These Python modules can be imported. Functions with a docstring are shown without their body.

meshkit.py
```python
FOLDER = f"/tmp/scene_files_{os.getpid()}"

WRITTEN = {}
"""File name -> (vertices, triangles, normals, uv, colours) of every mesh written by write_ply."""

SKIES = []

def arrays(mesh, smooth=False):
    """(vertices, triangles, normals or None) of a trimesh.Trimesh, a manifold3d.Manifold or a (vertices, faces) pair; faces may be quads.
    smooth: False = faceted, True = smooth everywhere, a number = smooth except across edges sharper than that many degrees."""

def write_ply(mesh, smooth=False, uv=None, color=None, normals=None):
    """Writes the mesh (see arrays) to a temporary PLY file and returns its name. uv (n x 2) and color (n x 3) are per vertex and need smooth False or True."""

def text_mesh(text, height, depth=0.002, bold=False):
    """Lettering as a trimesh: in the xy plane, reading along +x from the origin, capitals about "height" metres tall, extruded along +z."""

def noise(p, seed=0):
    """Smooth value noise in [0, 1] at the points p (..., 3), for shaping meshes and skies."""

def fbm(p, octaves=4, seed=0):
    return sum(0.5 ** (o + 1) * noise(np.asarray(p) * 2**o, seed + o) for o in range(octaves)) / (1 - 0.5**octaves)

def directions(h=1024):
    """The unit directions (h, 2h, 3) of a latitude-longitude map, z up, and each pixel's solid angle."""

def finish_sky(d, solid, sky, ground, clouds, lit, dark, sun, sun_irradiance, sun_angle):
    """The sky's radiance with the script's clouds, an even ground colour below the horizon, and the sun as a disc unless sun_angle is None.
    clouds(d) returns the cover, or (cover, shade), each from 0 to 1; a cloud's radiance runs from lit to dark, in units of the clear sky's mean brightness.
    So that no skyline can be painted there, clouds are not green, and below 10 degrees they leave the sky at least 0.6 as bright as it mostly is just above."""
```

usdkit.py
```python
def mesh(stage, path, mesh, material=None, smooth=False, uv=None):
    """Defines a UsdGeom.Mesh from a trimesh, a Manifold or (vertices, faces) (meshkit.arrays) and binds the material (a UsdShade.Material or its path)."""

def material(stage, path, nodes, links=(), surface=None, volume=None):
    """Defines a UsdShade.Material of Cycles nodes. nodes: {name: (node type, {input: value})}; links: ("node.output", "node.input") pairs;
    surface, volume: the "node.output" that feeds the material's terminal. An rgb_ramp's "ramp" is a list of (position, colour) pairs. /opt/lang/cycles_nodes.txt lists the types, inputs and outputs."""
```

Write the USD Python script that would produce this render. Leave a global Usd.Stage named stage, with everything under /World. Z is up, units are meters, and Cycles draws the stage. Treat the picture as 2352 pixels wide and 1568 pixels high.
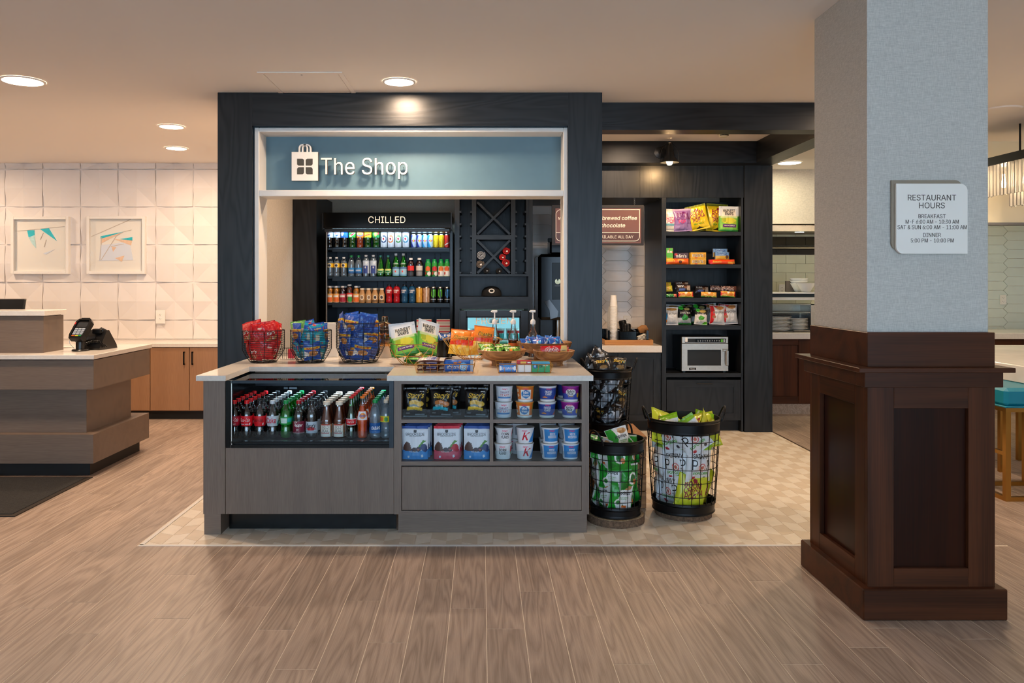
import math, random
import numpy as np, trimesh, shapely, usdkit, meshkit
from shapely.geometry import Polygon, Point, box as sbox
from pxr import Usd, UsdGeom, UsdLux, UsdShade, Gf, Sdf, Vt

stage = Usd.Stage.CreateInMemory()
UsdGeom.SetStageUpAxis(stage, UsdGeom.Tokens.z)
UsdGeom.SetStageMetersPerUnit(stage, 1.0)
stage.SetDefaultPrim(UsdGeom.Xform.Define(stage, '/World').GetPrim())

# ------------------------------------------------------------------ camera (x right, y into the room, z up)
CX, CY, F, H = 1106.0, 647.0, 1810.0, 1.45          # vanishing point and focal length in pixels of the 2352 x 1568 frame, eye height
cam = UsdGeom.Camera.Define(stage, '/World/camera')
cam.CreateHorizontalApertureAttr(36.0)
cam.CreateVerticalApertureAttr(24.0)
cam.CreateFocalLengthAttr(36.0 * F / 2352)
cam.CreateHorizontalApertureOffsetAttr((1176 - CX) / 2352 * 36)
cam.CreateVerticalApertureOffsetAttr(-(784 - CY) / 2352 * 36)
cam.CreateClippingRangeAttr(Gf.Vec2f(0.05, 200))
cam.AddTranslateOp().Set(Gf.Vec3d(0, 0, H))
cam.AddRotateXOp().Set(90.0)
cam.CreateExposureAttr(1.6)

# ------------------------------------------------------------------ sky and daylight through the windows behind the camera
dome = UsdLux.DomeLight.Define(stage, '/World/sky')
dome.CreateColorAttr(Gf.Vec3f(0.55, 0.75, 1.0)); dome.CreateIntensityAttr(0.6)
WARM, COOL = (1.0, 0.73, 0.51), (0.40, 0.72, 1.0)
DAY = 13.0                                            # radiance of the window light
def window_light(name, x, y, z, w, h, rz, power, color=COOL):
    l = UsdLux.RectLight.Define(stage, '/World/' + name)
    l.CreateWidthAttr(w); l.CreateHeightAttr(h); l.CreateColorAttr(Gf.Vec3f(*color)); l.CreateIntensityAttr(power)
    l.AddTranslateOp().Set(Gf.Vec3d(x, y, z)); l.AddRotateZOp().Set(rz); l.AddRotateXOp().Set(90.0)
    return l
window_light('window_daylight', 0.3, -4.3, 1.35, 8.4, 2.3, 180, DAY)
LAMP = 112.0                                          # radiance of a recessed lamp's lens

# ------------------------------------------------------------------ helpers: meshes as (vertices, faces[, colours])
def S(h):
    """'#rrggbb' as linear rgb"""
    c = [int(h[i:i + 2], 16) / 255 for i in (1, 3, 5)]
    return tuple(x / 12.92 if x < 0.04045 else ((x + 0.055) / 1.055) ** 2.4 for x in c)

def X(px, d): return (px - CX) * d / F
def Z(py, d): return H - (py - CY) * d / F

def join(*ms):
    ms = [m for m in ms if m is not None and len(m[0])]
    v, f, n = [], [], 0
    for m in ms:
        v.append(m[0]); f.append(np.asarray(m[1]) + n); n += len(m[0])
    if all(len(m) > 2 for m in ms):
        return np.vstack(v), np.vstack(f), np.vstack([m[2] for m in ms])
    return np.vstack(v), np.vstack(f)

def tri(f):
    f = np.asarray(f, int)
    return np.vstack([f[:, [0, 1, 2]], f[:, [0, 2, 3]]]) if f.shape[1] == 4 else f

BOXF = tri([[0, 2, 3, 1], [4, 5, 7, 6], [0, 1, 5, 4], [2, 6, 7, 3], [0, 4, 6, 2], [1, 3, 7, 5]])
def bx(x0, x1, y0, y1, z0, z1):
    x0, x1, y0, y1, z0, z1 = min(x0, x1), max(x0, x1), min(y0, y1), max(y0, y1), min(z0, z1), max(z0, z1)
    v = np.array([[x, y, z] for z in (z0, z1) for y in (y0, y1) for x in (x0, x1)], float)
    return v, BOXF

_rb = {}
def rb(x0, x1, y0, y1, z0, z1, b=0.003):
    """box with chamfered edges"""
    x0, x1, y0, y1, z0, z1 = min(x0, x1), max(x0, x1), min(y0, y1), max(y0, y1), min(z0, z1), max(z0, z1)
    b = min(b, (x1 - x0) * .45, (y1 - y0) * .45, (z1 - z0) * .45)
    s = np.array([[i, j, k] for k in (-1, 1) for j in (-1, 1) for i in (-1, 1)], float)
    if not _rb:
        p = np.vstack([s * [1, 1, 1] - s * np.eye(3)[a] * 0 - s * (1 - np.eye(3)[a]) * .2 for a in range(3)])
        h = trimesh.convex.convex_hull(p)
        d = np.linalg.norm(p[:, None] - np.asarray(h.vertices)[None], axis=2)
        _rb['f'] = np.argmin(d, axis=0)[np.asarray(h.faces)]
    c, hw = np.array([x0 + x1, y0 + y1, z0 + z1]) / 2, np.array([x1 - x0, y1 - y0, z1 - z0]) / 2
    p = np.vstack([s * hw - s * (1 - np.eye(3)[a]) * b for a in range(3)])
    return p + c, _rb['f']

def lathe(prof, n=24, cx=0, cy=0, cz=0, sharp=35, colf=None, a0=0.0):
    """profile [(r, z)] turned about z; duplicated rings keep corners sharp under smooth normals. Seam at the back (+y)."""
    P = [prof[0]]
    for i in range(1, len(prof)):
        P.append(prof[i])
        if i < len(prof) - 1:
            a = math.atan2(prof[i][1] - prof[i - 1][1], prof[i][0] - prof[i - 1][0]); b = math.atan2(prof[i + 1][1] - prof[i][1], prof[i + 1][0] - prof[i][0])
            if abs((b - a + math.pi) % (2 * math.pi) - math.pi) > math.radians(sharp): P.append(None); P.append(prof[i])
    v, f, rows = [], [], []
    t = np.linspace(0, 2 * math.pi, n + 1) + math.pi / 2 + a0
    for p in P:
        if p is None: rows.append(None); continue
        rows.append(len(v)); v += [(cx + p[0] * math.cos(a), cy + p[0] * math.sin(a), cz + p[1]) for a in t]
    for a, b in zip(rows[:-1], rows[1:]):
        if a is None or b is None: continue
        i = np.arange(n)
        f.append(np.stack([a + i, a + i + 1, b + i + 1, b + i], 1))
    v = np.array(v); f = tri(np.vstack(f))
    ar = np.linalg.norm(np.cross(v[f[:, 1]] - v[f[:, 0]], v[f[:, 2]] - v[f[:, 0]]), axis=1)
    f = f[ar > 1e-12]
    if colf is None: return v, f
    ang = np.tile(t - 1.5 * math.pi, len(v) // (n + 1))      # 0 at the front (-y), positive towards +x
    return v, f, colf(ang, v[:, 2] - cz)

def tube(pts, r, sides=6, closed=False, caps=True):
    p = np.asarray(pts, float); n = len(p)
    t = (np.roll(p, -1, 0) - np.roll(p, 1, 0)) if closed else np.gradient(p, axis=0)
    t /= np.linalg.norm(t, axis=1, keepdims=True) + 1e-12
    a = np.zeros_like(p); ref = np.array([0, 0, 1.0]) if abs(t[0][2]) < .9 else np.array([1.0, 0, 0])
    for i in range(n):
        u = ref - t[i] * (ref @ t[i]); u /= np.linalg.norm(u) + 1e-12; a[i] = u; ref = u
    b = np.cross(t, a); ang = np.arange(sides) * 2 * math.pi / sides + math.pi / sides
    r = np.broadcast_to(r, (n,))
    v = (p[:, None] + r[:, None, None] * (np.cos(ang)[None, :, None] * a[:, None] + np.sin(ang)[None, :, None] * b[:, None])).reshape(-1, 3)
    f = []
    for i in range(n if closed else n - 1):
        j = (i + 1) % n; k = np.arange(sides); k2 = (k + 1) % sides
        f.append(np.stack([i * sides + k, i * sides + k2, j * sides + k2, j * sides + k], 1))
    f = tri(np.vstack(f))
    if caps and not closed:
        k = np.arange(1, sides - 1)
        f = np.vstack([f, np.stack([0 * k, k + 1, k], 1), (n - 1) * sides + np.stack([0 * k, k, k + 1], 1)])
    return v, f

def ring(cx, cy, z, r, w, n=40, sides=5):
    t = np.linspace(0, 2 * math.pi, n, endpoint=False)
    return tube(np.stack([cx + r * np.cos(t), cy + r * np.sin(t), np.full(n, z)], 1), w, sides, closed=True)

def prism(poly, z0, z1):
    """shapely polygon extruded along z"""
    ms = []
    for g in getattr(poly, 'geoms', [poly]):
        m = trimesh.creation.extrude_polygon(g, z1 - z0, engine='earcut'); ms.append((np.array(m.vertices) + [0, 0, z0], np.array(m.faces)))
    return join(*ms)

def front(m, y=0.0):
    """a mesh drawn in xy (z = thickness) stood up to face the viewer: x, y -> x, z; thickness towards -y"""
    v = np.asarray(m[0]); return (np.stack([v[:, 0], y - v[:, 2], v[:, 1]], 1), m[1]) + tuple(m[2:])

def mv(m, x=0, y=0, z=0): return (np.asarray(m[0]) + [x, y, z], m[1]) + tuple(m[2:])
def xf(m, M):
    v = np.asarray(m[0]); return (v @ np.asarray(M)[:3, :3].T + np.asarray(M)[:3, 3], m[1]) + tuple(m[2:])
def rot(ax, deg):
    a = math.radians(deg); c, s = math.cos(a), math.sin(a); M = np.eye(4)
    i, j = {'x': (1, 2), 'y': (2, 0), 'z': (0, 1)}[ax]
    M[i, i] = c; M[i, j] = -s; M[j, i] = s; M[j, j] = c
    return M
def tra(x, y, z): M = np.eye(4); M[:3, 3] = x, y, z; return M
def sca(a, b=None, c=None): return np.diag([a, a if b is None else b, a if c is None else c, 1.0])

_tx = {}
def text(s, h, bold=False, w=None, slant=0.0, align=0, depth=0.0004):
    """lettering in xy, capitals h tall, centred on x (align 0; -1 left, 1 right), base line y = 0; w: squeezed to that width"""
    k = (s, bold)
    if k not in _tx:
        m = meshkit.text_mesh(s, 1.0, depth=1.0, bold=bold); _tx[k] = (np.array(m.vertices), np.array(m.faces))
    v, f = _tx[k]; v = v.copy()
    x0, x1 = v[:, 0].min(), v[:, 0].max()
    v[:, 0] -= x0 if align < 0 else x1 if align > 0 else (x0 + x1) / 2
    v[:, 0] *= h if w is None else w / (x1 - x0)
    v[:, 1] *= h; v[:, 2] *= depth
    v[:, 0] += slant * v[:, 1]
    return v, f

def drape(m, fn, out=0.0006):
    """flat lettering (xy) laid on a front surface y = fn(x, z)"""
    v = m[0]; return np.stack([v[:, 0], fn(v[:, 0], v[:, 1]) - out - v[:, 2], v[:, 1]], 1), m[1]
def wrap(m, rf, cz=0.0, a0=0.0, out=0.0005):
    """flat lettering bent around a turned body of radius rf(z) (a number or a function)"""
    v = m[0]; z = v[:, 1] + cz
    r = np.vectorize(rf)(z) if callable(rf) else np.full(len(v), rf)
    a = v[:, 0] / np.mean(r) + a0; R = r + out + v[:, 2]
    return np.stack([R * np.sin(a), -R * np.cos(a), z], 1), m[1]

# ------------------------------------------------------------------ scene prims
_names = {}
def numbered(parent, name):
    k = (parent, name); n = _names.get(k, 0); _names[k] = n + 1
    return f'{parent}/{name}' if n == 0 else f'{parent}/{name}_{n:03d}'

def put(path, m, mat, smooth=False):
    col = m[2] if len(m) > 2 else None
    g = usdkit.mesh(stage, path, (m[0], m[1]), MATS[mat] if isinstance(mat, str) else mat, smooth)
    if col is not None:
        pv = UsdGeom.PrimvarsAPI(g).CreatePrimvar('ink', Sdf.ValueTypeNames.Color3fArray, 'vertex')
        pv.Set(Vt.Vec3fArray.FromNumpy(np.asarray(col, np.float32)))
    return g.GetPrim()

def tag(p, label=None, cat=None, group=None, kind=None):
    for k, v in (('label', label), ('category', cat), ('group', group), ('kind', kind)):
        if v: p.SetCustomDataByKey(k, v)
    return p

class Thing:
    """an Xform at a thing's base; parts are given in world coordinates (or local=True)"""
    def __init__(s, name, label, cat, loc=(0, 0, 0), group=None, kind=None, root='/World', M=None, cls=False):
        s.path = numbered(root, name); s.loc = np.array(loc, float)
        x = UsdGeom.Xform.Define(stage, s.path); s.prim = x.GetPrim()
        if not cls:
            if M is not None: x.AddTransformOp().Set(Gf.Matrix4d(np.asarray(M).T.tolist()))
            else: x.AddTranslateOp().Set(Gf.Vec3d(*map(float, loc)))
            tag(s.prim, label, cat, group, kind)
    def add(s, name, m, mat, smooth=False, under=None, local=False, label=None, kind=None):
        if not local: m = (np.asarray(m[0]) - s.loc, m[1]) + tuple(m[2:])
        p = put(numbered(under or s.path, name), m, mat, smooth); tag(p, label, None, None, kind)
        return str(p.GetPath())

def single(name, m, mat, label, cat, smooth=False, group=None, kind=None):
    return tag(put(numbered('/World', name), m, mat, smooth), label, cat, group, kind)

stage.DefinePrim('/World/Kinds', 'Scope').SetSpecifier(Sdf.SpecifierClass)
def kind_class(name): return Thing(name, None, None, root='/World/Kinds', cls=True)
def copy(proto, name, M, label, cat, group=None):
    p = UsdGeom.Xform.Define(stage, numbered('/World', name)); q = p.GetPrim()
    q.GetReferences().AddInternalReference(proto.path); q.SetInstanceable(True)
    p.AddTransformOp().Set(Gf.Matrix4d(np.asarray(M).T.tolist()))
    return tag(q, label, cat, group)

# ------------------------------------------------------------------ materials
MATS = {}
UsdGeom.Scope.Define(stage, '/World/Looks')
def mk(name, nodes, links, surface='p.BSDF', volume=None):
    MATS[name] = usdkit.material(stage, '/World/Looks/' + name, nodes, links, surface=surface, volume=volume); return MATS[name]
def plain(name, col, rough=.5, metal=0.0, vary=0.0, scale=30, bump=0.0, bscale=200, **kw):
    if isinstance(col, str): col = S(col)
    nodes = {'p': ('principled_bsdf', {'base_color': col, 'roughness': rough, 'metallic': metal, **kw})}; links = []
    if vary or bump: nodes['tc'] = ('texture_coordinate', {})
    if vary:
        nodes['n'] = ('noise_texture', {'scale': scale, 'detail': 4.0}); links.append(('tc.object', 'n.vector'))
        nodes['r'] = ('rgb_ramp', {'ramp': [(.25, tuple(c * (1 - vary) for c in col)), (.75, tuple(min(1, c * (1 + vary)) for c in col))]})
        links += [('n.fac', 'r.fac'), ('r.color', 'p.base_color')]
    if bump:
        nodes['bn'] = ('noise_texture', {'scale': bscale, 'detail': 3.0}); nodes['b'] = ('bump', {'strength': bump, 'distance': .002})
        links += [('tc.object', 'bn.vector'), ('bn.fac', 'b.height'), ('b.normal', 'p.normal')]
    return mk(name, nodes, links)

def ink(name, rough, **kw):
    mk(name, {'a': ('attribute', {'attribute': 'ink'}), 'p': ('principled_bsdf', {'roughness': rough, **kw})}, [('a.color', 'p.base_color')])

def wood(name, c_lo, c_hi, axis, rings=9.0, along=.55, across=5.0, fine=170.0, rough=.45, mixf=.55, bump=.25, vary=.12, spec=.5, dist=.35):
    """oak-like grain: contour lines of a stretched noise (cathedrals and knots) over fine streaks; axis = direction of the grain"""
    k = {'x': 0, 'y': 1, 'z': 2}[axis]
    sc = [across] * 3; sc[k] = along
    fs = [fine] * 3; fs[k] = fine * .02
    nodes = {'g': ('geometry', {}), 'o': ('object_info', {}), 'cx': ('combine_xyz', {}), 'ox': ('vector_math', {'math_type': 'scale', 'scale': 1.0}),
             'm0': ('math', {'math_type': 'multiply', 'value2': 37.0}), 'm1': ('math', {'math_type': 'multiply', 'value2': 91.0}),
             'ad': ('vector_math', {'math_type': 'add'}),
             'mp': ('mapping', {'scale': tuple(sc)}), 'n': ('noise_texture', {'scale': 1.0, 'detail': 2.0, 'roughness': .45, 'distortion': dist}),
             'rm': ('math', {'math_type': 'multiply', 'value2': rings}), 'fr': ('math', {'math_type': 'pingpong', 'value2': .5}),
             'r1': ('rgb_ramp', {'ramp': [(0.0, (1, 1, 1)), (.18, (.75, .75, .75)), (.5, (.15, .15, .15)), (1.0, (0, 0, 0))]}),
             'mf': ('mapping', {'scale': tuple(fs)}), 'nf': ('noise_texture', {'scale': 1.0, 'detail': 3.0, 'roughness': .6}),
             'mx': ('mix_float', {'fac': mixf}), 'cr': ('rgb_ramp', {'ramp': [(.2, c_lo), (.75, c_hi)]}),
             'hv': ('hsv', {}), 'vr': ('map_range', {'to_min': 1 - vary, 'to_max': 1 + vary}),
             'b': ('bump', {'strength': bump, 'distance': .0015}),
             'p': ('principled_bsdf', {'roughness': rough, 'specular_ior_level': spec})}
    links = [('o.random', 'm0.value1'), ('o.random', 'm1.value1'), ('m0.value', 'cx.x'), ('m1.value', 'cx.y'), ('m0.value', 'cx.z'),
             ('g.position', 'ad.vector1'), ('cx.vector', 'ad.vector2'), ('ad.vector', 'mp.vector'), ('mp.vector', 'n.vector'), ('n.fac', 'rm.value1'), ('rm.value', 'fr.value1'),
             ('fr.value', 'r1.fac'), ('ad.vector', 'mf.vector'), ('mf.vector', 'nf.vector'), ('nf.fac', 'mx.a'), ('r1.color', 'mx.b'), ('mx.result', 'cr.fac'),
             ('cr.color', 'hv.color'), ('o.random', 'vr.value'), ('vr.result', 'hv.value'), ('hv.color', 'p.base_color'), ('mx.result', 'b.height'), ('b.normal', 'p.normal')]
    mk(name, nodes, links)

wood('oak_plank', S('#7f6d60'), S('#b09c8d'), 'y', rings=9, along=.8, across=11.0, rough=.42, mixf=.37, vary=.11, fine=300, dist=.2)
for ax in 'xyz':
    wood('grey_laminate_' + ax, S('#5c4d43'), S('#7d6c5f'), ax, rings=2.0, along=.12, across=9, fine=420, rough=.42, mixf=.18, bump=.08, vary=.03)
    wood('black_oak_' + ax, S('#030405'), S('#1b1d20'), ax, rings=11, along=.55, across=5.0, fine=260, rough=.38, mixf=.55, bump=.22, vary=.06, spec=.4)
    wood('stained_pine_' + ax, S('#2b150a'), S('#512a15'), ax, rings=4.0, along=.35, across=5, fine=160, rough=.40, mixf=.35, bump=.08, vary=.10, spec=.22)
    wood('tan_laminate_' + ax, S('#8a6448'), S('#a87f5e'), ax, rings=2.0, along=.12, across=9, fine=420, rough=.42, mixf=.18, bump=.05, vary=.03)  # same laminate as the counter, warm lamplight put into its colour
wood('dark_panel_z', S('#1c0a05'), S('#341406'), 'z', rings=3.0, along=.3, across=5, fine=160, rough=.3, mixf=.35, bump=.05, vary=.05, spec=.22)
wood('tray_wood', S('#a8632a'), S('#d69a52'), 'x', rings=5, along=1.0, across=12, fine=200, rough=.4, mixf=.4)
wood('bowl_wood', S('#6b3d1c'), S('#a97442'), 'x', rings=6, along=2.0, across=14, fine=120, rough=.45, mixf=.45)
wood('crate_wood', S('#8a552c'), S('#b98149'), 'x', rings=6, along=1.0, across=9, fine=160, rough=.5, mixf=.45)
wood('log_end', S('#8d7455'), S('#bfa583'), 'x', rings=12, along=9, across=9, fine=60, rough=.7, mixf=.55)
plain('bark', '#6b5340', .9, vary=.6, scale=70, bump=1.0, bscale=110)
plain('grout', '#e2d6c4', .85, vary=.08, scale=90)
plain('tile_grout', '#7d6a52', .85, vary=.1, scale=90)
plain('ceiling_paint', '#ece4dc', .9)
plain('wall_paint', '#cfc7ba', .85)
plain('cream_paint', '#d9cfb4', .85)
plain('white_panel', '#e0d9d4', .55, vary=.02, scale=6)
plain('white_trim', '#e6e2dc', .38)
plain('quartz', '#ddd6cd', .16, vary=.05, scale=60)
plain('sign_blue', '#5d7c8a', .45, vary=.04, scale=14)
plain('letter_white', '#f4ece2', .4)
plain('bronze_edge', '#5a4a38', .35, metal=.6)
plain('dark_frame', '#241c18', .4)
plain('taupe_plate', '#93836f', .45)
plain('logo_dark', '#4a4438', .5)
plain('black_plastic', '#0c0d0f', .3)
plain('black_matte', '#07080a', .6)
plain('black_metal', '#111316', .38, metal=.5)
plain('gloss_black', '#050607', .14, specular_ior_level=.3)
plain('navy_steel', '#14222c', .38, metal=.3)
plain('steel', '#b9b5ae', .28, metal=1.0)
plain('brushed_steel', '#c2bcb2', .34, metal=.9, vary=.06, scale=50)
plain('chrome', '#d8d6d2', .12, metal=1.0)
plain('brass', '#b98a45', .28, metal=1.0)
plain('gold_wire', '#c79a58', .3, metal=1.0)
plain('white_plastic', '#e9e6e0', .35)
plain('cup_white', '#efece6', .4)
plain('teal_vinyl', '#0f7f95', .32, bump=.15, bscale=60)
plain('marble', '#e4dcd2', .2, vary=.1, scale=5)
plain('rubber', '#16171a', .7)
plain('mat_pile', '#232221', .95, vary=.8, scale=120, bump=1.0, bscale=170)
plain('mat_edge', '#2a211a', .6)
plain('porcelain', '#eceae4', .18)
plain('sage_tile', '#d3dcd4', .2, vary=.03, scale=8)
plain('kitchen_tile', '#d9d6b8', .18, vary=.05, scale=6)
plain('black_tile', '#15130f', .12)
plain('picket_tile', '#e0d6cc', .16, vary=.03, scale=9)
plain('floor_tile_light', '#ece2d2', .3, vary=.06, scale=14)
plain('floor_tile_dark', '#dccdb8', .3, vary=.06, scale=14)
plain('cookie', '#9a5a24', .8, vary=.4, scale=60)
plain('paper_white', '#efe9dd', .8)
plain('kraft', '#9a6a3c', .85, vary=.15, scale=80)
plain('price_grey', '#9aa3ad', .5)
plain('screen_glass', '#2b2f33', .08)
plain('sign_brown', '#74504a', .3)
plain('sign_brown_dark', '#553a36', .3)
plain('ice_blue', '#bfe6ea', .5, emission_color=(.55, .9, 1.0), emission_strength=.10)  # freezer liner glows faintly, its lit look put into the material
plain('red_cloth', '#b01016', .85)
plain('grey_cloth', '#8f9399', .85, vary=.3, scale=60)
plain('taupe_cloth', '#6e6258', .85, vary=.3, scale=60)
plain('black_cloth', '#0d0d0e', .85)
plain('orange_liquid', '#e2530a', .2)
plain('red_drink', '#a5101c', .18)
plain('blue_drink', '#10486e', .18)
plain('cola_liquid', '#120806', .12)
plain('tea_liquid', '#6a2508', .14)
plain('juice_liquid', '#d98a1c', .22)
plain('grape_liquid', '#3c1520', .22)
plain('latte_liquid', '#b98a5a', .25)
for nm, c in dict(ink_white='#f2efe9', ink_black='#111214', ink_gold='#e3b93c', ink_red='#c8102e', ink_maroon='#8c1832', ink_purple='#6d1b66', ink_grey='#6f6f70',
                  ink_green='#4ea32a', ink_blue='#1d57a8', ink_cream='#ece4da', ink_pink='#e0306a', ink_brown='#5c5148', ink_teal='#1ea0b8', ink_orange='#e8641e', ink_yellow='#f0cf2c').items():
    plain(nm, c, .45)
for nm, c in dict(cap_red='#d8141c', cap_black='#14151a', cap_white='#e9e9ea', cap_silver='#c9d2da', cap_green='#12954a', cap_maroon='#a3111c', cap_orange='#ef7a18', cap_cream='#e8d9c4', cap_teal='#2f8f86').items():
    plain(nm, c, .35)
ink('print_foil', .3, specular_ior_level=.6)
ink('print_satin', .45)
ink('print_can', .28, metallic=.25)
def clear(name, tint, gloss=1.0, rough=.03, base=.05, ior=1.45):
    """thin clear plastic or glass: lets light through, mirrors at grazing angles"""
    mk(name, {'t': ('transparent_bsdf', {'color': tint}), 'g': ('glossy_bsdf', {'color': (gloss,) * 3, 'roughness': rough}), 'f': ('fresnel', {'IOR': ior}),
              'a': ('math', {'math_type': 'add', 'value2': base, 'use_clamp': True}), 'mx': ('mix_closure', {})},
       [('f.fac', 'a.value1'), ('a.value', 'mx.fac'), ('t.BSDF', 'mx.closure1'), ('g.BSDF', 'mx.closure2')], surface='mx.closure')
clear('clear_glass', (.97, .99, .99), base=.0)
clear('clear_plastic', (.90, .94, .96), base=.06)
clear('clear_green', (.30, .75, .38), base=.06)
clear('picture_glass', (.99, .99, .99), gloss=.6, rough=.01, base=.0, ior=1.12)
clear('case_glass', (.92, .96, .97), gloss=.5, rough=.02, base=.0)
clear('amber_glass', (.75, .62, .48), base=.05)
mk('crystal', {'t': ('transparent_bsdf', {'color': (.97, .96, .94)}), 'd': ('diffuse_bsdf', {'color': (.9, .88, .84)}), 'tl': ('translucent_bsdf', {'color': (.9, .88, .84)}), 'm1': ('mix_closure', {'fac': .5}), 'g': ('glossy_bsdf', {'roughness': .05}), 'f': ('layer_weight', {'blend': .35}), 'm2': ('mix_closure', {'fac': .35}), 'm3': ('mix_closure', {})},
   [('d.BSDF', 'm1.closure1'), ('tl.BSDF', 'm1.closure2'), ('t.BSDF', 'm2.closure1'), ('m1.closure', 'm2.closure2'), ('f.fresnel', 'm3.fac'), ('m2.closure', 'm3.closure1'), ('g.BSDF', 'm3.closure2')], surface='m3.closure')
mk('green_bottle', {'p': ('principled_bsdf', {'base_color': S('#0c8a2c'), 'roughness': .12, 'emission_strength': 0.0})}, [])
mk('water', {'t': ('transparent_bsdf', {'color': (.88, .92, .95)}), 'd': ('translucent_bsdf', {'color': (.72, .8, .88)}), 'e': ('diffuse_bsdf', {'color': (.72, .8, .88)}), 'm1': ('mix_closure', {'fac': .5}), 'mx': ('mix_closure', {'fac': .42})}, [('d.BSDF', 'm1.closure1'), ('e.BSDF', 'm1.closure2'), ('t.BSDF', 'mx.closure1'), ('m1.closure', 'mx.closure2')], surface='mx.closure')
def glow(name, col, strength):
    mk(name, {'e': ('emission', {'color': col, 'strength': strength})}, [], surface='e.emission')
glow('lamp_lens', WARM, LAMP)
glow('lamp_lens_cool', (1.0, .9, .62), LAMP * .30)
glow('bulb_glow', (1.0, .62, .28), 210.0)
glow('crystal_bulb', (1.0, .74, .46), 60.0)
glow('cooler_led', (.55, .8, 1.0), 13.0)
glow('freezer_led', (.5, .92, 1.0), 2.2)
glow('hood_led', (.9, 1.0, .8), 8.0)
# linen-like wallpaper: fine horizontal and vertical threads
def linen(name, col):
    c = S(col)
    mk(name, {'g': ('geometry', {}), 'm1': ('mapping', {'scale': (420.0, 420.0, 40.0)}), 'm2': ('mapping', {'scale': (40.0, 40.0, 420.0)}),
              'n1': ('noise_texture', {'scale': 1.0, 'detail': 2.0}), 'n2': ('noise_texture', {'scale': 1.0, 'detail': 2.0}), 'a': ('math', {'math_type': 'add'}),
              'r': ('rgb_ramp', {'ramp': [(.36, tuple(x * .84 for x in c)), (.64, tuple(min(1, x * 1.14) for x in c))]}), 'h': ('math', {'math_type': 'multiply', 'value2': .5}),
              'b': ('bump', {'strength': .2, 'distance': .001}), 'p': ('principled_bsdf', {'roughness': .8})},
       [('g.position', 'm1.vector'), ('g.position', 'm2.vector'), ('m1.vector', 'n1.vector'), ('m2.vector', 'n2.vector'), ('n1.fac', 'a.value1'), ('n2.fac', 'a.value2'), ('a.value', 'h.value1'),
        ('h.value', 'r.fac'), ('r.color', 'p.base_color'), ('h.value', 'b.height'), ('b.normal', 'p.normal')])
linen('linen', '#c3beb6')
linen('linen_warm', '#d0c5b8')
# ================================================================== the setting
CEIL = 2.774
TX0, TX1, TY0, TY1 = -1.872, 2.815, 4.338, 8.43          # the tiled floor of the shop
rng = random.Random(7)

def project(x, y, z): return CX + F * x / y, CY - F * (z - H) / y
def seen(x, y, z=0.0):
    if y < 2.4: return False
    px, py = project(x, y, z)
    return -60 < px < 2412 and -60 < py < 1640

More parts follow.
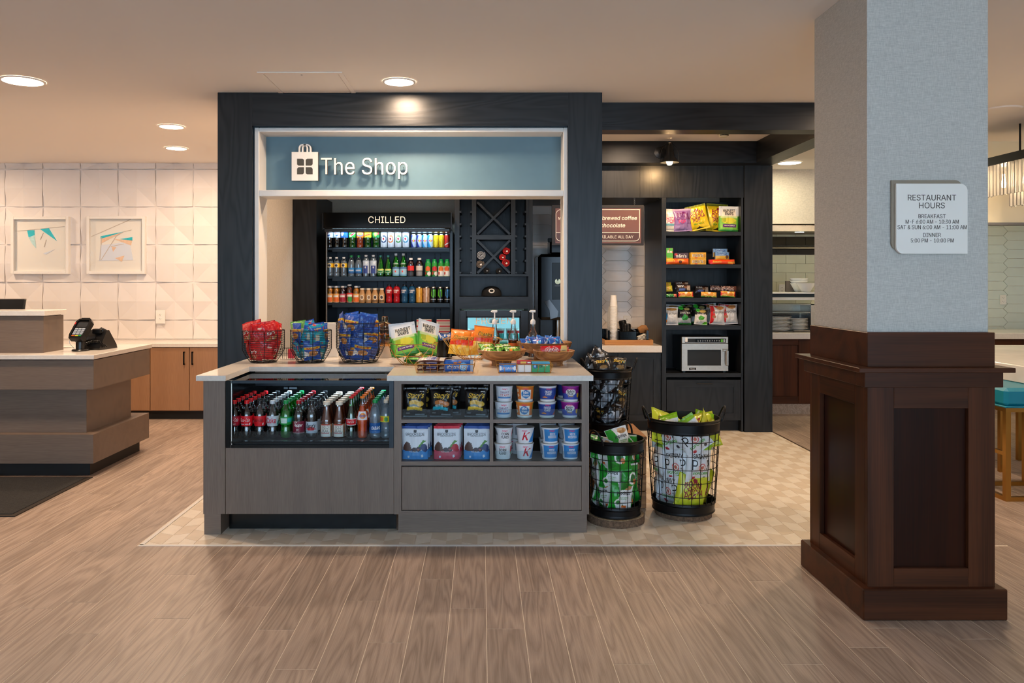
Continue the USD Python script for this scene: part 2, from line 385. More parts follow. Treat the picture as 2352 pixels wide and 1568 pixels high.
# floor of wood-look planks
floor = Thing('floor', 'grey-brown wood-look plank floor across the lobby', 'floor', kind='structure')
floor.add('bed', bx(-7, 7, -4.6, 11.2, -.12, -.0007), 'grout')
PW, PX0, PL = .1596, .021, 1.22
JOINT = {0: 3.297, -1: 3.50, -2: 3.844, -3: 3.167, -4: 3.586, -5: 4.168, -6: 3.285, -7: 3.52, -8: 3.834, -9: 3.392, -10: 3.90, 1: 3.689, 2: 3.426, 3: 2.99, 4: 3.677, 5: 3.941, 6: 3.548, 7: 2.989, 8: 3.82, 9: 3.127, 12: 3.2}
planks = []
for k in range(-42, 42):
    j = JOINT.get(k, rng.uniform(2.8, 4.0)); x0, x1 = PX0 + k * PW, PX0 + (k + 1) * PW
    y = j - 7 * PL
    while y < 11:
        a, b = y, y + PL; y += PL
        if b < -4.4: continue
        segs = [(x0, x1, a, b)]
        if x1 > TX0 - .01 and x0 < TX1 and k >= -12:
            segs = [(x0, x1, a, min(b, TY0 - .012))] if a < TY0 - .05 else []
            if x1 > TX1 + .03 and b > TY0: segs.append((TX1 + .006, x1, max(a, TY0), b))
        for s in segs:
            cxm, cym = (s[0] + s[1]) / 2, (s[2] + s[3]) / 2
            vis = any(seen(cxm, s[2] + (s[3] - s[2]) * t) for t in (.05, .5, .95))
            if -1.6 < cxm < .6 and cym > 4.5: vis = False
            if cxm < -2.9 and 5.9 < cym < 6.9: vis = False
            planks.append((cym if vis else 99 + cym, s))
planks.sort()
def plank_mesh(s):
    g = .0016; return bx(s[0] + g, s[1] - g, s[2] + g, s[3] - g, -.010, 0)
for d, s in planks[:300]: floor.add('plank', plank_mesh(s), 'oak_plank')
floor.add('far_planks', join(*[plank_mesh(s) for d, s in planks[300:]]), 'oak_plank', kind='stuff')

# tiled floor of the shop: columns of parallelograms whose joints zigzag
tf = Thing('tile_floor', 'beige parallelogram tile floor of the shop area', 'floor', kind='structure')
CW, TL, DZ = .0871, .158, .043
tiles = []
c = 0; x = TX0 + .02
while x < TX1 - .01:
    x1 = min(x + CW, TX1 - .012); up = c % 2 == 0
    y = TY0 + .012 - TL * (1.0 if c % 4 < 2 else .62); i = 0
    while y < 8.0:
        a, b = (DZ, 0) if up else (0, DZ)
        q = [(x, y + a), (x1, y + b), (x1, y + b + TL), (x, y + a + TL)]
        P = Polygon(q).intersection(sbox(TX0, TY0 + .012, TX1, 8.0))
        if P.area > 2e-4 and P.geom_type == 'Polygon':
            cc = P.centroid
            hid = (-1.58 < cc.x < .6 and 4.66 < cc.y < 5.7) or (-1.85 < cc.x < -1.6 and cc.y > 5.4) or (cc.x < .65 and cc.y > 5.0)
            tiles.append((cc.y if seen(cc.x, cc.y) and not hid else 50 + cc.y, P, (c + i) % 2))
        y += TL; i += 1
    x += CW; c += 1
tiles.sort(key=lambda t: t[0])
def tile_mesh(P): return prism(P.buffer(-.0011, join_style=2), -.008, .0005)
for d, P, t in tiles[:300]: tf.add('tile', tile_mesh(P), ('floor_tile_light', 'floor_tile_dark')[t])
for t in (0, 1):
    tf.add('far_tiles', join(*[tile_mesh(P) for d, P, u in tiles[300:] if u == t and P.buffer(-.0011, join_style=2).geom_type == 'Polygon']), ('floor_tile_light', 'floor_tile_dark')[t], kind='stuff')
tf.add('bed', bx(TX0, TX1, TY0, 8.43, -.01, -.0010), 'tile_grout')
tf.add('edge_strip', join(bx(TX0 - .012, TX1, TY0 - .012, TY0 + .010, -.006, .0022), bx(TX0 - .012, TX0 + .010, TY0, 5.5, -.006, .0022)), 'white_trim')
tf.add('edge_strip', bx(TX1 - .008, TX1 + .006, TY0, 8.2, -.006, .002), 'bronze_edge')

single('ceiling', bx(-7.2, 7.2, -4.7, 11.4, CEIL, CEIL + .12), 'ceiling_paint', 'smooth painted ceiling over lobby and shop', 'ceiling', kind='structure')
single('wall_left', bx(-7.15, -7, -4.6, 8.9, 0, CEIL), 'wall_paint', 'plain painted lobby wall beyond the front desk', 'wall', kind='structure')
single('wall_right', bx(7, 7.15, -4.6, 11.3, 0, CEIL), 'wall_paint', 'plain painted wall on the dining side', 'wall', kind='structure')
rear = Thing('wall_rear', 'window wall behind the viewer', 'wall', kind='structure')
rear.add('wall_panel', join(bx(-7.1, -3.9, -4.65, -4.5, 0, CEIL), bx(4.5, 7.1, -4.65, -4.5, 0, CEIL), bx(-3.9, 4.5, -4.65, -4.5, 2.52, CEIL), bx(-3.9, 4.5, -4.65, -4.5, 0, .18)), 'wall_paint')
win = Thing('window_1', 'wide window wall with dark frame behind the viewer', 'window', kind='structure')
for i in range(6): win.add('mullion', bx(-3.9 + i * 1.66, -3.84 + i * 1.66, -4.62, -4.5, .18, 2.52), 'black_metal')
win.add('rail', bx(-3.9, 4.5, -4.6, -4.52, .18, .24), 'black_metal'); win.add('rail', bx(-3.9, 4.5, -4.6, -4.52, 2.46, 2.52), 'black_metal')

# lobby back wall with folded white panels
wb = Thing('wall_back', 'lobby wall clad in folded white panels behind the front desk', 'wall', kind='structure')
WD = 8.81
wb.add('backing', bx(-7, -1.905, WD + .002, WD + .16, 0, CEIL), 'white_panel')
PITCH = 86.3 * WD / F
px0, pz0 = X(14, WD), Z(389.5, WD)
rr = random.Random(21)
corner = {}
for j in range(-1, 6):
    for i in range(-6, 9):
        xa, za = px0 + i * PITCH, pz0 - (j + 1) * PITCH
        zfl = .812
        if xa > -1.9: continue
        zt, xr = min(za + PITCH, CEIL - .001), min(xa + PITCH, -1.87)
        hx, hz = PITCH / 2, PITCH / 2
        full = lambda u, w: (min(xa + u * PITCH, -1.905), max(min(za + w * PITCH, CEIL - .001), zfl))
        V = []
        for w in (0, .5, 1):
            for u in (0, .5, 1):
                cn = (u != .5) and (w != .5)
                g = .009 if cn else .0015
                x_, z_ = full(u + (g / PITCH if u == 0 else -g / PITCH if u == 1 else 0), w + (g / PITCH if w == 0 else -g / PITCH if w == 1 else 0))
                depth = rr.choice([.0, .006, .018]) if cn else (.022 if (u, w) == (.5, .5) else rr.uniform(.022, .03))
                if (u, w) == (.5, .5): depth = rr.choice([.012, .026, .034])
                V.append((x_, WD - depth, z_))
        Fc = []
        for a, b, c_, d in ((0, 1, 4, 3), (1, 2, 5, 4), (3, 4, 7, 6), (4, 5, 8, 7)):
            Fc += [(a, b, c_), (a, c_, d)] if (a in (0, 4) or c_ == 8) else [(a, b, d), (b, c_, d)]
        rimi = [0, 1, 2, 5, 8, 7, 6, 3]; n0 = len(V)
        for q in rimi: V.append((V[q][0], WD + .0025, V[q][2]))
        for q in range(8):
            a, b = rimi[q], rimi[(q + 1) % 8]; Fc += [(b, a, n0 + q), (b, n0 + q, n0 + (q + 1) % 8)]
        if za + PITCH < .9: continue
        wb.add('panel', (np.array(V), np.array(Fc)), 'white_panel')

# shop walls
single('wall_shop_side', bx(-1.90, -1.823, 5.76, 8.45, 0, CEIL), 'linen_warm', 'warm linen papered side wall inside the shop opening', 'wall', kind='structure')
ws = Thing('wall_shop_back', 'shop back wall with long picket tiles around the coffee nook', 'wall', kind='structure')
ws.add('backing', bx(-1.9, 2.82, 8.445, 8.56, 0, CEIL), 'grout')
HH, LL, PP = .1095, .326, .050                     # height, length, point of a picket tile
for ci in range(-1, 5):
    xc = 1.17 + (ci - 2) * (LL - PP + .002)
    for rj in range(16):
        zc = .80 + rj * HH + (HH / 2 if ci % 2 else 0)
        g = .0016
        P = Polygon([(xc - LL / 2 + g, zc), (xc - LL / 2 + PP, zc - HH / 2 + g), (xc + LL / 2 - PP, zc - HH / 2 + g), (xc + LL / 2 - g, zc), (xc + LL / 2 - PP, zc + HH / 2 - g), (xc - LL / 2 + PP, zc + HH / 2 - g)])
        P = P.intersection(sbox(.47, .835, 1.742, 2.266))
        if P.area > 1e-4: ws.add('tile', front(prism(P, 0, .011), 8.445), 'picket_tile')

# the square pillar: papered shaft over a stained wood wainscot
pil = Thing('pillar', 'square papered pillar with dark stained panelled base', 'pillar', (1.94, 3.67, 0), kind='structure')
pil.add('shaft', rb(1.683, 2.212, 3.44, 3.985, 1.0, CEIL, .002), 'linen')
def frame_ring(x0, x1, y0, y1, z0, z1, b=.002): return rb(x0, x1, y0, y1, z0, z1, b)
def sq(o): return 1.667 - o, 2.219 + o, 3.405 - o, 4.0 + o      # plain body of the wainscot, grown by o
zt = Z(763.5, 3.40)
x0, x1, y0, y1 = sq(0)
pil.add('upper_band', frame_ring(x0, x1, y0, y1, Z(843, 3.40), zt), 'stained_pine_x')
xl0, xl1, yl0, yl1 = sq(.048)
pil.add('ledge', frame_ring(xl0 - .01, xl1 + .01, yl0, yl1, Z(856, 3.36), Z(845, 3.36)), 'stained_pine_x')
xm0, xm1, ym0, ym1 = sq(.022)
pil.add('moulding', frame_ring(xm0, xm1, ym0, ym1, Z(890, 3.38), Z(856, 3.37)), 'stained_pine_x')
zr = Z(890, 3.38); zb = Z(1348, 3.40); bt = .022
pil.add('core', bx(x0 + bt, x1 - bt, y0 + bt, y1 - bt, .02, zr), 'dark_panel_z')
SW = .115
def panel_face(ax):
    """stiles and rails of one face; ax = 'f' front, 'l' left, 'r' right, 'b' back"""
    hi, lo = Z(938, 3.40), Z(1306, 3.40)
    for side in (0, 1):
        if ax in 'fb':
            xa = (x0, x0 + SW) if side == 0 else (x1 - SW, x1); ya = (y0, y0 + bt) if ax == 'f' else (y1 - bt, y1)
            pil.add('stile', rb(*xa, *ya, .02, zr, .0015), 'stained_pine_z')
        else:
            ya = (y0 + bt + .001, y0 + SW) if side == 0 else (y1 - SW, y1 - bt - .001); xa = (x0, x0 + bt) if ax == 'l' else (x1 - bt, x1)
            pil.add('stile', rb(*xa, *ya, .02, zr, .0015), 'stained_pine_z')
    for z0_, z1_ in ((hi, zr), (.02, lo)):
        if ax in 'fb': pil.add('rail', rb(x0 + SW, x1 - SW, *((y0, y0 + bt) if ax == 'f' else (y1 - bt, y1)), z0_, z1_, .0015), 'stained_pine_x')
        else: pil.add('rail', rb(*((x0, x0 + bt) if ax == 'l' else (x1 - bt, x1)), y0 + SW, y1 - SW, z0_, z1_, .0015), 'stained_pine_y')
for a in 'flrb': panel_face(a)
xb0, xb1, yb0, yb1 = sq(.034)
pil.add('plinth', rb(xb0, xb1, yb0, yb1, 0, zb, .005), 'stained_pine_x')

# ================================================================== the shop front: black oak portal with a white inner frame
D1, DF, DP = 5.51, 5.55, 5.735                      # black face, white frame face, sign panel
po = Thing('shop_portal', 'black oak portal framing the white edged shop opening', 'portal', (-.5, 5.6, 0))
xL0, xL1, xR0, xR1 = X(500, D1), X(579, D1), X(1305, D1), X(1383, D1)
po.add('pier', bx(xL0, xL1, D1, 5.80, 0, CEIL - .001), 'black_oak_z')
po.add('pier', bx(xR0, xR1, D1, 5.80, 0, CEIL - .001), 'black_oak_z')
po.add('header', bx(xL1, xR0, D1 + .001, 5.80, Z(288.5, D1), CEIL - .001), 'black_oak_x')
fx0, fx1, fz = X(584, DF), X(1305, DF), Z(293, DF)
fi0, fi1, fiz = X(595, DF), X(1294, DF), Z(303, DF)
po.add('white_jamb', rb(fx0, fi0, DF, 5.76, .9155, fz, .004), 'white_trim')
po.add('white_jamb', rb(fi1, fx1 - .001, DF, 5.76, .9155, fz, .004), 'white_trim')
po.add('white_head', rb(fi0, fi1, DF + .001, 5.76, fiz, fz, .004), 'white_trim')
po.add('white_rail', rb(fi0, fi1, DF + .001, 5.77, Z(450.5, DF), Z(436.5, DF), .003), 'white_trim')
po.add('sign_panel', bx(fi0, fi1, DP, 5.76, Z(440, DF), fiz), 'sign_blue')
po.add('edge_bead', join(bx(fx0 - .008, fx0 + .004, DF - .012, DF + .02, .9155, fz + .008), bx(fx1 - .006, fx1 + .004, DF - .012, DF + .02, .9155, fz + .008), bx(fx0, fx1, DF - .012, DF + .02, fz, fz + .008)), 'navy_steel')

# the sign on it: shopping bag emblem and standing-off letters
dS = 5.665
sg = Thing('shop_sign', 'white raised sign of a shopping bag emblem and large letters on blue panel', 'sign', (X(800, dS), dS, Z(400, dS)))
wL = X(936.5, dS) - X(737, dS)
tv, tf_ = text('The Shop', Z(362.6, dS) - Z(400, dS), bold=False, w=wL, align=-1, depth=.024)
tm = trimesh.Trimesh(tv, tf_, process=True)
parts_ = sorted(tm.split(only_watertight=False), key=lambda m: m.bounds[0][0])
for m in parts_:
    mm = front((np.array(m.vertices), np.array(m.faces)), dS + .024); mm = mv(mm, X(737, dS), 0, Z(400, dS))
    L = sg.add('letter', mm, 'bronze_edge')
    face = (np.array(m.vertices) * [1, 1, .05], np.array(m.faces)); face = mv(front(face, dS + .0002), X(737, dS), 0, Z(400, dS))
    sg.add('letter_face', face, 'letter_white', under=L)
    c_ = m.bounds.mean(0)
    for q in (-.3, .3): sg.add('stand_off', tube([(X(737, dS) + c_[0] + q * (m.bounds[1][0] - m.bounds[0][0]) * .0, dS + .02, Z(400, dS) + c_[1] + q * .09), (X(737, dS) + c_[0], DP - .001, Z(400, dS) + c_[1] + q * .09)], .002, 5), 'bronze_edge', under=L)
bx0, bx1, bz0, bz1 = X(670, dS), X(730.5, dS), Z(415, dS), Z(349, dS)
cxm = (bx0 + bx1) / 2
bag = sbox(bx0, bz0, bx1, bz1)
def leaf(qx, qz, ox, oz, s):
    """one quarter of the emblem: a square with two rounded corners"""
    r = s * .3
    p = sbox(qx, qz, qx + s, qz + s).buffer(-r).buffer(r)
    k = s / 2
    for sx, sz in ((ox, oz), (-ox, -oz)):
        p = p.union(sbox(qx + k + min(0, sx) * k, qz + k + min(0, sz) * k, qx + k + max(0, sx) * k, qz + k + max(0, sz) * k))
    return p
ls = .0505; lg = .0115; ez = Z(382.3, dS)
leaves = [leaf(cxm - lg / 2 - ls, ez + lg / 2, -1, 1, ls), leaf(cxm + lg / 2, ez + lg / 2, 1, 1, ls), leaf(cxm - lg / 2 - ls, ez - lg / 2 - ls, -1, -1, ls), leaf(cxm + lg / 2, ez - lg / 2 - ls, 1, -1, ls)]
B_ = sg.add('bag_emblem', front(prism(bag, -.024, 0), dS), 'bronze_edge')
sg.add('bag_face', front(prism(bag.difference(shapely.union_all(leaves)), 0, .002), dS), 'letter_white', under=B_)
sg.add('emblem_leaves', front(prism(shapely.union_all(leaves), 0, .0008), dS), 'logo_dark', under=B_)
for ox in (-.0115, .0115):
    t = np.linspace(0, math.pi, 15); hw, hh = .0285, .028
    arc = [(cxm + ox + hw, bz1 - .003)] + [(cxm + ox + hw * math.cos(a), bz1 + .026 + hh * math.sin(a)) for a in t] + [(cxm + ox - hw, bz1 - .003)]
    hnd = shapely.LineString(arc).buffer(.0055, cap_style=2)
    sg.add('bag_handle', front(prism(hnd, -.020, .0015), dS), 'letter_white', under=B_)

# ceiling trellis of black beams behind the portal
tr_ = Thing('ceiling_trellis', 'black oak ceiling beams framing the shop to the right of the portal', 'beam', (2, 6.5, 2.57))
BZ = 2.571
tr_.add('beam', bx(xR1 - .02, 2.79, 5.82, 5.99, BZ, CEIL - .001), 'black_oak_x', label='front beam running behind the pillar')
tr_.add('beam', bx(2.59, 2.79, 5.991, 7.62, BZ, CEIL - .001), 'black_oak_y', label='side beam running towards the back')
tr_.add('beam', bx(-1.82, 2.589, 7.42, 7.619, BZ, CEIL - .001), 'black_oak_x', label='back beam over the shelves')

# ceiling access hatch
hx0, hx1 = X(592, 4.99), X(787, 4.99)
hp = Thing('ceiling_hatch', 'flush square access hatch in the ceiling before the portal', 'hatch', ((hx0 + hx1) / 2, 5.24, CEIL))
hp.add('hatch_frame', join(bx(hx0, hx1, 4.97, 5.0, CEIL - .006, CEIL + .01), bx(hx0, hx0 + .03, 5.0, 5.505, CEIL - .006, CEIL + .01), bx(hx1 - .03, hx1, 5.0, 5.505, CEIL - .006, CEIL + .01)), 'ceiling_paint')
hp.add('hatch_door', bx(hx0 + .034, hx1 - .034, 5.004, 5.505, CEIL - .004, CEIL + .01), 'ceiling_paint')
hp.add('latch', lathe([(0, 0), (.006, 0), (.006, .004)], 10, (hx0 + hx1) / 2, 5.03, CEIL - .006), 'steel')

# recessed lamps
def downlight(x, y, r, label, mat='lamp_lens', group=None):
    t = Thing('recessed_light', label, 'ceiling light', (x, y, CEIL), group=group)
    t.add('trim_ring', lathe([(r + .018, .0), (r + .016, -.006), (r + .003, -.008), (r, -.002)], 32, x, y, CEIL - .0005), 'white_trim', True)
    t.add('lens', lathe([(r, -.003), (.0, -.003)], 32, x, y, CEIL - .0005), mat)
downlight(-3.02, 5.187, .118, 'large round recessed light at the far left of the ceiling')
downlight(-.545, 5.21, .092, 'round recessed light just before the portal header')
downlight(-2.64, 6.71, .092, 'round recessed light nearer to the portal, of the pair over the front desk')
downlight(-3.02, 7.80, .092, 'round recessed light nearest the white panel wall')
downlight(3.42, 8.75, .118, 'round recessed light over the kitchen pass', mat='lamp_lens_cool')
downlight(4.95, 8.4, .118, 'added unseen light hidden behind the pillar to brighten the dining tiles', mat='lamp_lens_cool')  # unseen lamp added to brighten the dining tiles
downlight(2.95, 5.21, .092, 'round recessed light hidden behind the pillar in line with the portal one')
for x, y, w_ in ((-.6, 6.6, 'over the shop aisle behind the header'), (1.45, 6.6, 'over the bins behind the front beam'), (-5.7, 5.19, 'beyond the left edge, in the front row'), (-5.7, 7.8, 'beyond the left edge, near the panel wall'), (5.6, 3.4, 'beyond the right edge, by the dining side')):
    downlight(x, y, .092, 'round recessed light ' + w_)
sp = Thing('ceiling_speaker', 'flat round cream ceiling speaker to the right of the pillar', 'speaker', (3.99, 6.04, CEIL))
sp.add('speaker_grille', lathe([(0, -.012), (.12, -.012), (.13, -.006), (.135, 0)], 32, 3.99, 6.04, CEIL), 'ceiling_paint', True)
# ================================================================== the shop counter
DC = 4.52                                            # front plane of the counter bases
slab = Polygon([(-1.629, 4.494), (-1.459, 4.494), (-1.463, 4.966), (-.549, 4.966), (-.5395, 4.494), (.638, 4.494), (.638, 5.508), (.602, 5.508), (.602, 5.68), (-1.600, 5.68), (-1.600, 5.508), (-1.629, 5.508)])
ct = Thing('countertop', 'white stone shop countertop with a notch over the bottle cooler', 'countertop', (-.5, 5.0, .885))
ct.add('slab', prism(slab, .885, .915), 'quartz')
zb_ = Z(1180, DC)
sc_ = Thing('shop_counter', 'grey wood laminate end panel and front below the bottle cooler', 'counter', (-1.05, 4.6, 0))
sc_.add('end_panel', join(bx(X(467, DC), X(517, DC), DC, DC + .03, zb_, .885), bx(X(467, DC), -1.501, DC + .03, 5.5, zb_, .885)), 'grey_laminate_z')
sc_.add('end_foot', bx(X(468.5, DC), X(506.5, DC), DC + .004, 5.45, 0, zb_), 'grey_laminate_x')
sc_.add('front_panel', bx(X(518.5, DC), X(904.5, DC), DC, DC + .025, zb_, Z(1028.5, DC)), 'grey_laminate_z')
sc_.add('toe_kick', bx(X(527, 4.63), X(910, 4.63), 4.63, 4.65, .001, zb_ + .02), 'gloss_black')
sc_.add('fascia_strip', bx(-1.432, -.536, 4.985, 4.998, .857, .884), 'grey_laminate_x')

# open-fronted bottle cooler
cz0, czf = Z(1028, DC), .535
cx0, cx1 = X(518.5, DC), X(904.5, DC)
bc = Thing('bottle_cooler', 'black open front bottle cooler built into the shop counter', 'cooler', (-1.0, 4.9, cz0))
bc.add('side_panel', join(bx(cx0, X(531.5, DC), DC, DC + .03, cz0, .884), bx(-1.499, -1.491, DC + .031, 5.5, cz0, .884)), 'gloss_black')
bc.add('side_panel', join(bx(X(894, DC), cx1 - .001, DC, DC + .03, cz0, .884), bx(-.522, cx1 - .001, DC + .03, 5.5, cz0, .884)), 'navy_steel')
bc.add('deck', bx(-1.49, -.5225, DC + .031, 5.48, cz0, czf), 'black_plastic')
bc.add('back_panel', bx(-1.49, -.5225, 5.48, 5.5, cz0, .884), 'black_plastic')
bc.add('sill', join(bx(X(531.5, DC), X(894, DC), DC - .004, DC + .03, cz0, Z(1021, DC)), bx(X(531.5, DC), X(894, DC), DC - .002, DC + .03, Z(1018, DC), Z(1013, DC))), 'gloss_black')
bc.add('front_glass', bx(X(531.5, DC), X(894, DC), DC + .004, DC + .010, Z(1014, DC), Z(991, DC)), 'case_glass')
bc.add('top_glass', bx(X(531.5, DC), X(894, DC), DC + .011, 4.983, .872, .878), 'case_glass')
bc.add('top_frame', join(bx(X(531.5, DC), X(894, DC), DC - .002, DC + .010, .868, .884), ), 'navy_steel')
bc.add('air_hood', bx(X(531.5, DC), X(894, DC), 5.0, 5.08, .79, .855), 'navy_steel')
bc.add('light_strip', bx(X(560, DC), X(870, DC), 5.03, 5.06, .7893, .7897), 'cooler_led')
bc.add('price_rail', tube([(X(532, DC), 5.42, .735), (X(893, DC), 5.42, .735)], .004, 6), 'steel')
for xa, xb in ((549, 568), (572, 582), (652, 661), (664, 682)):
    bc.add('price_tag', bx(X(xa, 5.41) , X(xb, 5.41), 5.408, 5.412, Z(893, 5.41), Z(888.5, 5.41)), 'price_grey')
bc.add('corner_post', bx(X(531, DC), X(533, DC), DC - .002, DC + .004, cz0, .884), 'steel')
st_ = single('price_sticker', join(bx(X(884, 4.97), X(894.5, 4.97), 4.97, 4.984, Z(863, 4.97), Z(856, 4.97))), 'white_plastic', 'small white sticker on the fascia at the right end of the countertop notch', 'sticker')

# shelf cabinet
sx0, sx1 = X(905, DC), X(1353, DC); t0 = Z(1181, DC)
oz = [Z(882, DC), Z(963, DC), Z(971, DC), Z(1059.5, DC), Z(1069, DC)]
ox = [X(922, DC), X(1125, DC), X(1133, DC), X(1336, DC)]
ca = Thing('shelf_cabinet', 'grey wood laminate cabinet with four open cubbies and a wide drawer', 'cabinet', ((sx0 + sx1) / 2, 4.85, 0))
ca.add('side', bx(sx0, ox[0], DC, 5.45, t0, .885), 'grey_laminate_z'); ca.add('side', bx(ox[3], sx1, DC, 5.45, t0, .885), 'grey_laminate_z')
ca.add('top_rail', bx(ox[0], ox[3], DC + .0005, 5.45, oz[0], .885), 'grey_laminate_x')
ca.add('divider', bx(ox[1], ox[2], DC + .001, 5.20, oz[3], oz[0]), 'grey_laminate_z')
ca.add('shelf', bx(ox[0], ox[1], DC + .0005, 5.2, oz[2], oz[1]), 'grey_laminate_x'); ca.add('shelf', bx(ox[2], ox[3], DC + .0005, 5.2, oz[2], oz[1]), 'grey_laminate_x')
ca.add('shelf', bx(ox[0], ox[3], DC + .0005, 5.2, oz[4], oz[3]), 'grey_laminate_x')
ca.add('back', bx(ox[0], ox[3], 5.2, 5.22, t0, oz[0]), 'grey_laminate_x')
ca.add('drawer_front', rb(X(923.5, DC), X(1335.5, DC), DC - .002, DC + .02, Z(1171, DC), Z(1071.5, DC), .0015), 'grey_laminate_z', label='wide plain drawer front')
ca.add('drawer_cavity', bx(ox[0], ox[3], DC + .015, DC + .03, t0 + .01, oz[4]), 'black_matte')  # black sheet stands in for the shade in the gaps round the drawer
ca.add('bottom_rail', bx(ox[0], ox[3], DC + .0005, DC + .02, t0, Z(1173, DC)), 'grey_laminate_x')
ca.add('toe_kick', bx(X(915, 4.56), X(1348, 4.56), 4.56, 4.60, .001, t0), 'grey_laminate_x')
ca.add('toe_kick', bx(X(1348, 4.56) - .03, X(1348, 4.56), 4.601, 5.4, .001, t0), 'grey_laminate_x')
for a, b in ((0, 1), (2, 3)):
    for zz in (oz[1], oz[3]): ca.add('glass_lip', bx(ox[a] + .004, ox[b] - .004, DC + .018, DC + .023, zz + .001, zz + .056), 'case_glass')

# ================================================================== fitted units along the shop's back wall
DB = 7.62
# tall shelf unit
ux0, ux1, uo0, uo1 = X(1520, DB), X(1716, DB), X(1530, DB), X(1702, DB)
su = Thing('shelf_unit', 'tall black oak shelf unit with snack shelves and a microwave niche', 'shelf unit', ((ux0 + ux1) / 2, 7.9, 0))
su.add('stile', join(bx(ux0, uo0, DB, 7.64, 0, Z(454, DB)), bx(ux0, ux0 + .012, 7.64, 8.40, 0, Z(454, DB))), 'black_oak_z'); su.add('stile', bx(uo1, X(1707, DB), DB, 8.40, 0, Z(454, DB)), 'black_oak_z')
su.add('end_pier', bx(X(1708.5, DB), 2.806, 7.60, 8.40, 0, BZ), 'black_oak_z')
su.add('back', bx(ux0 + .0125, uo1, 8.06, 8.08, .1, Z(454, DB)), 'black_oak_z')
SH = [(532, 541), (607, 615.5), (684, 693), (747.5, 757), (857, 866)]
for a, b in SH: su.add('shelf', join(bx(uo0, uo1, DB + .001, 7.641, Z(b, DB), Z(a, DB)), bx(ux0 + .0125, uo1, 7.6415, 8.06, Z(b, DB), Z(a, DB))), 'black_oak_x')
def shaker(t, name, x0, x1, y, z0, z1, mat, w=.055, dep=.018, under=None):
    """a framed door or drawer front; returns its path"""
    p = t.add(name, bx(x0 + w, x1 - w, y + dep * .5, y + dep, z0 + w, z1 - w), mat + '_z')
    for a in ((x0, x0 + w), (x1 - w, x1)): t.add('stile', bx(*a, y, y + dep, z0, z1), mat + '_z', under=p)
    for a in ((z0, z0 + w), (z1 - w, z1)): t.add('rail', bx(x0 + w, x1 - w, y, y + dep, *a), mat + '_x', under=p)
    return p
dr = shaker(su, 'drawer', uo0 + .004, uo1 - .004, DB - .002, Z(965, DB), Z(872, DB), 'black_oak', w=.07)
hx, hz_ = X(1617, DB), Z(880, DB)
su.add('handle', join(tube([(hx - .075, DB - .028, hz_), (hx + .075, DB - .028, hz_)], .005, 6), tube([(hx - .065, DB - .028, hz_), (hx - .065, DB, hz_)], .004, 5), tube([(hx + .065, DB - .028, hz_), (hx + .065, DB, hz_)], .004, 5)), 'black_metal', under=dr)
su.add('toe_kick', bx(uo0, uo1, 7.70, 7.72, 0, Z(967, DB)), 'black_matte')
# fascia above
fa = Thing('fascia', 'black oak fascia panels with lit grain above the coffee nook and shelves', 'fascia', (1.5, 7.63, 2.3))
fz0 = Z(454, DB) + .001
fa.add('panel', bx(X(1225, DB), X(1470, DB) - .001, DB, 7.64, fz0, BZ), 'black_oak_z'); fa.add('panel', bx(X(1470, DB) + .001, X(1708, DB), DB, 7.64, fz0, BZ), 'black_oak_z')
fa.add('panel', bx(-1.82, X(1225, DB) - .001, DB, 7.64, 2.30, BZ), 'black_oak_x')
fa.add('soffit', bx(X(1225, DB), ux0 - .001, 7.641, 8.43, fz0, fz0 + .02), 'black_oak_x')
# coffee nook base cabinet and counter
nb = Thing('nook_cabinet', 'black oak base cabinet with framed doors under the coffee nook', 'cabinet', (1.1, 7.9, 0))
nb.add('carcass', bx(X(1225, DB), ux0 - .001, 7.645, 8.44, .10, .765), 'black_oak_z')
dw = (ux0 - .015 - X(1225, DB)) / 3
for i in range(3): shaker(nb, 'door', X(1225, DB) + i * dw + .003, X(1225, DB) + (i + 1) * dw - .003, 7.625, .105, .76, 'black_oak', w=.062)
nb.add('toe_kick', bx(X(1225, DB), ux0, 7.70, 7.72, 0, .1), 'black_matte')
single('nook_counter', rb(X(1225, DB), ux0 - .001, 7.60, 8.433, .768, Z(793.5, DB), .003), 'quartz', 'white stone counter of the coffee nook', 'countertop')

# wine rack cabinet
wx = [X(p, DB) for p in (1044.4, 1055.4, 1084, 1094, 1173.7, 1183.7, 1208.6, 1213.5, 1223.5)]
wr = Thing('wine_rack', 'black oak wine rack with two crossed bays above a cubby', 'rack', ((wx[0] + wx[-1]) / 2, 7.9, 0))
WT = 2.298
wr.add('stile', bx(wx[0], wx[1], DB, 8.40, 0, WT), 'black_oak_z'); wr.add('stile', bx(wx[7], wx[8], DB, 8.40, 0, WT), 'black_oak_z')
wr.add('post', bx(wx[2], wx[3], DB + .002, 7.95, Z(629, DB), WT), 'black_oak_z'); wr.add('post', bx(wx[4], wx[5], DB + .002, 7.95, Z(629, DB), WT), 'black_oak_z')
wr.add('back', bx(wx[1], wx[7], 7.95, 7.97, Z(709, DB), WT), 'black_oak_z')
wr.add('rail', bx(wx[3], wx[4], DB + .003, 7.95, Z(550, DB), Z(539.5, DB)), 'black_oak_x'); wr.add('rail', bx(wx[1], wx[7], DB + .003, 7.95, Z(634, DB), Z(629, DB)), 'black_oak_x')
wr.add('drawer_front', bx(wx[1], wx[7], DB - .001, 7.95, Z(709, DB), Z(681, DB)), 'black_oak_x')
def slat(xa, za, xb, zb):
    L = math.hypot(xb - xa, zb - za); a = math.atan2(zb - za, xb - xa)
    m = bx(-L / 2, L / 2, 0, .30, -.011, .011); return mv(xf(m, rot('y', -math.degrees(a))), (xa + xb) / 2, DB + .006, (za + zb) / 2)
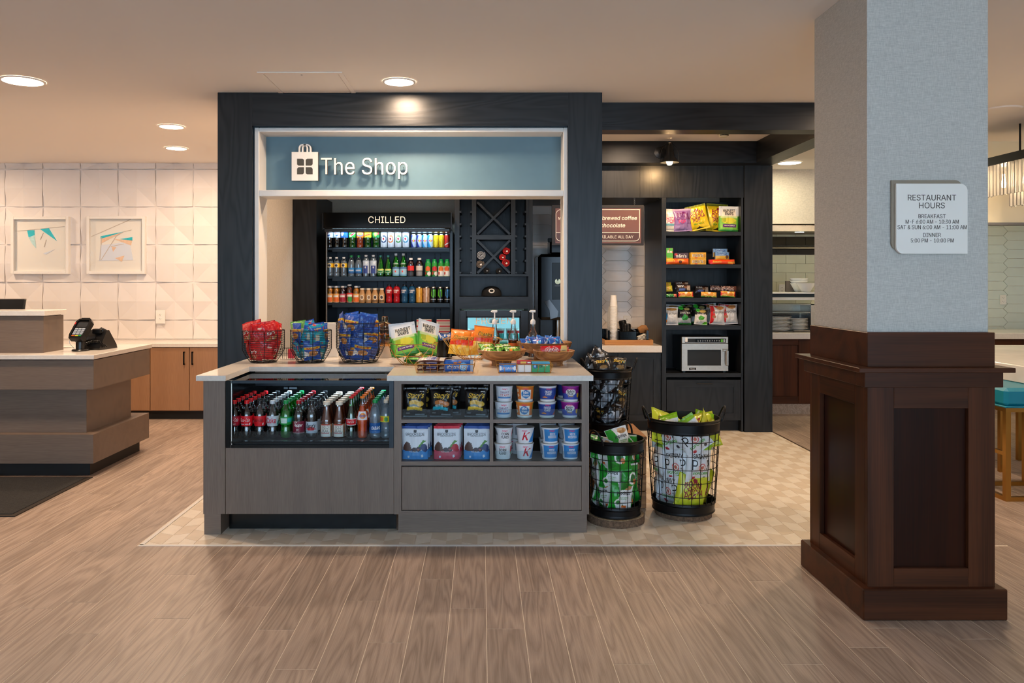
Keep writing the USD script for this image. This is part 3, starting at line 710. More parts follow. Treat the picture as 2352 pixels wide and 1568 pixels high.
for zt_, zb2 in ((Z(462, DB), Z(539.5, DB)), (Z(550, DB), Z(629, DB))):
    wr.add('cross_slat', slat(wx[3] + .01, zb2 + .008, wx[4] - .01, zt_ - .008), 'black_oak_x')
    wr.add('cross_slat', mv(slat(wx[3] + .01, zt_ - .008, wx[4] - .01, zb2 + .008), 0, .0005), 'black_oak_x')
for py in (486.5, 514.6, 542.7, 570.6, 598.7, 626):
    for xa, xb in ((wx[1], wx[1] + .018), (wx[2] - .018, wx[2]), (wx[5], wx[5] + .018), (wx[6] - .014, wx[6] + .004)):
        wr.add('bottle_peg', bx(xa, xb, DB + .004, 7.9, Z(py + 2.2, DB), Z(py - 2.2, DB)), 'black_oak_x')
wr.add('post', bx(wx[6], wx[7], DB + .002, 7.95, Z(629, DB), WT), 'black_oak_z')

# left pier beside the chilled cabinet
single('end_pier', bx(-1.822, X(728, DB), 7.60, 8.40, 0, 2.298), 'black_oak_z', 'black oak pier left of the chilled drinks cabinet', 'pier')

# chilled drinks cabinet
dh = 7.45
co = Thing('drinks_cabinet', 'tall black open drinks cabinet under a lit header reading CHILLED', 'cooler', (-.9, 7.8, 0))
kx0, kx1 = X(742, dh), X(1036, dh)
co.add('header', join(rb(kx0, kx1, dh, 7.625, Z(524, dh), Z(488, dh), .006), bx(kx0, kx1, 7.626, 8.2, 2.04, Z(488, dh))), 'gloss_black')
co.add('header_rim', join(bx(kx0 - .008, kx0 + .004, dh - .004, dh + .1, Z(527, dh), Z(489, dh)), bx(kx1 - .004, kx1 + .008, dh - .004, dh + .1, Z(527, dh), Z(489, dh))), 'black_metal')
co.add('header_lip', rb(kx0 + .012, kx1 - .012, dh + .01, 7.62, Z(532, dh), Z(524.5, dh), .004), 'black_plastic')
co.add('lettering', mv(front(text('CHILLED', Z(497, dh) - Z(512, dh), w=X(931, dh) - X(846, dh), depth=.003), dh), X(888.5, dh), 0, Z(512, dh)), 'letter_white', label='white lettering CHILLED')
ix0, ix1 = X(752, 7.65), X(1034, 7.65)
co.add('side_wall', bx(X(747, 7.6), ix0, 7.6, 8.25, .1, Z(527, dh)), 'gloss_black'); co.add('side_wall', bx(ix1, X(1039.5, 7.6), 7.6, 8.25, .1, Z(527, dh)), 'gloss_black')
co.add('edge_trim', bx(X(749.5, 7.6), X(751.5, 7.6), 7.595, 7.60, .1, Z(530, 7.6)), 'steel'); co.add('edge_trim', bx(X(1035, 7.6), X(1036, 7.6), 7.595, 7.60, .1, Z(530, 7.6)), 'black_metal')
co.add('back_wall', bx(ix0, ix1, 8.18, 8.2, .1, Z(525, dh)), 'navy_steel')
slots = []
for i in range(4):
    for dx in (-.03, .03):
        xx = ix0 + (i + .5) * (ix1 - ix0) / 4 + dx
        for k in range(34): slots.append(bx(xx - .004, xx + .004, 8.176, 8.181, .75 + k * .036, .775 + k * .036))
co.add('shelf_slots', join(*slots), 'black_matte')
co.add('base', bx(X(747, 7.6), X(1039.5, 7.6), 7.55, 8.25, .0, .62), 'gloss_black')
CS = [(569, 578.5), (635, 645.5), (696, 706)]
for a, b in CS:
    s_ = co.add('shelf', bx(ix0 + .004, ix1, 7.66, 8.17, Z(a + 5, 7.65), Z(a, 7.65)), 'navy_steel')
    co.add('price_rail', rb(X(763, 7.65), ix1 - .002, 7.64, 7.66, Z(b, 7.65), Z(a, 7.65), .003), 'navy_steel', under=s_)
co.add('shelf', bx(ix0 + .004, ix1, 7.62, 8.17, .90, .925), 'navy_steel')
co.add('light_strip', bx(ix0 + .05, ix1 - .05, 7.626, 7.655, 1.952, 1.96), 'cooler_led')

# freezer with glass door
fz_ = Thing('freezer', 'small black freezer with a bright glass door lettered FROZEN', 'freezer', ((wx[1] + wx[7]) / 2, 7.7, .2))
gx0, gx1, gz1, gz0 = X(1071, 7.56), X(1196, 7.56), Z(727, 7.56), .62
fz_.add('door_frame', join(rb(wx[1] + .004, gx0, 7.55, 7.60, .3, Z(713, 7.56)), rb(gx1, wx[7] - .004, 7.55, 7.60, .3, Z(713, 7.56)), rb(gx0, gx1, 7.55, 7.60, gz1, Z(713, 7.56)), rb(gx0, gx1, 7.55, 7.60, .3, gz0)), 'black_plastic')
fz_.add('door_gasket', join(bx(gx0, gx0 + .012, 7.57, 7.60, gz0, gz1), bx(gx1 - .012, gx1, 7.57, 7.60, gz0, gz1), bx(gx0, gx1, 7.57, 7.60, gz1 - .01, gz1)), 'navy_steel')
fz_.add('door_glass', bx(gx0, gx1, 7.575, 7.58, gz0, gz1), 'case_glass')
fz_.add('lettering', mv(front(text('FROZEN', Z(728.6, 7.56) - Z(744, 7.56), w=X(1177, 7.56) - X(1093, 7.56), depth=.001), 7.574), X(1135, 7.56), 0, Z(744, 7.56)), 'letter_white', label='white lettering FROZEN on the glass')
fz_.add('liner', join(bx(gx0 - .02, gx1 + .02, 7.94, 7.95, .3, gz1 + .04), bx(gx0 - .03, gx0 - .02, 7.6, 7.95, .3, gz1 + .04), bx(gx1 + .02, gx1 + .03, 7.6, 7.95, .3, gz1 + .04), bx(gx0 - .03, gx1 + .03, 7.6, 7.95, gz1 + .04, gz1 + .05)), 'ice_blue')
fz_.add('light_strip', join(bx(gx0 - .018, gx0 - .006, 7.605, 7.62, .5, gz1 + .02), bx(gx1 + .006, gx1 + .018, 7.605, 7.62, .5, gz1 + .02)), 'freezer_led')
fz_.add('vent_grille', join(*[bx(X(1125, 7.9) + i * .012, X(1125, 7.9) + i * .012 + .007, 7.925, 7.939, Z(731, 7.9) - .02 - r * .012, Z(731, 7.9) - .013 - r * .012) for i in range(8) for r in range(3)]), 'black_plastic')
FSZ = Z(777, 7.7)
fz_.add('shelf', bx(gx0 - .018, gx1 + .018, 7.62, 7.93, FSZ - .012, FSZ), 'white_plastic')

# hanging menu sign
dm = 7.68
mx0, mx1, mz1, mz0 = X(1268, dm), X(1478.5, dm), Z(471, dm), Z(563, dm)
ms = Thing('menu_sign', 'brown hanging coffee sign in a dark frame on chains', 'sign', ((mx0 + mx1) / 2, dm, mz1))
fw = .032
ms.add('frame', join(bx(mx0, mx0 + fw, dm, dm + .035, mz0, mz1), bx(mx1 - fw * .7, mx1, dm, dm + .035, mz0, mz1), bx(mx0 + fw, mx1 - fw * .7, dm, dm + .035, mz0, mz0 + fw * .6), bx(mx0 + fw, mx1 - fw * .7, dm, dm + .035, mz1 - fw * .8, mz1)), 'dark_frame')
ms.add('panel', bx(mx0 + fw, mx1 - fw * .7, dm + .008, dm + .03, mz0 + fw * .6, mz1 - fw * .8), 'sign_brown')
ms.add('lower_band', bx(X(1278, dm), X(1470, dm), dm + .0065, dm + .008, Z(555, dm), Z(533.5, dm)), 'sign_brown_dark')
bp = sbox(X(1276.5, dm), Z(554, dm), X(1470, dm), Z(480.5, dm)).buffer(-.05).buffer(.05)
bp = bp.union(sbox(X(1420, dm), Z(500, dm), X(1470, dm), Z(480.5, dm)))
ms.add('border_line', mv(front(prism(bp.difference(bp.buffer(-.0055)), 0, .001), dm + .008), 0, -.0012, 0), 'ink_cream')
ms.add('border_line', bx(X(1277, dm), X(1470, dm), dm + .006, dm + .008, Z(534.2, dm), Z(533, dm)), 'ink_cream')
ms.add('lettering', mv(front(text('brewed coffee', Z(496, dm) - Z(504.5, dm), True, w=X(1464, dm) - X(1384.5, dm), slant=.14, align=1), dm + .0075), X(1463, dm), 0, Z(504.5, dm)), 'ink_cream')
ms.add('lettering', mv(front(text('w', Z(496, dm) - Z(504.5, dm), True, slant=.14, align=-1), dm + .0075), X(1281.5, dm), 0, Z(504.5, dm)), 'ink_cream')
ms.add('lettering', mv(front(text('chocolate', Z(513, dm) - Z(521.5, dm), True, w=X(1438, dm) - X(1381, dm), slant=.14, align=1), dm + .0075), X(1436, dm), 0, Z(521.5, dm)), 'ink_cream')
ms.add('lettering', mv(front(text('AVAILABLE ALL DAY', Z(540.5, dm) - Z(546.8, dm), w=X(1455, dm) - X(1369, dm), align=1), dm + .006), X(1455, dm), 0, Z(546.8, dm)), 'ink_cream')
for px in (1288.5, 1458): 
    ms.add('chain', join(*[ring(0, 0, 0, .006, .0014, 10, 4) if False else mv(xf(ring(0, 0, 0, .0065, .0015, 10, 4), rot('x', 90) if k % 2 else rot('y', 90)), X(px, dm), dm + .018, mz1 + .008 + k * .0105) for k in range(int((fz0 - mz1) / .0105))]), 'chrome')

# ================================================================== lobby: front desk, wall units
fd = Thing('front_desk', 'stepped grey laminate front desk with white stone tops', 'desk', (-4.5, 6.3, 0))
XE = -6.98
fd.add('toe_kick', bx(XE, -2.938, 5.915, 6.77, 0, .12), 'black_matte')
fd.add('lower_tier', bx(XE, -2.882, 5.85, 6.83, .101, .316), 'grey_laminate_x')
fd.add('middle_tier', bx(XE, -2.972, 5.93, 6.68, .316, .65), 'grey_laminate_x')
fd.add('upper_tier', bx(XE, -2.88, 5.85, 6.84, .65, .868), 'grey_laminate_x')
fd.add('desk_top', rb(XE, -2.868, 5.83, 6.86, .875, .91, .003), 'quartz')
fd.add('top_shadow_gap', bx(XE, -2.90, 5.87, 6.82, .866, .876), 'black_matte')
fd.add('riser', bx(XE, -3.332, 5.995, 6.28, .91, 1.187), 'grey_laminate_x')
fd.add('riser_top', rb(XE, -3.315, 5.975, 6.30, 1.192, 1.231, .003), 'quartz')
fd.add('riser_gap', bx(XE, -3.345, 6.0, 6.27, 1.186, 1.193), 'black_matte')
# credenza
D8 = 8.28
cr = Thing('credenza', 'laminate credenza, warm lamplight in its colour, two doors, against the panel wall', 'cabinet', (-3.4, 8.5, 0))
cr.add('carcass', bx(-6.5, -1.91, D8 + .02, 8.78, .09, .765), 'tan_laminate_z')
for a, b in ((345.5, 434), (436, 524)): 
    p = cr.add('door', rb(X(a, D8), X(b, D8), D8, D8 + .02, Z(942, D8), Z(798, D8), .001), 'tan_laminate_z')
    hx = X(424, D8) if a < 400 else X(443, D8)
    h1, h0 = Z(807, D8), Z(837, D8)
    cr.add('handle', join(bx(hx - .006, hx + .006, D8 - .03, D8 - .02, h0, h1), bx(hx - .006, hx + .006, D8 - .03, D8, h0, h0 + .012), bx(hx - .006, hx + .006, D8 - .03, D8, h1 - .012, h1)), 'black_metal', under=p)
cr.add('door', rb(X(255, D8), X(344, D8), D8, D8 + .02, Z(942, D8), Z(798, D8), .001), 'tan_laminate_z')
cr.add('toe_kick', bx(-6.4, -1.95, 8.34, 8.36, 0, .09), 'black_matte')
cr.add('top', rb(-6.5, -1.91, D8 - .01, 8.805, Z(797, D8), Z(788.5, D8), .002), 'quartz')
cr.add('upstand', rb(-6.5, -1.91, 8.77, 8.80, Z(788.5, D8), Z(779.5, 8.77), .002), 'white_panel')

# framed prints
def framed(x0, x1, y0, y1, label, art):
    z1, z0 = Z(y0, 8.735), Z(y1, 8.735); xa, xb = X(x0, 8.735), X(x1, 8.735); fw = .032
    t = Thing('framed_print', label, 'picture', ((xa + xb) / 2, 8.77, z0))
    t.add('frame', join(rb(xa, xa + fw, 8.735, 8.79, z0, z1), rb(xb - fw, xb, 8.735, 8.79, z0, z1), rb(xa + fw, xb - fw, 8.735, 8.79, z0, z0 + fw), rb(xa + fw, xb - fw, 8.735, 8.79, z1 - fw, z1)), 'white_trim')
    t.add('mount', bx(xa + fw, xb - fw, 8.775, 8.789, z0 + fw, z1 - fw), 'paper_white')
    W, Hh = xb - xa, z1 - z0
    for nm, mat, pts, o in art:
        P = Polygon([(xa + u * W, z0 + v * Hh) for u, v in pts]); t.add(nm, front(prism(P, 0, .003 + o), 8.775), mat)
    t.add('glazing', bx(xa + fw, xb - fw, 8.750, 8.753, z0 + fw, z1 - fw), 'picture_glass')
    # shadow-gap hanger behind the frame
    t.add('back_batten', bx(xa + .05, xb - .05, 8.79, 8.80, z0 + .05, z1 - .05), 'white_trim')
plain('turquoise', '#2cc3d0', .5, vary=.1, scale=20); plain('pale_sea', '#bfe0dc', .5, vary=.2, scale=25); plain('sand', '#eec9a8', .6, vary=.12, scale=30); plain('pale_paper', '#dfe3ea', .7); plain('paper_edge', '#cdbfae', .7)
framed(24, 157, 497, 629, 'white framed cut paper artwork with turquoise shards, the left one of two', [
    ('paper_shard', 'turquoise', [(.255, .76), (.38, .765), (.385, .68), (.28, .64)], .0), ('paper_shard', 'pale_sea', [(.28, .64), (.385, .68), (.41, .45), (.345, .52)], .0),
    ('paper_shard', 'turquoise', [(.48, .785), (.63, .80), (.77, .575), (.74, .60)], .001), ('paper_fold', 'paper_edge', [(.05, .752), (.24, .768), (.90, .835), (.905, .829), (.24, .762), (.05, .746)], .002),
    ('paper_fold', 'paper_edge', [(.53, .72), (.54, .72), (.485, .60), (.475, .60)], .002), ('paper_fold', 'paper_edge', [(.58, .60), (.59, .60), (.555, .47), (.545, .47)], .002), ('paper_shard', 'pale_paper', [(.53, .36), (.73, .43), (.58, .34)], .001)])
framed(198, 332, 496, 629, 'white framed cut paper artwork with sea and sand strips, the right one of two', [
    ('paper_shard', 'pale_paper', [(.22, .50), (.72, .56), (.78, .24), (.19, .23)], .0), ('paper_shard', 'turquoise', [(.22, .655), (.62, .735), (.22, .61)], .001), ('paper_shard', 'sand', [(.22, .61), (.58, .715), (.22, .525)], .001),
    ('paper_shard', 'turquoise', [(.55, .605), (.765, .64), (.765, .58)], .001), ('paper_shard', 'sand', [(.45, .605), (.765, .585), (.74, .495)], .001),
    ('paper_fold', 'paper_edge', [(.06, .655), (.74, .955), (.745, .945), (.06, .645)], .002), ('paper_fold', 'paper_edge', [(.20, .24), (.235, .64), (.245, .64), (.212, .24)], .002), ('paper_fold', 'paper_edge', [(.22, .24), (.48, .655), (.62, .74), (.75, .77), (.75, .76), (.62, .73), (.49, .65), (.232, .24)], .002),
    ('paper_shard', 'sand', [(.41, .475), (.49, .465), (.435, .385)], .002), ('paper_shard', 'sand', [(.47, .275), (.63, .32), (.585, .215)], .002), ('paper_fold', 'paper_edge', [(.39, .48), (.62, .525), (.62, .518), (.40, .472)], .002)])
def outlet(x, y, d, label, w=.075, h=.118, n='outlet'):
    t = Thing('wall_outlet', label, 'outlet', (x, d, y))
    t.add('cover_plate', rb(x - w / 2, x + w / 2, d - .007, d, y - h / 2, y + h / 2, .002), 'white_plastic')
    for dz in (-.022, .022):
        s = t.add('socket', rb(x - .017, x + .017, d - .009, d - .006, y + dz - .014, y + dz + .014, .002), 'cup_white')
        t.add('slots', join(bx(x - .008, x - .005, d - .0095, d - .008, y + dz - .003, y + dz + .007), bx(x + .005, x + .008, d - .0095, d - .008, y + dz - .003, y + dz + .007), bx(x - .002, x + .002, d - .0095, d - .008, y + dz - .010, y + dz - .006)), 'ink_black', under=s)
outlet(X(368.5, 8.77), Z(727.5, 8.77), 8.775, 'white wall outlet above the credenza', .105, .15)
outlet(X(2305, 9.48), Z(688, 9.48), 9.49, 'white wall outlet on the pale picket tiles beyond the pillar')
outlet(X(1796, 9.88), Z(664, 9.88), 9.885, 'white wall outlet behind the kitchen shelf')
# ================================================================== desk equipment
mo = Thing('computer_monitor', 'dark monitor seen from behind over the front desk', 'monitor', (-3.7, 6.42, .91))
mM = rot('x', -14)
mzc = 1.16
def MT(m): return mv(xf(m, mM), X(20, 6.4) - .06, 6.42, mzc)
mo.add('back_shell', MT(rb(-.25, .165, -.022, .0, -.11, .15, .006)), 'black_plastic')
mo.add('screen', MT(bx(-.245, .16, .0005, .004, -.105, .145)), 'screen_glass'); mo.add('bezel', MT(rb(-.255, .172, -.004, .004, -.115, .156, .002)), 'steel')
mo.add('stand', join(bx(X(20, 6.4) - .14, X(20, 6.4) - .09, 6.42, 6.45, .915, 1.16), bx(X(20, 6.4) - .22, X(20, 6.4), 6.36, 6.52, .9115, .922)), 'black_plastic')

# payment terminal on its swivel stand
dt = 6.17; tx = X(185, dt)
pt = Thing('payment_terminal', 'black card payment terminal with colour keys on a swivel stand', 'terminal', (tx, dt, .91))
pt.add('stand_base', lathe([(0, 0), (.062, 0), (.064, .004), (.058, .012), (.034, .014), (.034, .10), (0, .10)], 28, tx, dt, .9115), 'black_plastic', True)
pt.add('stand_collar', lathe([(.036, .07), (.042, .075), (.042, .105), (0, .105)], 24, tx, dt, .91), 'black_plastic', True)
TM = tra(tx + .002, dt - .01, 1.075) @ rot('z', -8) @ rot('x', -42)
def PT(m): return xf(m, TM)
body = Polygon([(-.046, -.085), (.046, -.085), (.058, -.05), (.06, .075), (.045, .098), (-.045, .098), (-.06, .075), (-.058, -.05)])
hb = front(prism(body, -.035, .0)); pt.add('housing', PT(hb), 'black_plastic')
pt.add('guard_frame', PT(front(prism(body.buffer(.007).difference(body.buffer(-.009)), -.03, .010))), 'black_metal')
pt.add('screen', PT(bx(-.042, .042, -.003, 0, .026, .072)), 'screen_glass')
pt.add('key_well', PT(bx(-.046, .046, -.0025, 0, -.066, .02)), 'black_matte')
for r in range(4):
    for c_ in range(3):
        x_ = -.03 + c_ * .030; z_ = .006 - r * .0165
        pt.add('key', PT(rb(x_ - .0125, x_ + .0125, -.007, -.002, z_ - .0062, z_ + .0062, .001)), 'price_grey')
for c_, m_ in enumerate(('ink_orange', 'ink_yellow', 'cap_green')): pt.add('key', PT(rb(-.0425 + c_ * .030, -.0175 + c_ * .030, -.007, -.002, -.066, -.058, .001)), m_)
pt.add('carry_handle', PT(tube([(-.035, -.0, .098), (-.034, -.004, .112), (.034, -.004, .112), (.035, 0, .098)], .0045, 6)), 'black_metal')
pt.add('side_button', PT(rb(-.066, -.058, -.012, .0, .045, .068, .002)), 'cap_red'); pt.add('side_button', PT(rb(-.066, -.058, -.012, .0, -.005, .012, .002)), 'black_plastic')
t_ = np.linspace(0, 1, 14)
pt.add('cable', tube(np.stack([tx - .05 - .05 * np.sin(t_ * math.pi), dt - .0 + .05 * t_, .93 + .075 * np.sin(t_ * math.pi * .5)], 1), .0022, 5), 'price_grey')
# desk phone
pxx, pyy = X(228, 6.36), 6.36
ph = Thing('desk_phone', 'black desk phone with coiled cord behind the payment terminal', 'phone', (pxx, pyy, .91))
wedge = Polygon([(-.11, 0), (.11, 0), (.115, .01), (.02, .15), (-.005, .15), (-.10, .03)])
wm = prism(wedge, -.085, .085); wm = (wm[0][:, [2, 0, 1]] * [1, 1, 1], wm[1][:, ::-1])
ph.add('body', mv(xf(wm, rot('z', 170)), pxx, pyy, .9115), 'black_plastic')
hs = tube([(pxx + .045, pyy + .10, .945), (pxx + .05, pyy + .055, .99), (pxx + .045, pyy - .005, 1.055), (pxx + .03, pyy - .035, 1.062)], [.022, .017, .018, .024], 8)
ph.add('handset', hs, 'black_plastic', True)
ph.add('handset', rb(pxx - .03, pxx + .045, pyy - .07, pyy - .015, 1.035, 1.075, .008), 'black_plastic')
ph.add('display', mv(xf(bx(-.05, .03, -.002, .002, -.016, .016), rot('x', -40)), pxx - .03, pyy - .065, 1.0), 'screen_glass')
tt = np.linspace(0, 1, 150); yy = pxx - .055 + .15 * tt
ph.add('coiled_cord', tube(np.stack([yy, pyy - .10 + .014 * np.cos(tt * 90) + .02 * tt, .955 + .03 * np.sin(tt * math.pi) - .022 * tt + .012 * np.sin(tt * 90)], 1), .0035, 5), 'black_plastic')
single('paper_card', mv(xf(bx(-.06, .06, -.04, .04, 0, .002), rot('z', 10)), X(150, 6.5), 6.5, .9112), 'paper_white', 'small white card lying on the desk left of the terminal', 'card')

# entrance mat
mt = Thing('floor_mat', 'dark ribbed floor mat with brown edge before the front desk', 'mat', (-3.8, 5.35, 0))
mt.add('edging', bx(-5.2, -2.88, 4.86, 5.84, .0006, .006), 'mat_edge'); mt.add('pile', rb(-5.17, -2.915, 4.895, 5.81, .003, .011, .003), 'mat_pile')

# ================================================================== kitchen pass seen between the shelf unit and the pillar
kp = Thing('kitchen_pass', 'dark wood panelled kitchen pass with white stone top', 'counter', (4.5, 8.9, 0))
kp.add('counter_top', rb(2.83, 6.95, 8.58, 9.28, .825, Z(765, 8.58), .003), 'quartz')
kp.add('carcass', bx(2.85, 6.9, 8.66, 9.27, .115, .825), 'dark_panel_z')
for i in range(5):
    xa = X(1834, 8.63) - .62 + i * .78
    kp.add('panel', bx(xa + .001, xa + .62, 8.65, 8.66, .19, .765), 'stained_pine_z'); kp.add('stile', rb(xa + .62, xa + .779, 8.63, 8.66, .115, .825, .002), 'stained_pine_z')
    kp.add('rail', rb(xa + .001, xa + .619, 8.63, 8.66, .755, .825, .002), 'stained_pine_x'); kp.add('rail', rb(xa + .001, xa + .619, 8.63, 8.66, .115, .195, .002), 'stained_pine_x')
kp.add('plinth', bx(2.83, 6.9, 8.64, 8.70, 0, .115), 'oak_plank')
wk = Thing('wall_kitchen', 'kitchen back wall with pale brick tiles and a black tile band', 'wall', kind='structure')
wk.add('backing', bx(2.82, 7, 9.9, 10.0, 0, CEIL), 'grout')
th, tw = .1135, .245
for r in range(12):
    z = Z(668, 9.9) - 3 * th + r * th
    for i in range(12):
        xa = X(1770, 9.9) - .3 + i * tw + (tw / 2 if r % 2 else 0)
        if xa > 4.75: continue
        blk = 546 < CY - (z + th / 2 - H) * F / 9.9 < 586
        wk.add('tile', rb(xa + .0015, xa + tw - .0015, 9.888, 9.901, z + .0015, z + th - .0015, .0015), 'black_tile' if blk else 'kitchen_tile')
wu = Thing('wall_bulkhead', 'papered bulkhead over the kitchen pass', 'wall', kind='structure')
wu.add('panel', bx(2.81, 4.45, 9.29, 9.42, Z(514, 9.29), CEIL), 'linen_warm')
wu.add('panel', bx(4.45, 7, 7.44, 7.60, Z(511, 7.44), CEIL), 'cream_paint')
wu.add('return', bx(4.45, 4.55, 7.60, 9.42, Z(511, 7.44), CEIL), 'cream_paint')
wu.add('edge', bx(4.46, 7, 7.43, 7.61, Z(516, 7.44), Z(511, 7.44)), 'ink_grey')
wt_ = Thing('wall_dining', 'dining wall of pale sage picket tiles beyond the pillar', 'wall', kind='structure')
wt_.add('backing', bx(4.7, 7, 9.51, 9.6, 0, CEIL), 'grout')
for ci in range(9):
    xc = X(2283, 9.5) + (ci - 1) * (LL - PP + .002)
    for rj in range(17):
        zc = .80 + rj * HH + (HH / 2 if ci % 2 else 0); g = .0016
        P = Polygon([(xc - LL / 2 + g, zc), (xc - LL / 2 + PP, zc - HH / 2 + g), (xc + LL / 2 - PP, zc - HH / 2 + g), (xc + LL / 2 - g, zc), (xc + LL / 2 - PP, zc + HH / 2 - g), (xc - LL / 2 + PP, zc + HH / 2 - g)]).intersection(sbox(4.72, .8, 7, 2.6))
        if P.area > 1e-4: wt_.add('tile', front(prism(P, 0, .011), 9.51), 'sage_tile')
wf = Thing('wall_far', 'far wall closing the kitchen', 'wall', kind='structure')
wf.add('panel', bx(-7, 7.1, 10.9, 11.0, 0, CEIL), 'cream_paint'); 
# hood, shelf, glass, warming unit
d9 = 9.2
hd = Thing('extractor_hood', 'steel hood edge with a small light under the papered bulkhead', 'hood', (3.5, 9.3, Z(520, d9)))
hd.add('hood_edge', bx(2.83, 4.44, 9.2, 9.85, Z(531, d9), Z(517, d9)), 'brushed_steel'); hd.add('hood_lamp', lathe([(0, 0), (.05, 0)], 20, X(1840, 9.3), 9.35, Z(531.5, d9)), 'hood_led')
hd.add('utensil_rail', tube([(2.85, 9.80, Z(569, 9.8)), (4.4, 9.80, Z(569, 9.8))], .012, 6), 'chrome')  # chrome tube stands in for the light reflected along the black tile band
ks = Thing('pass_shelf', 'white kitchen pass shelf with dark edge on steel posts', 'shelf', (3.5, 9.0, 1.3))
ks.add('shelf_top', rb(2.86, 4.4, 8.75, 9.15, Z(675, 8.75), Z(671, 8.75)), 'porcelain'); ks.add('edge_band', bx(2.86, 4.4, 8.76, 9.14, Z(682, 8.75), Z(675.2, 8.75)), 'navy_steel'); ks.add('under_rail', bx(2.86, 4.4, 8.75, 9.14, Z(689, 8.75), Z(682.5, 8.75)), 'porcelain')
for xx in (2.88, 4.36): ks.add('post', bx(xx - .015, xx + .015, 8.95, 8.98, .895, Z(689, 8.75)), 'brushed_steel')
ks.add('sneeze_guard', xf(bx(2.9, X(1864, 8.72), 0, .006, -.19, 0), tra(0, 8.72, Z(690, 8.72)) @ rot('x', 30)), 'case_glass')
wm_ = Thing('warming_drawer', 'steel plate warmer with a shiny back under the pass shelf', 'warmer', (3.6, 9.1, .9))
wm_.add('cabinet', join(bx(2.92, 3.74, 9.15, 9.2, .8905, 1.20), bx(3.70, 3.74, 8.85, 9.15, .8905, 1.20), bx(2.92, 3.74, 8.85, 9.15, 1.19, 1.20)), 'brushed_steel'); wm_.add('tray', bx(2.93, 3.69, 8.85, 9.14, 1.10, 1.112), 'steel')
wm_.add('window', bx(2.93, 3.69, 9.14, 9.149, .93, 1.09), 'screen_glass')
# crockery
def plate_prof(r): return [(0, .004), (r * .55, .004), (r * .62, .0), (r * .66, .004), (r, .017), (r, .020), (r * .66, .009), (0, .008)]
kpl = kind_class('dinner_plate'); kpl.add('plate', lathe(plate_prof(.135), 28), 'porcelain', True, local=True)
ksd = kind_class('side_plate'); ksd.add('plate', lathe(plate_prof(.10), 28), 'porcelain', True, local=True)
nth = ['lowest', 'second', 'third', 'fourth', 'fifth', 'sixth', 'seventh', 'eighth', 'ninth', 'tenth', 'eleventh', 'twelfth']
for i in range(10): copy(kpl, 'dinner_plate', tra(X(1796, 8.85), 8.93, .898 + i * .0155), f'{nth[i]} white dinner plate from below in the wide stack on the pass', 'plate', 'white dinner plates')
for i in range(8): copy(ksd, 'side_plate', tra(X(1838, 8.85), 8.9, .898 + i * .0155 + .012), f'{nth[i]} white side plate from below in the smaller stack on the pass', 'plate', 'white side plates')
single('stack_riser', rb(X(1820, 8.85), X(1856, 8.85), 8.80, 9.0, .897, .909), 'steel', 'low steel riser under the side plates', 'riser')
kbw = kind_class('serving_bowl'); kbw.add('bowl', lathe([(0, .0), (.04, 0), (.052, .012), (.088, .075), (.098, .10), (.102, .10), (.096, .088), (.054, .02), (0, .014)], 28), 'porcelain', True, local=True)
for i in range(3): copy(kbw, 'serving_bowl', tra(X(1838, 9.0), 9.04, Z(671, 8.75) + .001 + i * .028), f'{["bottom", "middle", "top"][i]} white bowl of the stack of three on the pass shelf', 'bowl', 'white bowls on the pass shelf')
copy(kbw, 'serving_bowl', tra(X(1851, 8.83), 8.83, Z(671, 8.75) + .001), 'single white bowl in front of the stack on the pass shelf', 'bowl', 'white bowls on the pass shelf')
single('notice_box', rb(X(1805, 9.05), X(1830, 9.05), 9.04, 9.08, Z(671, 8.75) + .001, Z(645, 9.05)), 'ink_brown', 'flat brown board standing behind the white bowls', 'board')

# ================================================================== dining side: chandelier, marble counter, stool
ch = Thing('chandelier', 'long chandelier of hanging glass rods on a black bar', 'chandelier', (4.5, 6.0, CEIL))
cz_ = 2.43; 
ch.add('bar', join(bx(4.30, 4.72, 5.0, 6.98, cz_, cz_ + .07)), 'black_metal')
for yy in (5.4, 6.6): ch.add('suspension_rod', tube([(4.51, yy, cz_ + .05), (4.51, yy, CEIL)], .008, 8), 'black_metal')
rd = random.Random(3)
for k, (xx, ztop, zlo) in enumerate(((4.315, cz_, 2.165), (4.40, cz_, 2.07), (4.705, cz_, 2.165))):
    for i in range(44):
        yy = 5.02 + i * .0445 + (.01 if k == 1 else 0)
        if k == 1 and not 5.3 < yy < 6.55: continue
        ch.add('crystal_rod', lathe([(0, zlo + rd.uniform(-.004, .004)), (.016, zlo + .008), (.016, ztop), (0, ztop)], 6, xx, yy, 0), 'crystal')
for i in range(7): ch.add('bulb', lathe([(0, 0), (.014, .008), (.018, .04), (.012, .07), (.008, .12), (0, .12)], 12, 4.52, 5.2 + i * .27, 2.26), 'crystal_bulb', True)
mc = Thing('marble_counter', 'thick white marble dining counter beyond the pillar', 'counter', (4.6, 6.0, 0))
mc.add('slab', rb(3.73, 5.6, 4.9, 7.25, .75, .869, .004), 'marble'); mc.add('support', bx(4.75, 5.3, 5.3, 6.9, 0, .75), 'paper_white')
bs = Thing('bar_stool', 'teal cushioned bar stool with a brass box frame', 'stool', (3.68, 5.42, 0))
s0, s1, u0, u1 = 3.46, 3.90, 5.20, 5.64
bs.add('seat', rb(s0 - .005, s1 + .005, u0 - .005, u1 + .005, .625, .748, .022), 'teal_vinyl', 30); bs.add('seat_piping', rb(s0 - .008, s1 + .008, u0 - .008, u1 + .008, .618, .63, .004), 'teal_vinyl')
w_ = .034
for xx in (s0, s1 - w_):
    for yy in (u0, u1 - w_): bs.add('leg', bx(xx, xx + w_, yy, yy + w_, .0, .618), 'brass')
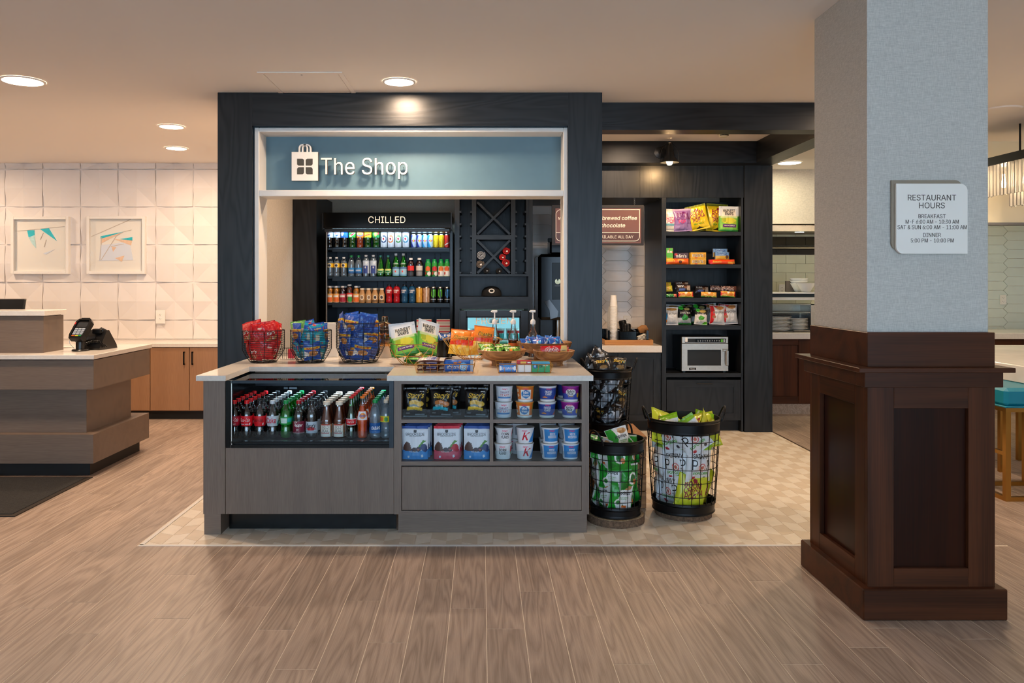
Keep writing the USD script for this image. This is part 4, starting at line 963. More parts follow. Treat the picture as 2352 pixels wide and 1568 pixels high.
for xx in (s0, s1 - w_):
    for z in (.0, .59): bs.add('side_rail', bx(xx + .001, xx + w_ - .001, u0 + w_, u1 - w_, z, z + .028), 'brass')
for yy in (u0, u1 - w_):
    for z in (.0, .59): bs.add('cross_rail', bx(s0 + w_, s1 - w_, yy + .001, yy + w_ - .001, z, z + .028), 'brass')
bs.add('foot_rail', bx(s0 + .002, s0 + .026, u0 + w_, u1 - w_, .30, .325), 'brass')
b2 = Thing('bar_stool', 'second brass framed stool mostly hidden beyond the teal one', 'stool', (4.3, 6.9, 0))
b2.add('seat', rb(3.95, 4.39, 6.0, 6.44, .625, .745, .022), 'teal_vinyl')
for xx in (3.95, 4.36):
    for yy in (6.0, 6.4): b2.add('leg', bx(xx, xx + w_, yy, yy + w_, 0, .62), 'brass')

# ================================================================== sign on the pillar
dp = 3.44
rs = Thing('restaurant_sign', 'two layer pale plaque of restaurant opening hours on the pillar', 'sign', (X(2135, dp), dp, Z(500, dp)))
def plaque(x0, x1, y0, y1, d, r):
    P = sbox(X(x0, d), Z(y1, d), X(x1, d), Z(y0, d)); q = r
    xa, xb, za, zb = X(x0, d), X(x1, d), Z(y1, d), Z(y0, d)
    # round the upper right and lower left corners
    for cxx, czz, sx, sz in ((xb, zb, -1, -1), (xa, za, 1, 1)):
        c_ = sbox(min(cxx, cxx + sx * q), min(czz, czz + sz * q), max(cxx, cxx + sx * q), max(czz, czz + sz * q)); P = P.difference(c_).union(c_.intersection(Point(cxx + sx * q, czz + sz * q).buffer(q, 24)))
    return P
rs.add('back_plate', front(prism(plaque(2047.5, 2210, 413.5, 574, dp - .012, .032), 0, .008), dp - .004), 'taupe_plate', label='taupe rear plate')
rs.add('front_plate', front(prism(plaque(2058.5, 2222.5, 421.5, 582.5, dp - .026, .032), 0, .012), dp - .014), 'letter_white', label='pale front plate')
ds = dp - .0262
def line(s, yb, h, x0, x1): rs.add('lettering', mv(front(text(s, h * ds / F, w=X(x1, ds) - X(x0, ds), depth=.0008), ds), X((x0 + x1) / 2, ds), 0, Z(yb, ds)), 'ink_brown')
line('RESTAURANT', 460, 13, 2085, 2196); line('HOURS', 478, 13, 2111, 2170); line('BREAKFAST', 501, 9, 2109.5, 2172); line('M-F 6:00 AM - 10:30 AM', 513.5, 9, 2080, 2202)
line('SAT & SUN 6:00 AM - 11:00 AM', 526, 9, 2061.5, 2220.5); line('DINNER', 544, 9, 2120.5, 2161); line('5:00 PM - 10:00 PM', 556.5, 9, 2092, 2190.5)

# ================================================================== barn lamp and smoke detector under the trellis
dl = 7.27; lx, lz = X(1538, dl), Z(377, dl)
bl = Thing('barn_lamp', 'caged barn wall lamp with a bare glowing bulb on the back beam', 'wall lamp', (lx, 7.42, lz))
bl.add('wall_plate', lathe([(0, 0), (.06, 0), (.06, .014), (0, .02)], 24), 'black_metal', True, local=True) if False else None
pm = xf(lathe([(0, 0), (.055, 0), (.055, .012), (.02, .02), (0, .02)], 24), rot('x', 90)); bl.add('wall_plate', mv(pm, lx - .055, 7.42, lz + .13), 'black_metal')
bl.add('arm', tube([(lx - .055, 7.40, lz + .13), (lx - .055, 7.34, lz + .17), (lx - .02, dl, lz + .20), (lx, dl, lz + .19)], .008, 8), 'black_metal')
bl.add('socket', lathe([(0, .17), (.012, .17), (.014, .20), (0, .205)], 16, lx, dl, lz), 'steel', True)
bl.add('shade', lathe([(.016, .19), (.030, .17), (.038, .10), (.052, .06), (.088, .018), (.09, .014), (.084, .014), (.05, .052), (.034, .10), (.026, .165)], 32, lx, dl, lz), 'black_metal', True)
arc = lambda r, q: [(lx + r * math.cos(a) * math.cos(q), dl + r * math.cos(a) * math.sin(q), lz + .02 + .175 * math.sin(a) ** .8 if math.sin(a) > 0 else lz + .02) for a in np.linspace(0, math.pi, 17)]
bl.add('cage_wire', tube(arc(.088, 0), .0035, 6), 'black_metal'); bl.add('cage_wire', tube(arc(.088, 1.3), .0035, 6), 'black_metal')
bl.add('bulb', lathe([(0, -.012), (.016, -.008), (.026, .006), (.030, .024), (.024, .046), (.014, .062), (.0, .062)], 20, lx, dl, lz), 'bulb_glow', True)
dd = 6.9; sx_ = X(1662, dd)
sd = Thing('smoke_detector', 'cream round smoke detector on the ceiling inside the trellis', 'smoke detector', (sx_, dd, CEIL))
sd.add('base', lathe([(0, 0), (.075, 0), (.075, -.014), (.06, -.022), (0, -.022)], 28, sx_, dd, CEIL), 'cream_paint', True)
sd.add('head', lathe([(.058, -.022), (.05, -.034), (.042, -.036), (.040, -.052), (.03, -.060), (0, -.060)], 28, sx_, dd, CEIL), 'cream_paint', True)
for a in np.linspace(-2.4, -.7, 5): sd.add('vent', mv(xf(bx(-.008, .008, -.003, .003, -.004, .004), rot('z', math.degrees(a) + 90)), sx_ + .0405 * math.cos(a), dd + .0405 * math.sin(a), CEIL - .044), 'ink_black')
# ================================================================== products: builders
from scipy.ndimage import map_coordinates
def L(*cols): return [S(c) if isinstance(c, str) else c for c in cols]
def painter(base, *layers):
    """flat print as colours over (u, v): u -1..1 across, v 0..1 up. Layers: ('b', v0, v1, c) band, ('d', u, v, ru, rv, c) disc, ('p', points, c) polygon,
    ('n', scale, threshold, c[, (u0, v0, u1, v1)]) blotches, ('r', u0, v0, u1, v1, c) rectangle"""
    base = S(base)
    def fn(u, v):
        u, v = np.asarray(u, float).ravel(), np.asarray(v, float).ravel(); C = np.tile(base, (len(u), 1))
        for l in layers:
            c = S(l[-1]) if l[0] != 'n' else S(l[3])
            if l[0] == 'b': m = (v >= l[1]) & (v <= l[2])
            elif l[0] == 'd': m = ((u - l[1]) / l[3]) ** 2 + ((v - l[2]) / l[4]) ** 2 <= 1
            elif l[0] == 'r': m = (u >= l[1]) & (u <= l[3]) & (v >= l[2]) & (v <= l[4])
            elif l[0] == 'p': m = shapely.contains_xy(Polygon(l[1]), u, v)
            else:
                m = meshkit.noise(np.stack([u * l[1], v * l[1] * 1.3, u * 0 + .5], 1), int(l[1] * 7)) > l[2]
                if len(l) > 4: q = l[4]; m &= (u >= q[0]) & (u <= q[2]) & (v >= q[1]) & (v <= q[3])
            C[m] = c
        return C
    return fn

def pillow(w, h, t, pf, seed=0, nx=45, nz=57, seal=.06, pinch=.05, wr=.35, stand=0.0):
    """a sealed bag standing on its base: x across, z up, front towards -y. stand > 0: a stand-up pouch with its fullness low. Returns (mesh, front surface y(x, z))"""
    u, v = np.linspace(-1, 1, nx), np.linspace(0, 1, nz)
    U, Vv = np.meshgrid(u, v)
    vv = np.clip((Vv - seal) / (1 - 2 * seal), 0, 1)
    if stand: pv = np.where(Vv < .12, np.sqrt(np.clip(Vv / .12, 0, 1)) * .25 + .75, np.clip(1 - (Vv - .12) / (.88 - seal), 0, 1) ** .8)
    else: pv = np.sin(np.pi * vv) ** .6
    pu = np.clip(1 - U ** 2, 0, 1) ** .55
    N = meshkit.fbm(np.stack([U * 2.2 + seed * 3.1, Vv * 3.4 + seed * 1.7, U * 0 + seed], -1), 3, seed) - .5
    N2 = meshkit.noise(np.stack([U * 6 + seed, Vv * 2.0, U * 0 + 3.3], -1), seed + 5) - .5
    T = t / 2 * pu * pv * (1 + wr * 2 * N) + (.10 * t * N2 * pu * (1 - .5 * pv) * (Vv > seal * .5))
    T = np.maximum(T, .0006)
    bend = .05 * t * np.sin(U * 2.0 + seed) * (1 - pv) + .12 * t * (N2 * (Vv > 1 - seal * 1.5))
    xx = U * w / 2 * (1 - pinch * np.sin(np.pi * Vv) * (0 if stand else 1)) ; zz = Vv * h
    fy, by = bend - T, bend + T
    V1, V2 = np.stack([xx, fy, zz], -1).reshape(-1, 3), np.stack([xx, by, zz], -1).reshape(-1, 3)
    def quads(ny_, nx_):
        i, j = np.meshgrid(np.arange(ny_ - 1), np.arange(nx_ - 1), indexing='ij'); a = (i * nx_ + j).ravel()
        return np.stack([a, a + 1, a + nx_ + 1, a + nx_], 1)
    k = (slice(None, None, 4), slice(None, None, 4))
    V2 = V2.reshape(nz, nx, 3)[k]; n2 = V2.shape
    m = join((V1, tri(quads(nz, nx)), pf(U, Vv)), (V2.reshape(-1, 3), tri(quads(n2[0], n2[1])[:, ::-1]), pf(-U[k], Vv[k])))
    def fn(x, z):
        vv_ = np.clip(np.asarray(z) / h, 0, 1); uu = np.clip(np.asarray(x) / (w / 2 * (1 - pinch * np.sin(np.pi * vv_) * (0 if stand else 1))), -1, 1)
        return map_coordinates(fy, [vv_ * (nz - 1), (uu + 1) / 2 * (nx - 1)], order=1, mode='nearest')
    return m, fn

def bag_kind(name, w, h, t, pf, words=(), mat='print_foil', part='bag', **kw):
    """words: (text, cap height, u, v, ink, bold, width or None, slant)"""
    k = kind_class(name); m, fn = pillow(w, h, t, pf, **kw)
    k.add(part, m, mat, True, local=True)
    for s, ch_, u, v, inkm, bold, wd, sl in words:
        k.add('lettering', drape(mv(text(s, ch_, bold, wd, sl), u * w / 2, v * h), fn, .0012), inkm, local=True)
    k.size = (w, h, t); return k

def put_bag(k, name, x, y, z, label, cat, group=None, rz=0, tilt=0, lean=0, s=1.0):
    """stand a bag on (x, y, z): rz turns it, lean tips it back, tilt rolls it sideways"""
    z += .001 + (k.size[2] * .5 * abs(math.sin(math.radians(lean))) if lean < 35 else 0) * s + k.size[0] * .5 * abs(math.sin(math.radians(tilt))) * s
    return copy(k, name, tra(x, y, z) @ rot('z', rz) @ rot('x', -lean) @ rot('y', tilt) @ sca(s), label, cat, group)

def smooth_prof(p, n=4):
    """rounded profile through the points"""
    p = np.array(p, float); out = [p[0]]
    for i in range(len(p) - 1):
        a, b = p[max(i - 1, 0)], p[min(i + 2, len(p) - 1)]
        for t in np.linspace(0, 1, n + 1)[1:]:
            t2, t3 = t * t, t ** 3
            out.append(.5 * (2 * p[i] + (p[i + 1] - a) * t + (2 * a - 5 * p[i] + 4 * p[i + 1] - b) * t2 + (3 * p[i] - a - 3 * p[i + 1] + b) * t3))
    return [tuple(np.maximum(q, 0)) for q in out]

def bottle_kind(name, prof, cap, liquid=None, shell='clear_plastic', label=None, words=(), n=22, sm=3):
    """prof: turned outline of the body; cap (r, z0, z1, material); liquid (material, level); label (z0, z1, painter over angle u -1..1 = front half); words (text, cap height, z, ink, bold, width, slant, angle)"""
    k = kind_class(name); P = smooth_prof(prof, sm)
    zs, rs_ = [q[1] for q in P], [q[0] for q in P]
    o = np.argsort(zs, kind='stable'); rf = lambda z: float(np.interp(z, np.array(zs)[o], np.array(rs_)[o]))
    k.add('body', lathe([(0, P[0][1])] + P, n), shell, True, local=True)
    if liquid:
        lv = liquid[1]; q = [(max(r - .0012, 0), z + .0012) for r, z in P if z < lv]
        k.add('liquid', lathe([(0, q[0][1])] + q + [(rf(lv) - .0012, lv), (0, lv)], n), liquid[0], True, local=True)
    if cap:
        r, z0, z1, m_ = cap; k.add('cap', lathe([(r * .96, z0), (r, z0 + .002), (r, z1 - .002), (r * .9, z1), (0, z1)], n), m_, True, local=True)
    if label:
        z0, z1, pf = label
        k.add('label', lathe([(rf(z) + .0005, z) for z in np.linspace(z0, z1, 15)], 64, colf=lambda a, z: pf(a / (math.pi / 2), (z - z0) / (z1 - z0))), 'print_satin', True, local=True)
    for s, ch_, z, inkm, bold, wd, sl, an in words:
        k.add('lettering', wrap(text(s, ch_, bold, wd, sl), rf, z, an, .0012), inkm, local=True)
    k.h = cap[2] if cap else P[-1][1]; return k

def can_kind(name, r, h, pf, words=(), n=44):
    k = kind_class(name)
    zs = np.linspace(.008, h - .012, 26)
    k.add('body', lathe([(0, .003), (r * .70, .002), (r * .78, 0)] + [(r, z) for z in zs] , n, colf=lambda a, z: pf(a / (math.pi / 2), z / h)), 'print_can', True, local=True)
    k.add('top', lathe([(r, h - .012), (r * .82, h - .002), (r * .82, h), (r * .76, h), (r * .74, h - .005), (0, h - .005)], n), 'steel', True, local=True)
    k.add('pull_tab', bx(-.006, .006, -.012, .008, h - .005, h - .003), 'steel', local=True)
    for s, ch_, z, inkm, bold, wd, sl, an in words: k.add('lettering', wrap(text(s, ch_, bold, wd, sl), r, z, an, .0006), inkm, local=True)
    k.h = h; return k

def cup_kind(name, pf, words=(), r0=.0425, r1=.052, h=.092, lid='print_foil'):
    k = kind_class(name); rf = lambda z: r0 + (r1 - r0) * z / h
    k.add('cup', lathe([(0, .002), (r0 - .004, 0), (r0, .002)] + [(rf(z), z) for z in np.linspace(.004, h - .004, 28)] + [(r1 + .003, h - .003), (r1 + .003, h - .001), (r1, h)], 88, colf=lambda a, z: pf(a / (math.pi / 2), z / h)), 'print_satin', True, local=True)
    k.add('foil_lid', lathe([(0, h + .0005), (r1 + .002, h)], 28), 'cup_white', True, local=True)
    for s, ch_, z, inkm, bold, wd, sl, an in words: k.add('lettering', wrap(text(s, ch_, bold, wd, sl), rf, z, an, .0009), inkm, local=True)
    return k

def box_kind(name, w, h, d, pf, words=(), part='carton', mat='print_satin', nx=37, nz=21, b=0.0):
    """printed carton: front towards -y, standing on z = 0"""
    k = kind_class(name)
    u, v = np.linspace(-1, 1, nx), np.linspace(0, 1, nz); U, Vv = np.meshgrid(u, v)
    i, j = np.meshgrid(np.arange(nz - 1), np.arange(nx - 1), indexing='ij'); a = (i * nx + j).ravel(); q = tri(np.stack([a, a + 1, a + nx + 1, a + nx], 1))
    fr = (np.stack([U * w / 2, U * 0, Vv * h], -1).reshape(-1, 3), q, pf(U, Vv))
    s = bx(-w / 2, w / 2, 0, d, 0, h); s = (s[0], np.array([f for f in s[1] if not all(abs(s[0][i][1]) < 1e-9 for i in f)]))
    sc = pf(np.sign(s[0][:, 0]) * .98, np.clip(s[0][:, 2] / h, .02, .98))
    k.add(part, join(fr, (s[0], s[1], sc)), mat, local=True)
    for t, ch_, u_, v_, inkm, bold, wd, sl in words: k.add('lettering', mv(front(text(t, ch_, bold, wd, sl, depth=.0006), -.0003), u_ * w / 2, 0, v_ * h), inkm, local=True)
    return k

# ------------------------------------------------------------------ kinds of bottles
COLA = [(.024, 0), (.031, .005), (.0335, .022), (.0335, .045), (.0300, .066), (.0325, .084), (.0350, .110), (.0345, .132), (.0280, .160), (.0180, .184), (.0132, .196), (.0132, .206)]
PET = [(.026, 0), (.033, .006), (.0345, .030), (.0345, .105), (.0350, .118), (.0330, .140), (.0240, .168), (.0150, .188), (.0132, .198), (.0132, .206)]
def soda(name, prof, capm, lab, words, liq='cola_liquid', level=.158, z=(.071, .131)): return bottle_kind(name, prof, (.0150, .199, .218, capm), (liq, level), label=(z[0], z[1], lab), words=words)
white_code = ('r', .45, .10, .62, .32, '#f2efe9')
K = {}
K['cherry'] = soda('cherry_cola_bottle', COLA, 'cap_red', painter('#c4122c', ('b', .0, .12, '#8c0f20'), ('b', .88, 1, '#8c0f20')), [('Coca-Cola', .020, .098, 'ink_white', False, .056, .25, .15), ('CHERRY', .006, .080, 'ink_white', True, None, 0, .1)])
K['cola'] = soda('cola_bottle', COLA, 'cap_red', painter('#e01020', white_code), [('Coca-Cola', .020, .097, 'ink_white', False, .056, .25, -.1), ('ORIGINAL TASTE', .0045, .080, 'ink_white', True, None, 0, -.2)])
K['zero'] = soda('zero_cola_bottle', COLA, 'cap_black', painter('#d8101e', white_code), [('Coca-Cola', .019, .098, 'ink_black', False, .054, .25, -.1)])
K['diet'] = soda('diet_cola_bottle', COLA, 'cap_silver', painter('#c3ccd4', ('d', .9, .25, .22, .3, '#1ea088')), [('Coke', .030, .090, 'ink_red', True, .056, 0, -.05)])
K['pepper'] = soda('maroon_soda_bottle', PET, 'cap_maroon', painter('#7c1430', ('b', 0, .06, '#c9c0c0')), [('Dr', .012, .090, 'ink_white', True, None, .2, -.35), ('Pepper', .016, .070, 'ink_white', True, .048, .25, 0), ('23', .008, .048, 'ink_white', True, None, 0, -.1)], level=.155, z=(.030, .100))
K['barq'] = soda('root_beer_bottle', PET, 'cap_black', painter('#b9c6d2', ('p', [(-.6, .32), (.1, .62), (.7, .32), (.1, .25)], '#b01824'), ('b', 0, .05, '#8fa0b0')), [("Barq's", .024, .062, 'ink_black', True, .054, .3, 0)], level=.155, z=(.030, .098))
K['lime'] = bottle_kind('lime_soda_bottle', COLA, (.0150, .199, .218, 'cap_green'), ('green_bottle', .16), shell='clear_green', label=(.080, .126, painter('#0f9a3a', ('r', -.5, .2, .25, .85, '#d5ece0'), ('r', .3, .3, .9, .8, '#2fb0a8'))))
TEA = [(.028, 0), (.035, .005), (.036, .02), (.036, .078), (.0355, .092), (.035, .105), (.030, .125), (.0215, .165), (.0195, .182), (.0195, .195)]
K['tea'] = bottle_kind('tea_bottle', TEA, (.0215, .192, .212, 'cap_cream'), ('tea_liquid', .186), label=(.010, .085, painter('#6a4a2c', ('n', 6, .55, '#a5602a'), ('r', -.62, .0, .55, .95, '#e8e2d6'), ('r', -.55, .86, .48, .93, '#c02a2a'), ('r', -.5, .24, .42, .30, '#c02a2a'), ('r', .75, 0, 2, 1, '#c9c4bc'))),
                       words=[('GOLD', .017, .058, 'ink_brown', False, .034, 0, -.03), ('PEAK', .017, .037, 'ink_brown', False, .034, 0, -.03)], n=24)
GLASSB = [(.022, 0), (.0285, .004), (.030, .02), (.0285, .05), (.0265, .065), (.0295, .09), (.0305, .112), (.0275, .14), (.0205, .17), (.0145, .198), (.0120, .222), (.0125, .232)]
K['gcola'] = bottle_kind('glass_cola_bottle', GLASSB, (.0145, .231, .241, 'cap_red'), ('cola_liquid', .190), shell='clear_green', label=(.075, .115, painter('#f0ece6', ('r', -.95, .12, .75, .88, '#d8101e'))), words=[('Coca-Cola', .015, .090, 'ink_white', False, .040, .25, -.05)])
K['orange'] = bottle_kind('glass_orange_soda_bottle', [(.024, 0), (.030, .004), (.0315, .02), (.0305, .06), (.0315, .085), (.0305, .115), (.0255, .15), (.0180, .18), (.0130, .20), (.0120, .222), (.0125, .232)], (.0145, .231, .241, 'cap_orange'), ('orange_liquid', .188), label=(.105, .158, painter('#e2530a', ('p', [(-.75, 0), (-.6, 1), (.6, 1), (.75, 0)], '#eef0f2'), ('d', .1, .5, .42, .32, '#f08a28'))),
                         words=[('Fanta', .014, .125, 'ink_blue', True, .034, .3, 0)])
WATER = [(.026, 0), (.033, .005), (.0335, .02), (.0315, .028), (.0335, .036), (.0335, .06), (.0315, .068), (.0335, .078), (.0335, .12), (.0315, .145), (.022, .175), (.0140, .192), (.0132, .2), (.0132, .208)]
K['water'] = bottle_kind('water_bottle', WATER, (.0150, .203, .222, 'cap_green'), ('water', .175), label=(.030, .090, painter('#1d5a9c', ('b', 0, .25, '#2f74b8'))), words=[('DASANI', .018, .052, 'ink_white', True, .052, 0, .25)])
K['lemon'] = bottle_kind('yellow_label_water_bottle', WATER, (.0150, .203, .222, 'cap_cream'), ('water', .175), label=(.095, .130, painter('#e3d82c', ('d', .1, .5, .2, .38, '#3aa04a'), ('r', -.8, .2, -.2, .8, '#e87a28'))))

# ------------------------------------------------------------------ bottles in the counter cooler
FRONT = [('cherry', 538), ('cola', 567), ('zero', 597), ('diet', 626.5), ('lime', 657), ('pepper', 686.5), ('barq', 716), ('tea', 750.5), ('tea', 779.5), ('gcola', 807), ('orange', 832.5), ('water', 861.5), ('lemon', 887)]
DESC = dict(cherry='dark red labelled cola bottle, left end column of counter cooler', cola='cola bottle, red label with white script, red cap, counter cooler', zero='cola bottle, black cap over red label, counter cooler',
            diet='cola bottle, silver label and pale cap, counter cooler', lime='green soda bottle with green cap, counter cooler', pepper='dark soda bottle, maroon label and cap, counter cooler', barq='root beer bottle, black cap over silver label, counter cooler',
            tea='', gcola='glass cola bottle with red crown cap, counter cooler', orange='glass orange soda bottle, orange cap, counter cooler', water='clear water bottle, blue label, green cap, counter cooler', lemon='clear bottle, yellow label, pale cap, right end of the counter cooler')
ORD = ['front row', 'second row', 'third row', 'fourth row', 'fifth row', 'sixth row']
for ci, (k, px) in enumerate(FRONT):
    xx = X(px, 4.63); nr = 6 if k not in ('lemon',) else 3
    for r in range(nr):
        lab = DESC[k] or f'brown tea bottle in the {"left" if ci == 7 else "right"} of two tea columns, counter cooler'
        copy(K[k], K[k].path.rsplit('/', 1)[1], tra(xx, 4.63 + r * .081, czf + .001) @ rot('z', ((ci * 37 + r * 53) % 17 - 8) * (0.5 if r == 0 else 3)), f'{lab}, {ORD[r]}', 'bottle', 'bottles in the counter cooler')

# ------------------------------------------------------------------ kinds in the tall drinks cabinet
def pet2(name, capm, liq, lab, words=(), shell='clear_plastic', level=.19, z=(.10, .165)):
    pr = [(.026, 0), (.033, .006), (.0335, .03), (.0295, .055), (.0335, .08), (.0345, .11), (.0345, .15), (.030, .175), (.018, .205), (.0135, .215), (.0135, .222)]
    return bottle_kind(name, pr, (.015, .214, .232, capm), (liq, level), shell, (z[0], z[1], lab), words)
Q = {}
Q['silver'] = pet2('silver_label_cola_bottle', 'cap_silver', 'cola_liquid', painter('#cfd6de', ('d', 0, .55, .34, .36, '#e9e9ec'), ('p', [(-.33, .6), (.33, .7), (.3, .85), (0, .92), (-.3, .85)], '#d0202c'), ('p', [(-.3, .35), (.3, .45), (.2, .25), (0, .18)], '#1d4fa0')))
Q['blue'] = pet2('blue_label_cola_bottle', 'cap_black', 'cola_liquid', painter('#1f5fc0', ('d', -.35, .6, .3, .34, '#e9e9ec'), ('p', [(-.64, .65), (-.06, .72), (-.1, .85), (-.35, .92), (-.6, .84)], '#d0202c')))
Q['dew'] = pet2('green_soda_bottle', 'cap_green', 'green_bottle', painter('#2a9a30', ('p', [(-.7, .2), (.5, .9), (.7, .75), (-.2, .1)], '#e8f0e4'), ('p', [(-.5, .35), (.4, .75), (.45, .6), (-.1, .25)], '#c8202c')), shell='clear_green')
Q['sun'] = pet2('orange_soda_bottle', 'cap_orange', 'orange_liquid', painter('#ee7a1c', ('d', 0, .5, .75, .3, '#2a52a8'), ('d', 0, .52, .6, .18, '#f2c23a')))
Q['brisk'] = pet2('bright_green_soda_bottle', 'cap_green', 'green_bottle', painter('#e6d81e', ('p', [(-.7, .3), (.7, .7), (.7, .45), (-.7, .1)], '#d8402a'), ('b', 0, .06, '#2a9a30')), shell='clear_green')
Q['seven'] = pet2('dark_green_soda_bottle', 'cap_green', 'green_bottle', painter('#0f7a34', ('d', -.1, .55, .3, .36, '#d8e84a'), ('d', .45, .6, .16, .2, '#c8202c')), [('7', .02, .122, 'ink_white', True, None, 0, -.15)], shell='clear_green')
def bang(name, ring_c, top): return can_kind(name, .0330, .157, painter('#d9d7da', ('b', .9, 1, top), ('d', .0, .55, .62, .23, ring_c), ('d', 0, .55, .42, .155, '#dcdadd'), ('d', 0, .55, .2, .075, '#c02440')), [('b', .046, .072, 'ink_white', True, None, 0, -.05)])
Q['b1'] = bang('white_can_blue_ring', '#27406e', '#c9a2c0'); Q['b2'] = bang('white_can_orange_ring', '#e07a38', '#e0c24a'); Q['b3'] = bang('white_can_green_ring', '#4f9a48', '#d8764a'); Q['b4'] = bang('white_can_teal_ring', '#3f8aa8', '#d6408a')
def slim(name, a, b, wds=()): return can_kind(name, .0262, .135, painter(a, ('p', [(-2.2, 0), (-2.2, 1), (-.1, 1), (-.55, .5), (.2, 0)], b), ('d', .1, .52, .5, .07, '#d8308a'), ('d', .05, .52, .2, .10, '#e8c23a')), wds)
Q['r1'] = slim('slim_blue_silver_can', '#b9c2d4', '#23348c'); Q['r2'] = slim('slim_light_blue_can', '#bfd4e4', '#2fa0d8')
Q['y'] = can_kind('slim_yellow_can', .0262, .135, painter('#eec81e', ('n', 5, .66, '#d8a818'))); Q['rd'] = can_kind('slim_red_can', .0262, .135, painter('#d8352a', ('p', [(-.9, .2), (.9, .5), (.9, .42), (-.9, .12)], '#f0d8d0')))
Q['purelife'] = bottle_kind('clear_water_bottle', [(.026, 0), (.0315, .005), (.032, .03), (.0300, .038), (.032, .046), (.032, .10), (.0315, .125), (.024, .155), (.0140, .172), (.0135, .18)], (.0145, .176, .191, 'cap_white'), ('water', .15), label=(.088, .128, painter('#efc21e', ('d', 0, .5, .36, .44, '#e9e6e0'), ('d', 0, .5, .26, .32, '#2a2c34'), ('r', -2, .0, -.55, 1, '#ea9a28'))))
Q['dasani'] = bottle_kind('blue_label_water_bottle', [(q[0] * .97, q[1] * .93) for q in WATER], (.0148, .189, .208, 'cap_green'), ('water', .16), label=(.03, .085, painter('#2b86c8', ('b', 0, .3, '#1d5a9c'))), words=[('DASANI', .015, .052, 'ink_white', True, .05, 0, 0)])
Q['smart'] = bottle_kind('tall_water_bottle', [(.025, 0), (.0315, .006), (.032, .02), (.032, .145), (.0305, .16), (.022, .182), (.014, .192), (.0135, .197)], (.0155, .194, .212, 'cap_white'), ('water', .18), label=(.03, .155, painter('#c2cfe0', ('r', -.45, .0, .45, .62, '#2a3f86'), ('d', .2, .85, .25, .08, '#dfe8f0'))), words=[('s', .02, .082, 'ink_white', True, None, 0, 0)])
PERR = [(.022, 0), (.033, .006), (.0345, .03), (.0325, .07), (.0255, .115), (.0165, .16), (.0125, .182), (.012, .195)]
Q['perrier'] = bottle_kind('teardrop_green_bottle', PERR, (.0140, .192, .208, 'cap_teal'), ('green_bottle', .17), shell='clear_green', label=(.03, .075, painter('#1c7a3c', ('d', 0, .4, .6, .28, '#dfe8d8'), ('d', 0, .4, .5, .2, '#1c7a3c'), ('r', -.8, .68, .8, .95, '#d8e070'))))
Q['pelle'] = bottle_kind('green_glass_mineral_water_bottle', [(.026, 0), (.0335, .005), (.0340, .09), (.0315, .12), (.022, .165), (.0135, .19), (.0125, .21)], (.0145, .205, .226, 'cap_silver'), ('green_bottle', .19), shell='clear_green', label=(.008, .092, painter('#9cc8de', ('b', .82, .94, '#2a5a94'), ('d', -.1, .5, .13, .14, '#e8453a'), ('b', 0, .2, '#78b4d8'))))
Q['pelle'].add('neck_label', lathe([(.0326 - (z - .118) * .27, z) for z in np.linspace(.118, .150, 6)], 30, colf=lambda a, z: painter('#1c6a38', ('d', 0, .5, .55, .48, '#cfd6d8'))(a / 1.57, (z - .118) / .032)), 'print_satin', True, local=True)
VIT = [(.026, 0), (.032, .005), (.0325, .03), (.0325, .1), (.033, .11), (.0325, .125), (.0255, .145), (.0175, .157), (.0165, .164)]
Q['vred'] = bottle_kind('dark_bottle_red_label', VIT, (.0185, .161, .181, 'cap_white'), ('grape_liquid', .15), label=(.004, .105, painter('#14141a', ('b', .5, 1, '#e02a2a'), ('r', -.7, .05, .7, .42, '#3a3c44'))))
Q['vwht'] = bottle_kind('dark_bottle_white_label', VIT, (.0185, .161, .181, 'cap_white'), ('grape_liquid', .15), label=(.004, .105, painter('#18181c', ('b', .55, 1, '#d8cfc6'), ('r', -.7, .05, .7, .46, '#8a8a8e'))))
MILK = [(.024, 0), (.029, .005), (.0290, .05), (.0275, .075), (.029, .10), (.027, .13), (.019, .150), (.018, .158)]
def milk(name, base, blob): return bottle_kind(name, MILK, (.0195, .150, .170, 'cap_green'), None, 'cap_green', (.003, .132, painter(base, ('b', .78, 1, '#2a9a3a'), ('d', 0, .55, .62, .19, blob), ('d', .35, .2, .45, .16, '#f0ece6'), ('d', -.5, .22, .25, .1, '#c22a2a'))))
Q['m1'] = milk('green_cap_milk_bottle', '#1e8a38', '#e8662a'); Q['m2'] = milk('green_and_red_milk_bottle', '#1e7a34', '#c8202c'); Q['m3'] = milk('white_green_cap_milk_bottle', '#f0e9dc', '#e8782a'); Q['m4'] = milk('white_and_green_milk_bottle', '#e6e4d4', '#e0602a')
JUICE = [(.024, 0), (.0295, .005), (.030, .02), (.0285, .05), (.030, .08), (.0285, .10), (.0295, .115), (.024, .135), (.0175, .146), (.017, .152)]
def juice(name, liq, c1, c2, c3='#f4efe6', sc=1.0): return bottle_kind(name, [(r, z * sc) for r, z in JUICE], (.0190, .150 * sc, .150 * sc + .016, 'cap_white'), (liq, .14 * sc), label=(.006, .09 * sc, painter(c1, ('d', .1, .35, .6, .34, c2), ('r', -.6, .58, .6, .8, c3), ('b', 0, .07, c3))))
Q['j1'] = juice('orange_juice_bottle', 'juice_liquid', '#f0b060', '#e8702a'); Q['j2'] = juice('dark_berry_juice_bottle', 'grape_liquid', '#c85a6a', '#a8203a'); Q['j3'] = juice('apple_juice_bottle', 'tea_liquid', '#d83a2a', '#3a9a48', sc=1.1)
FRAP = [(.024, 0), (.0290, .005), (.030, .06), (.029, .085), (.022, .108), (.0185, .122), (.018, .130)]
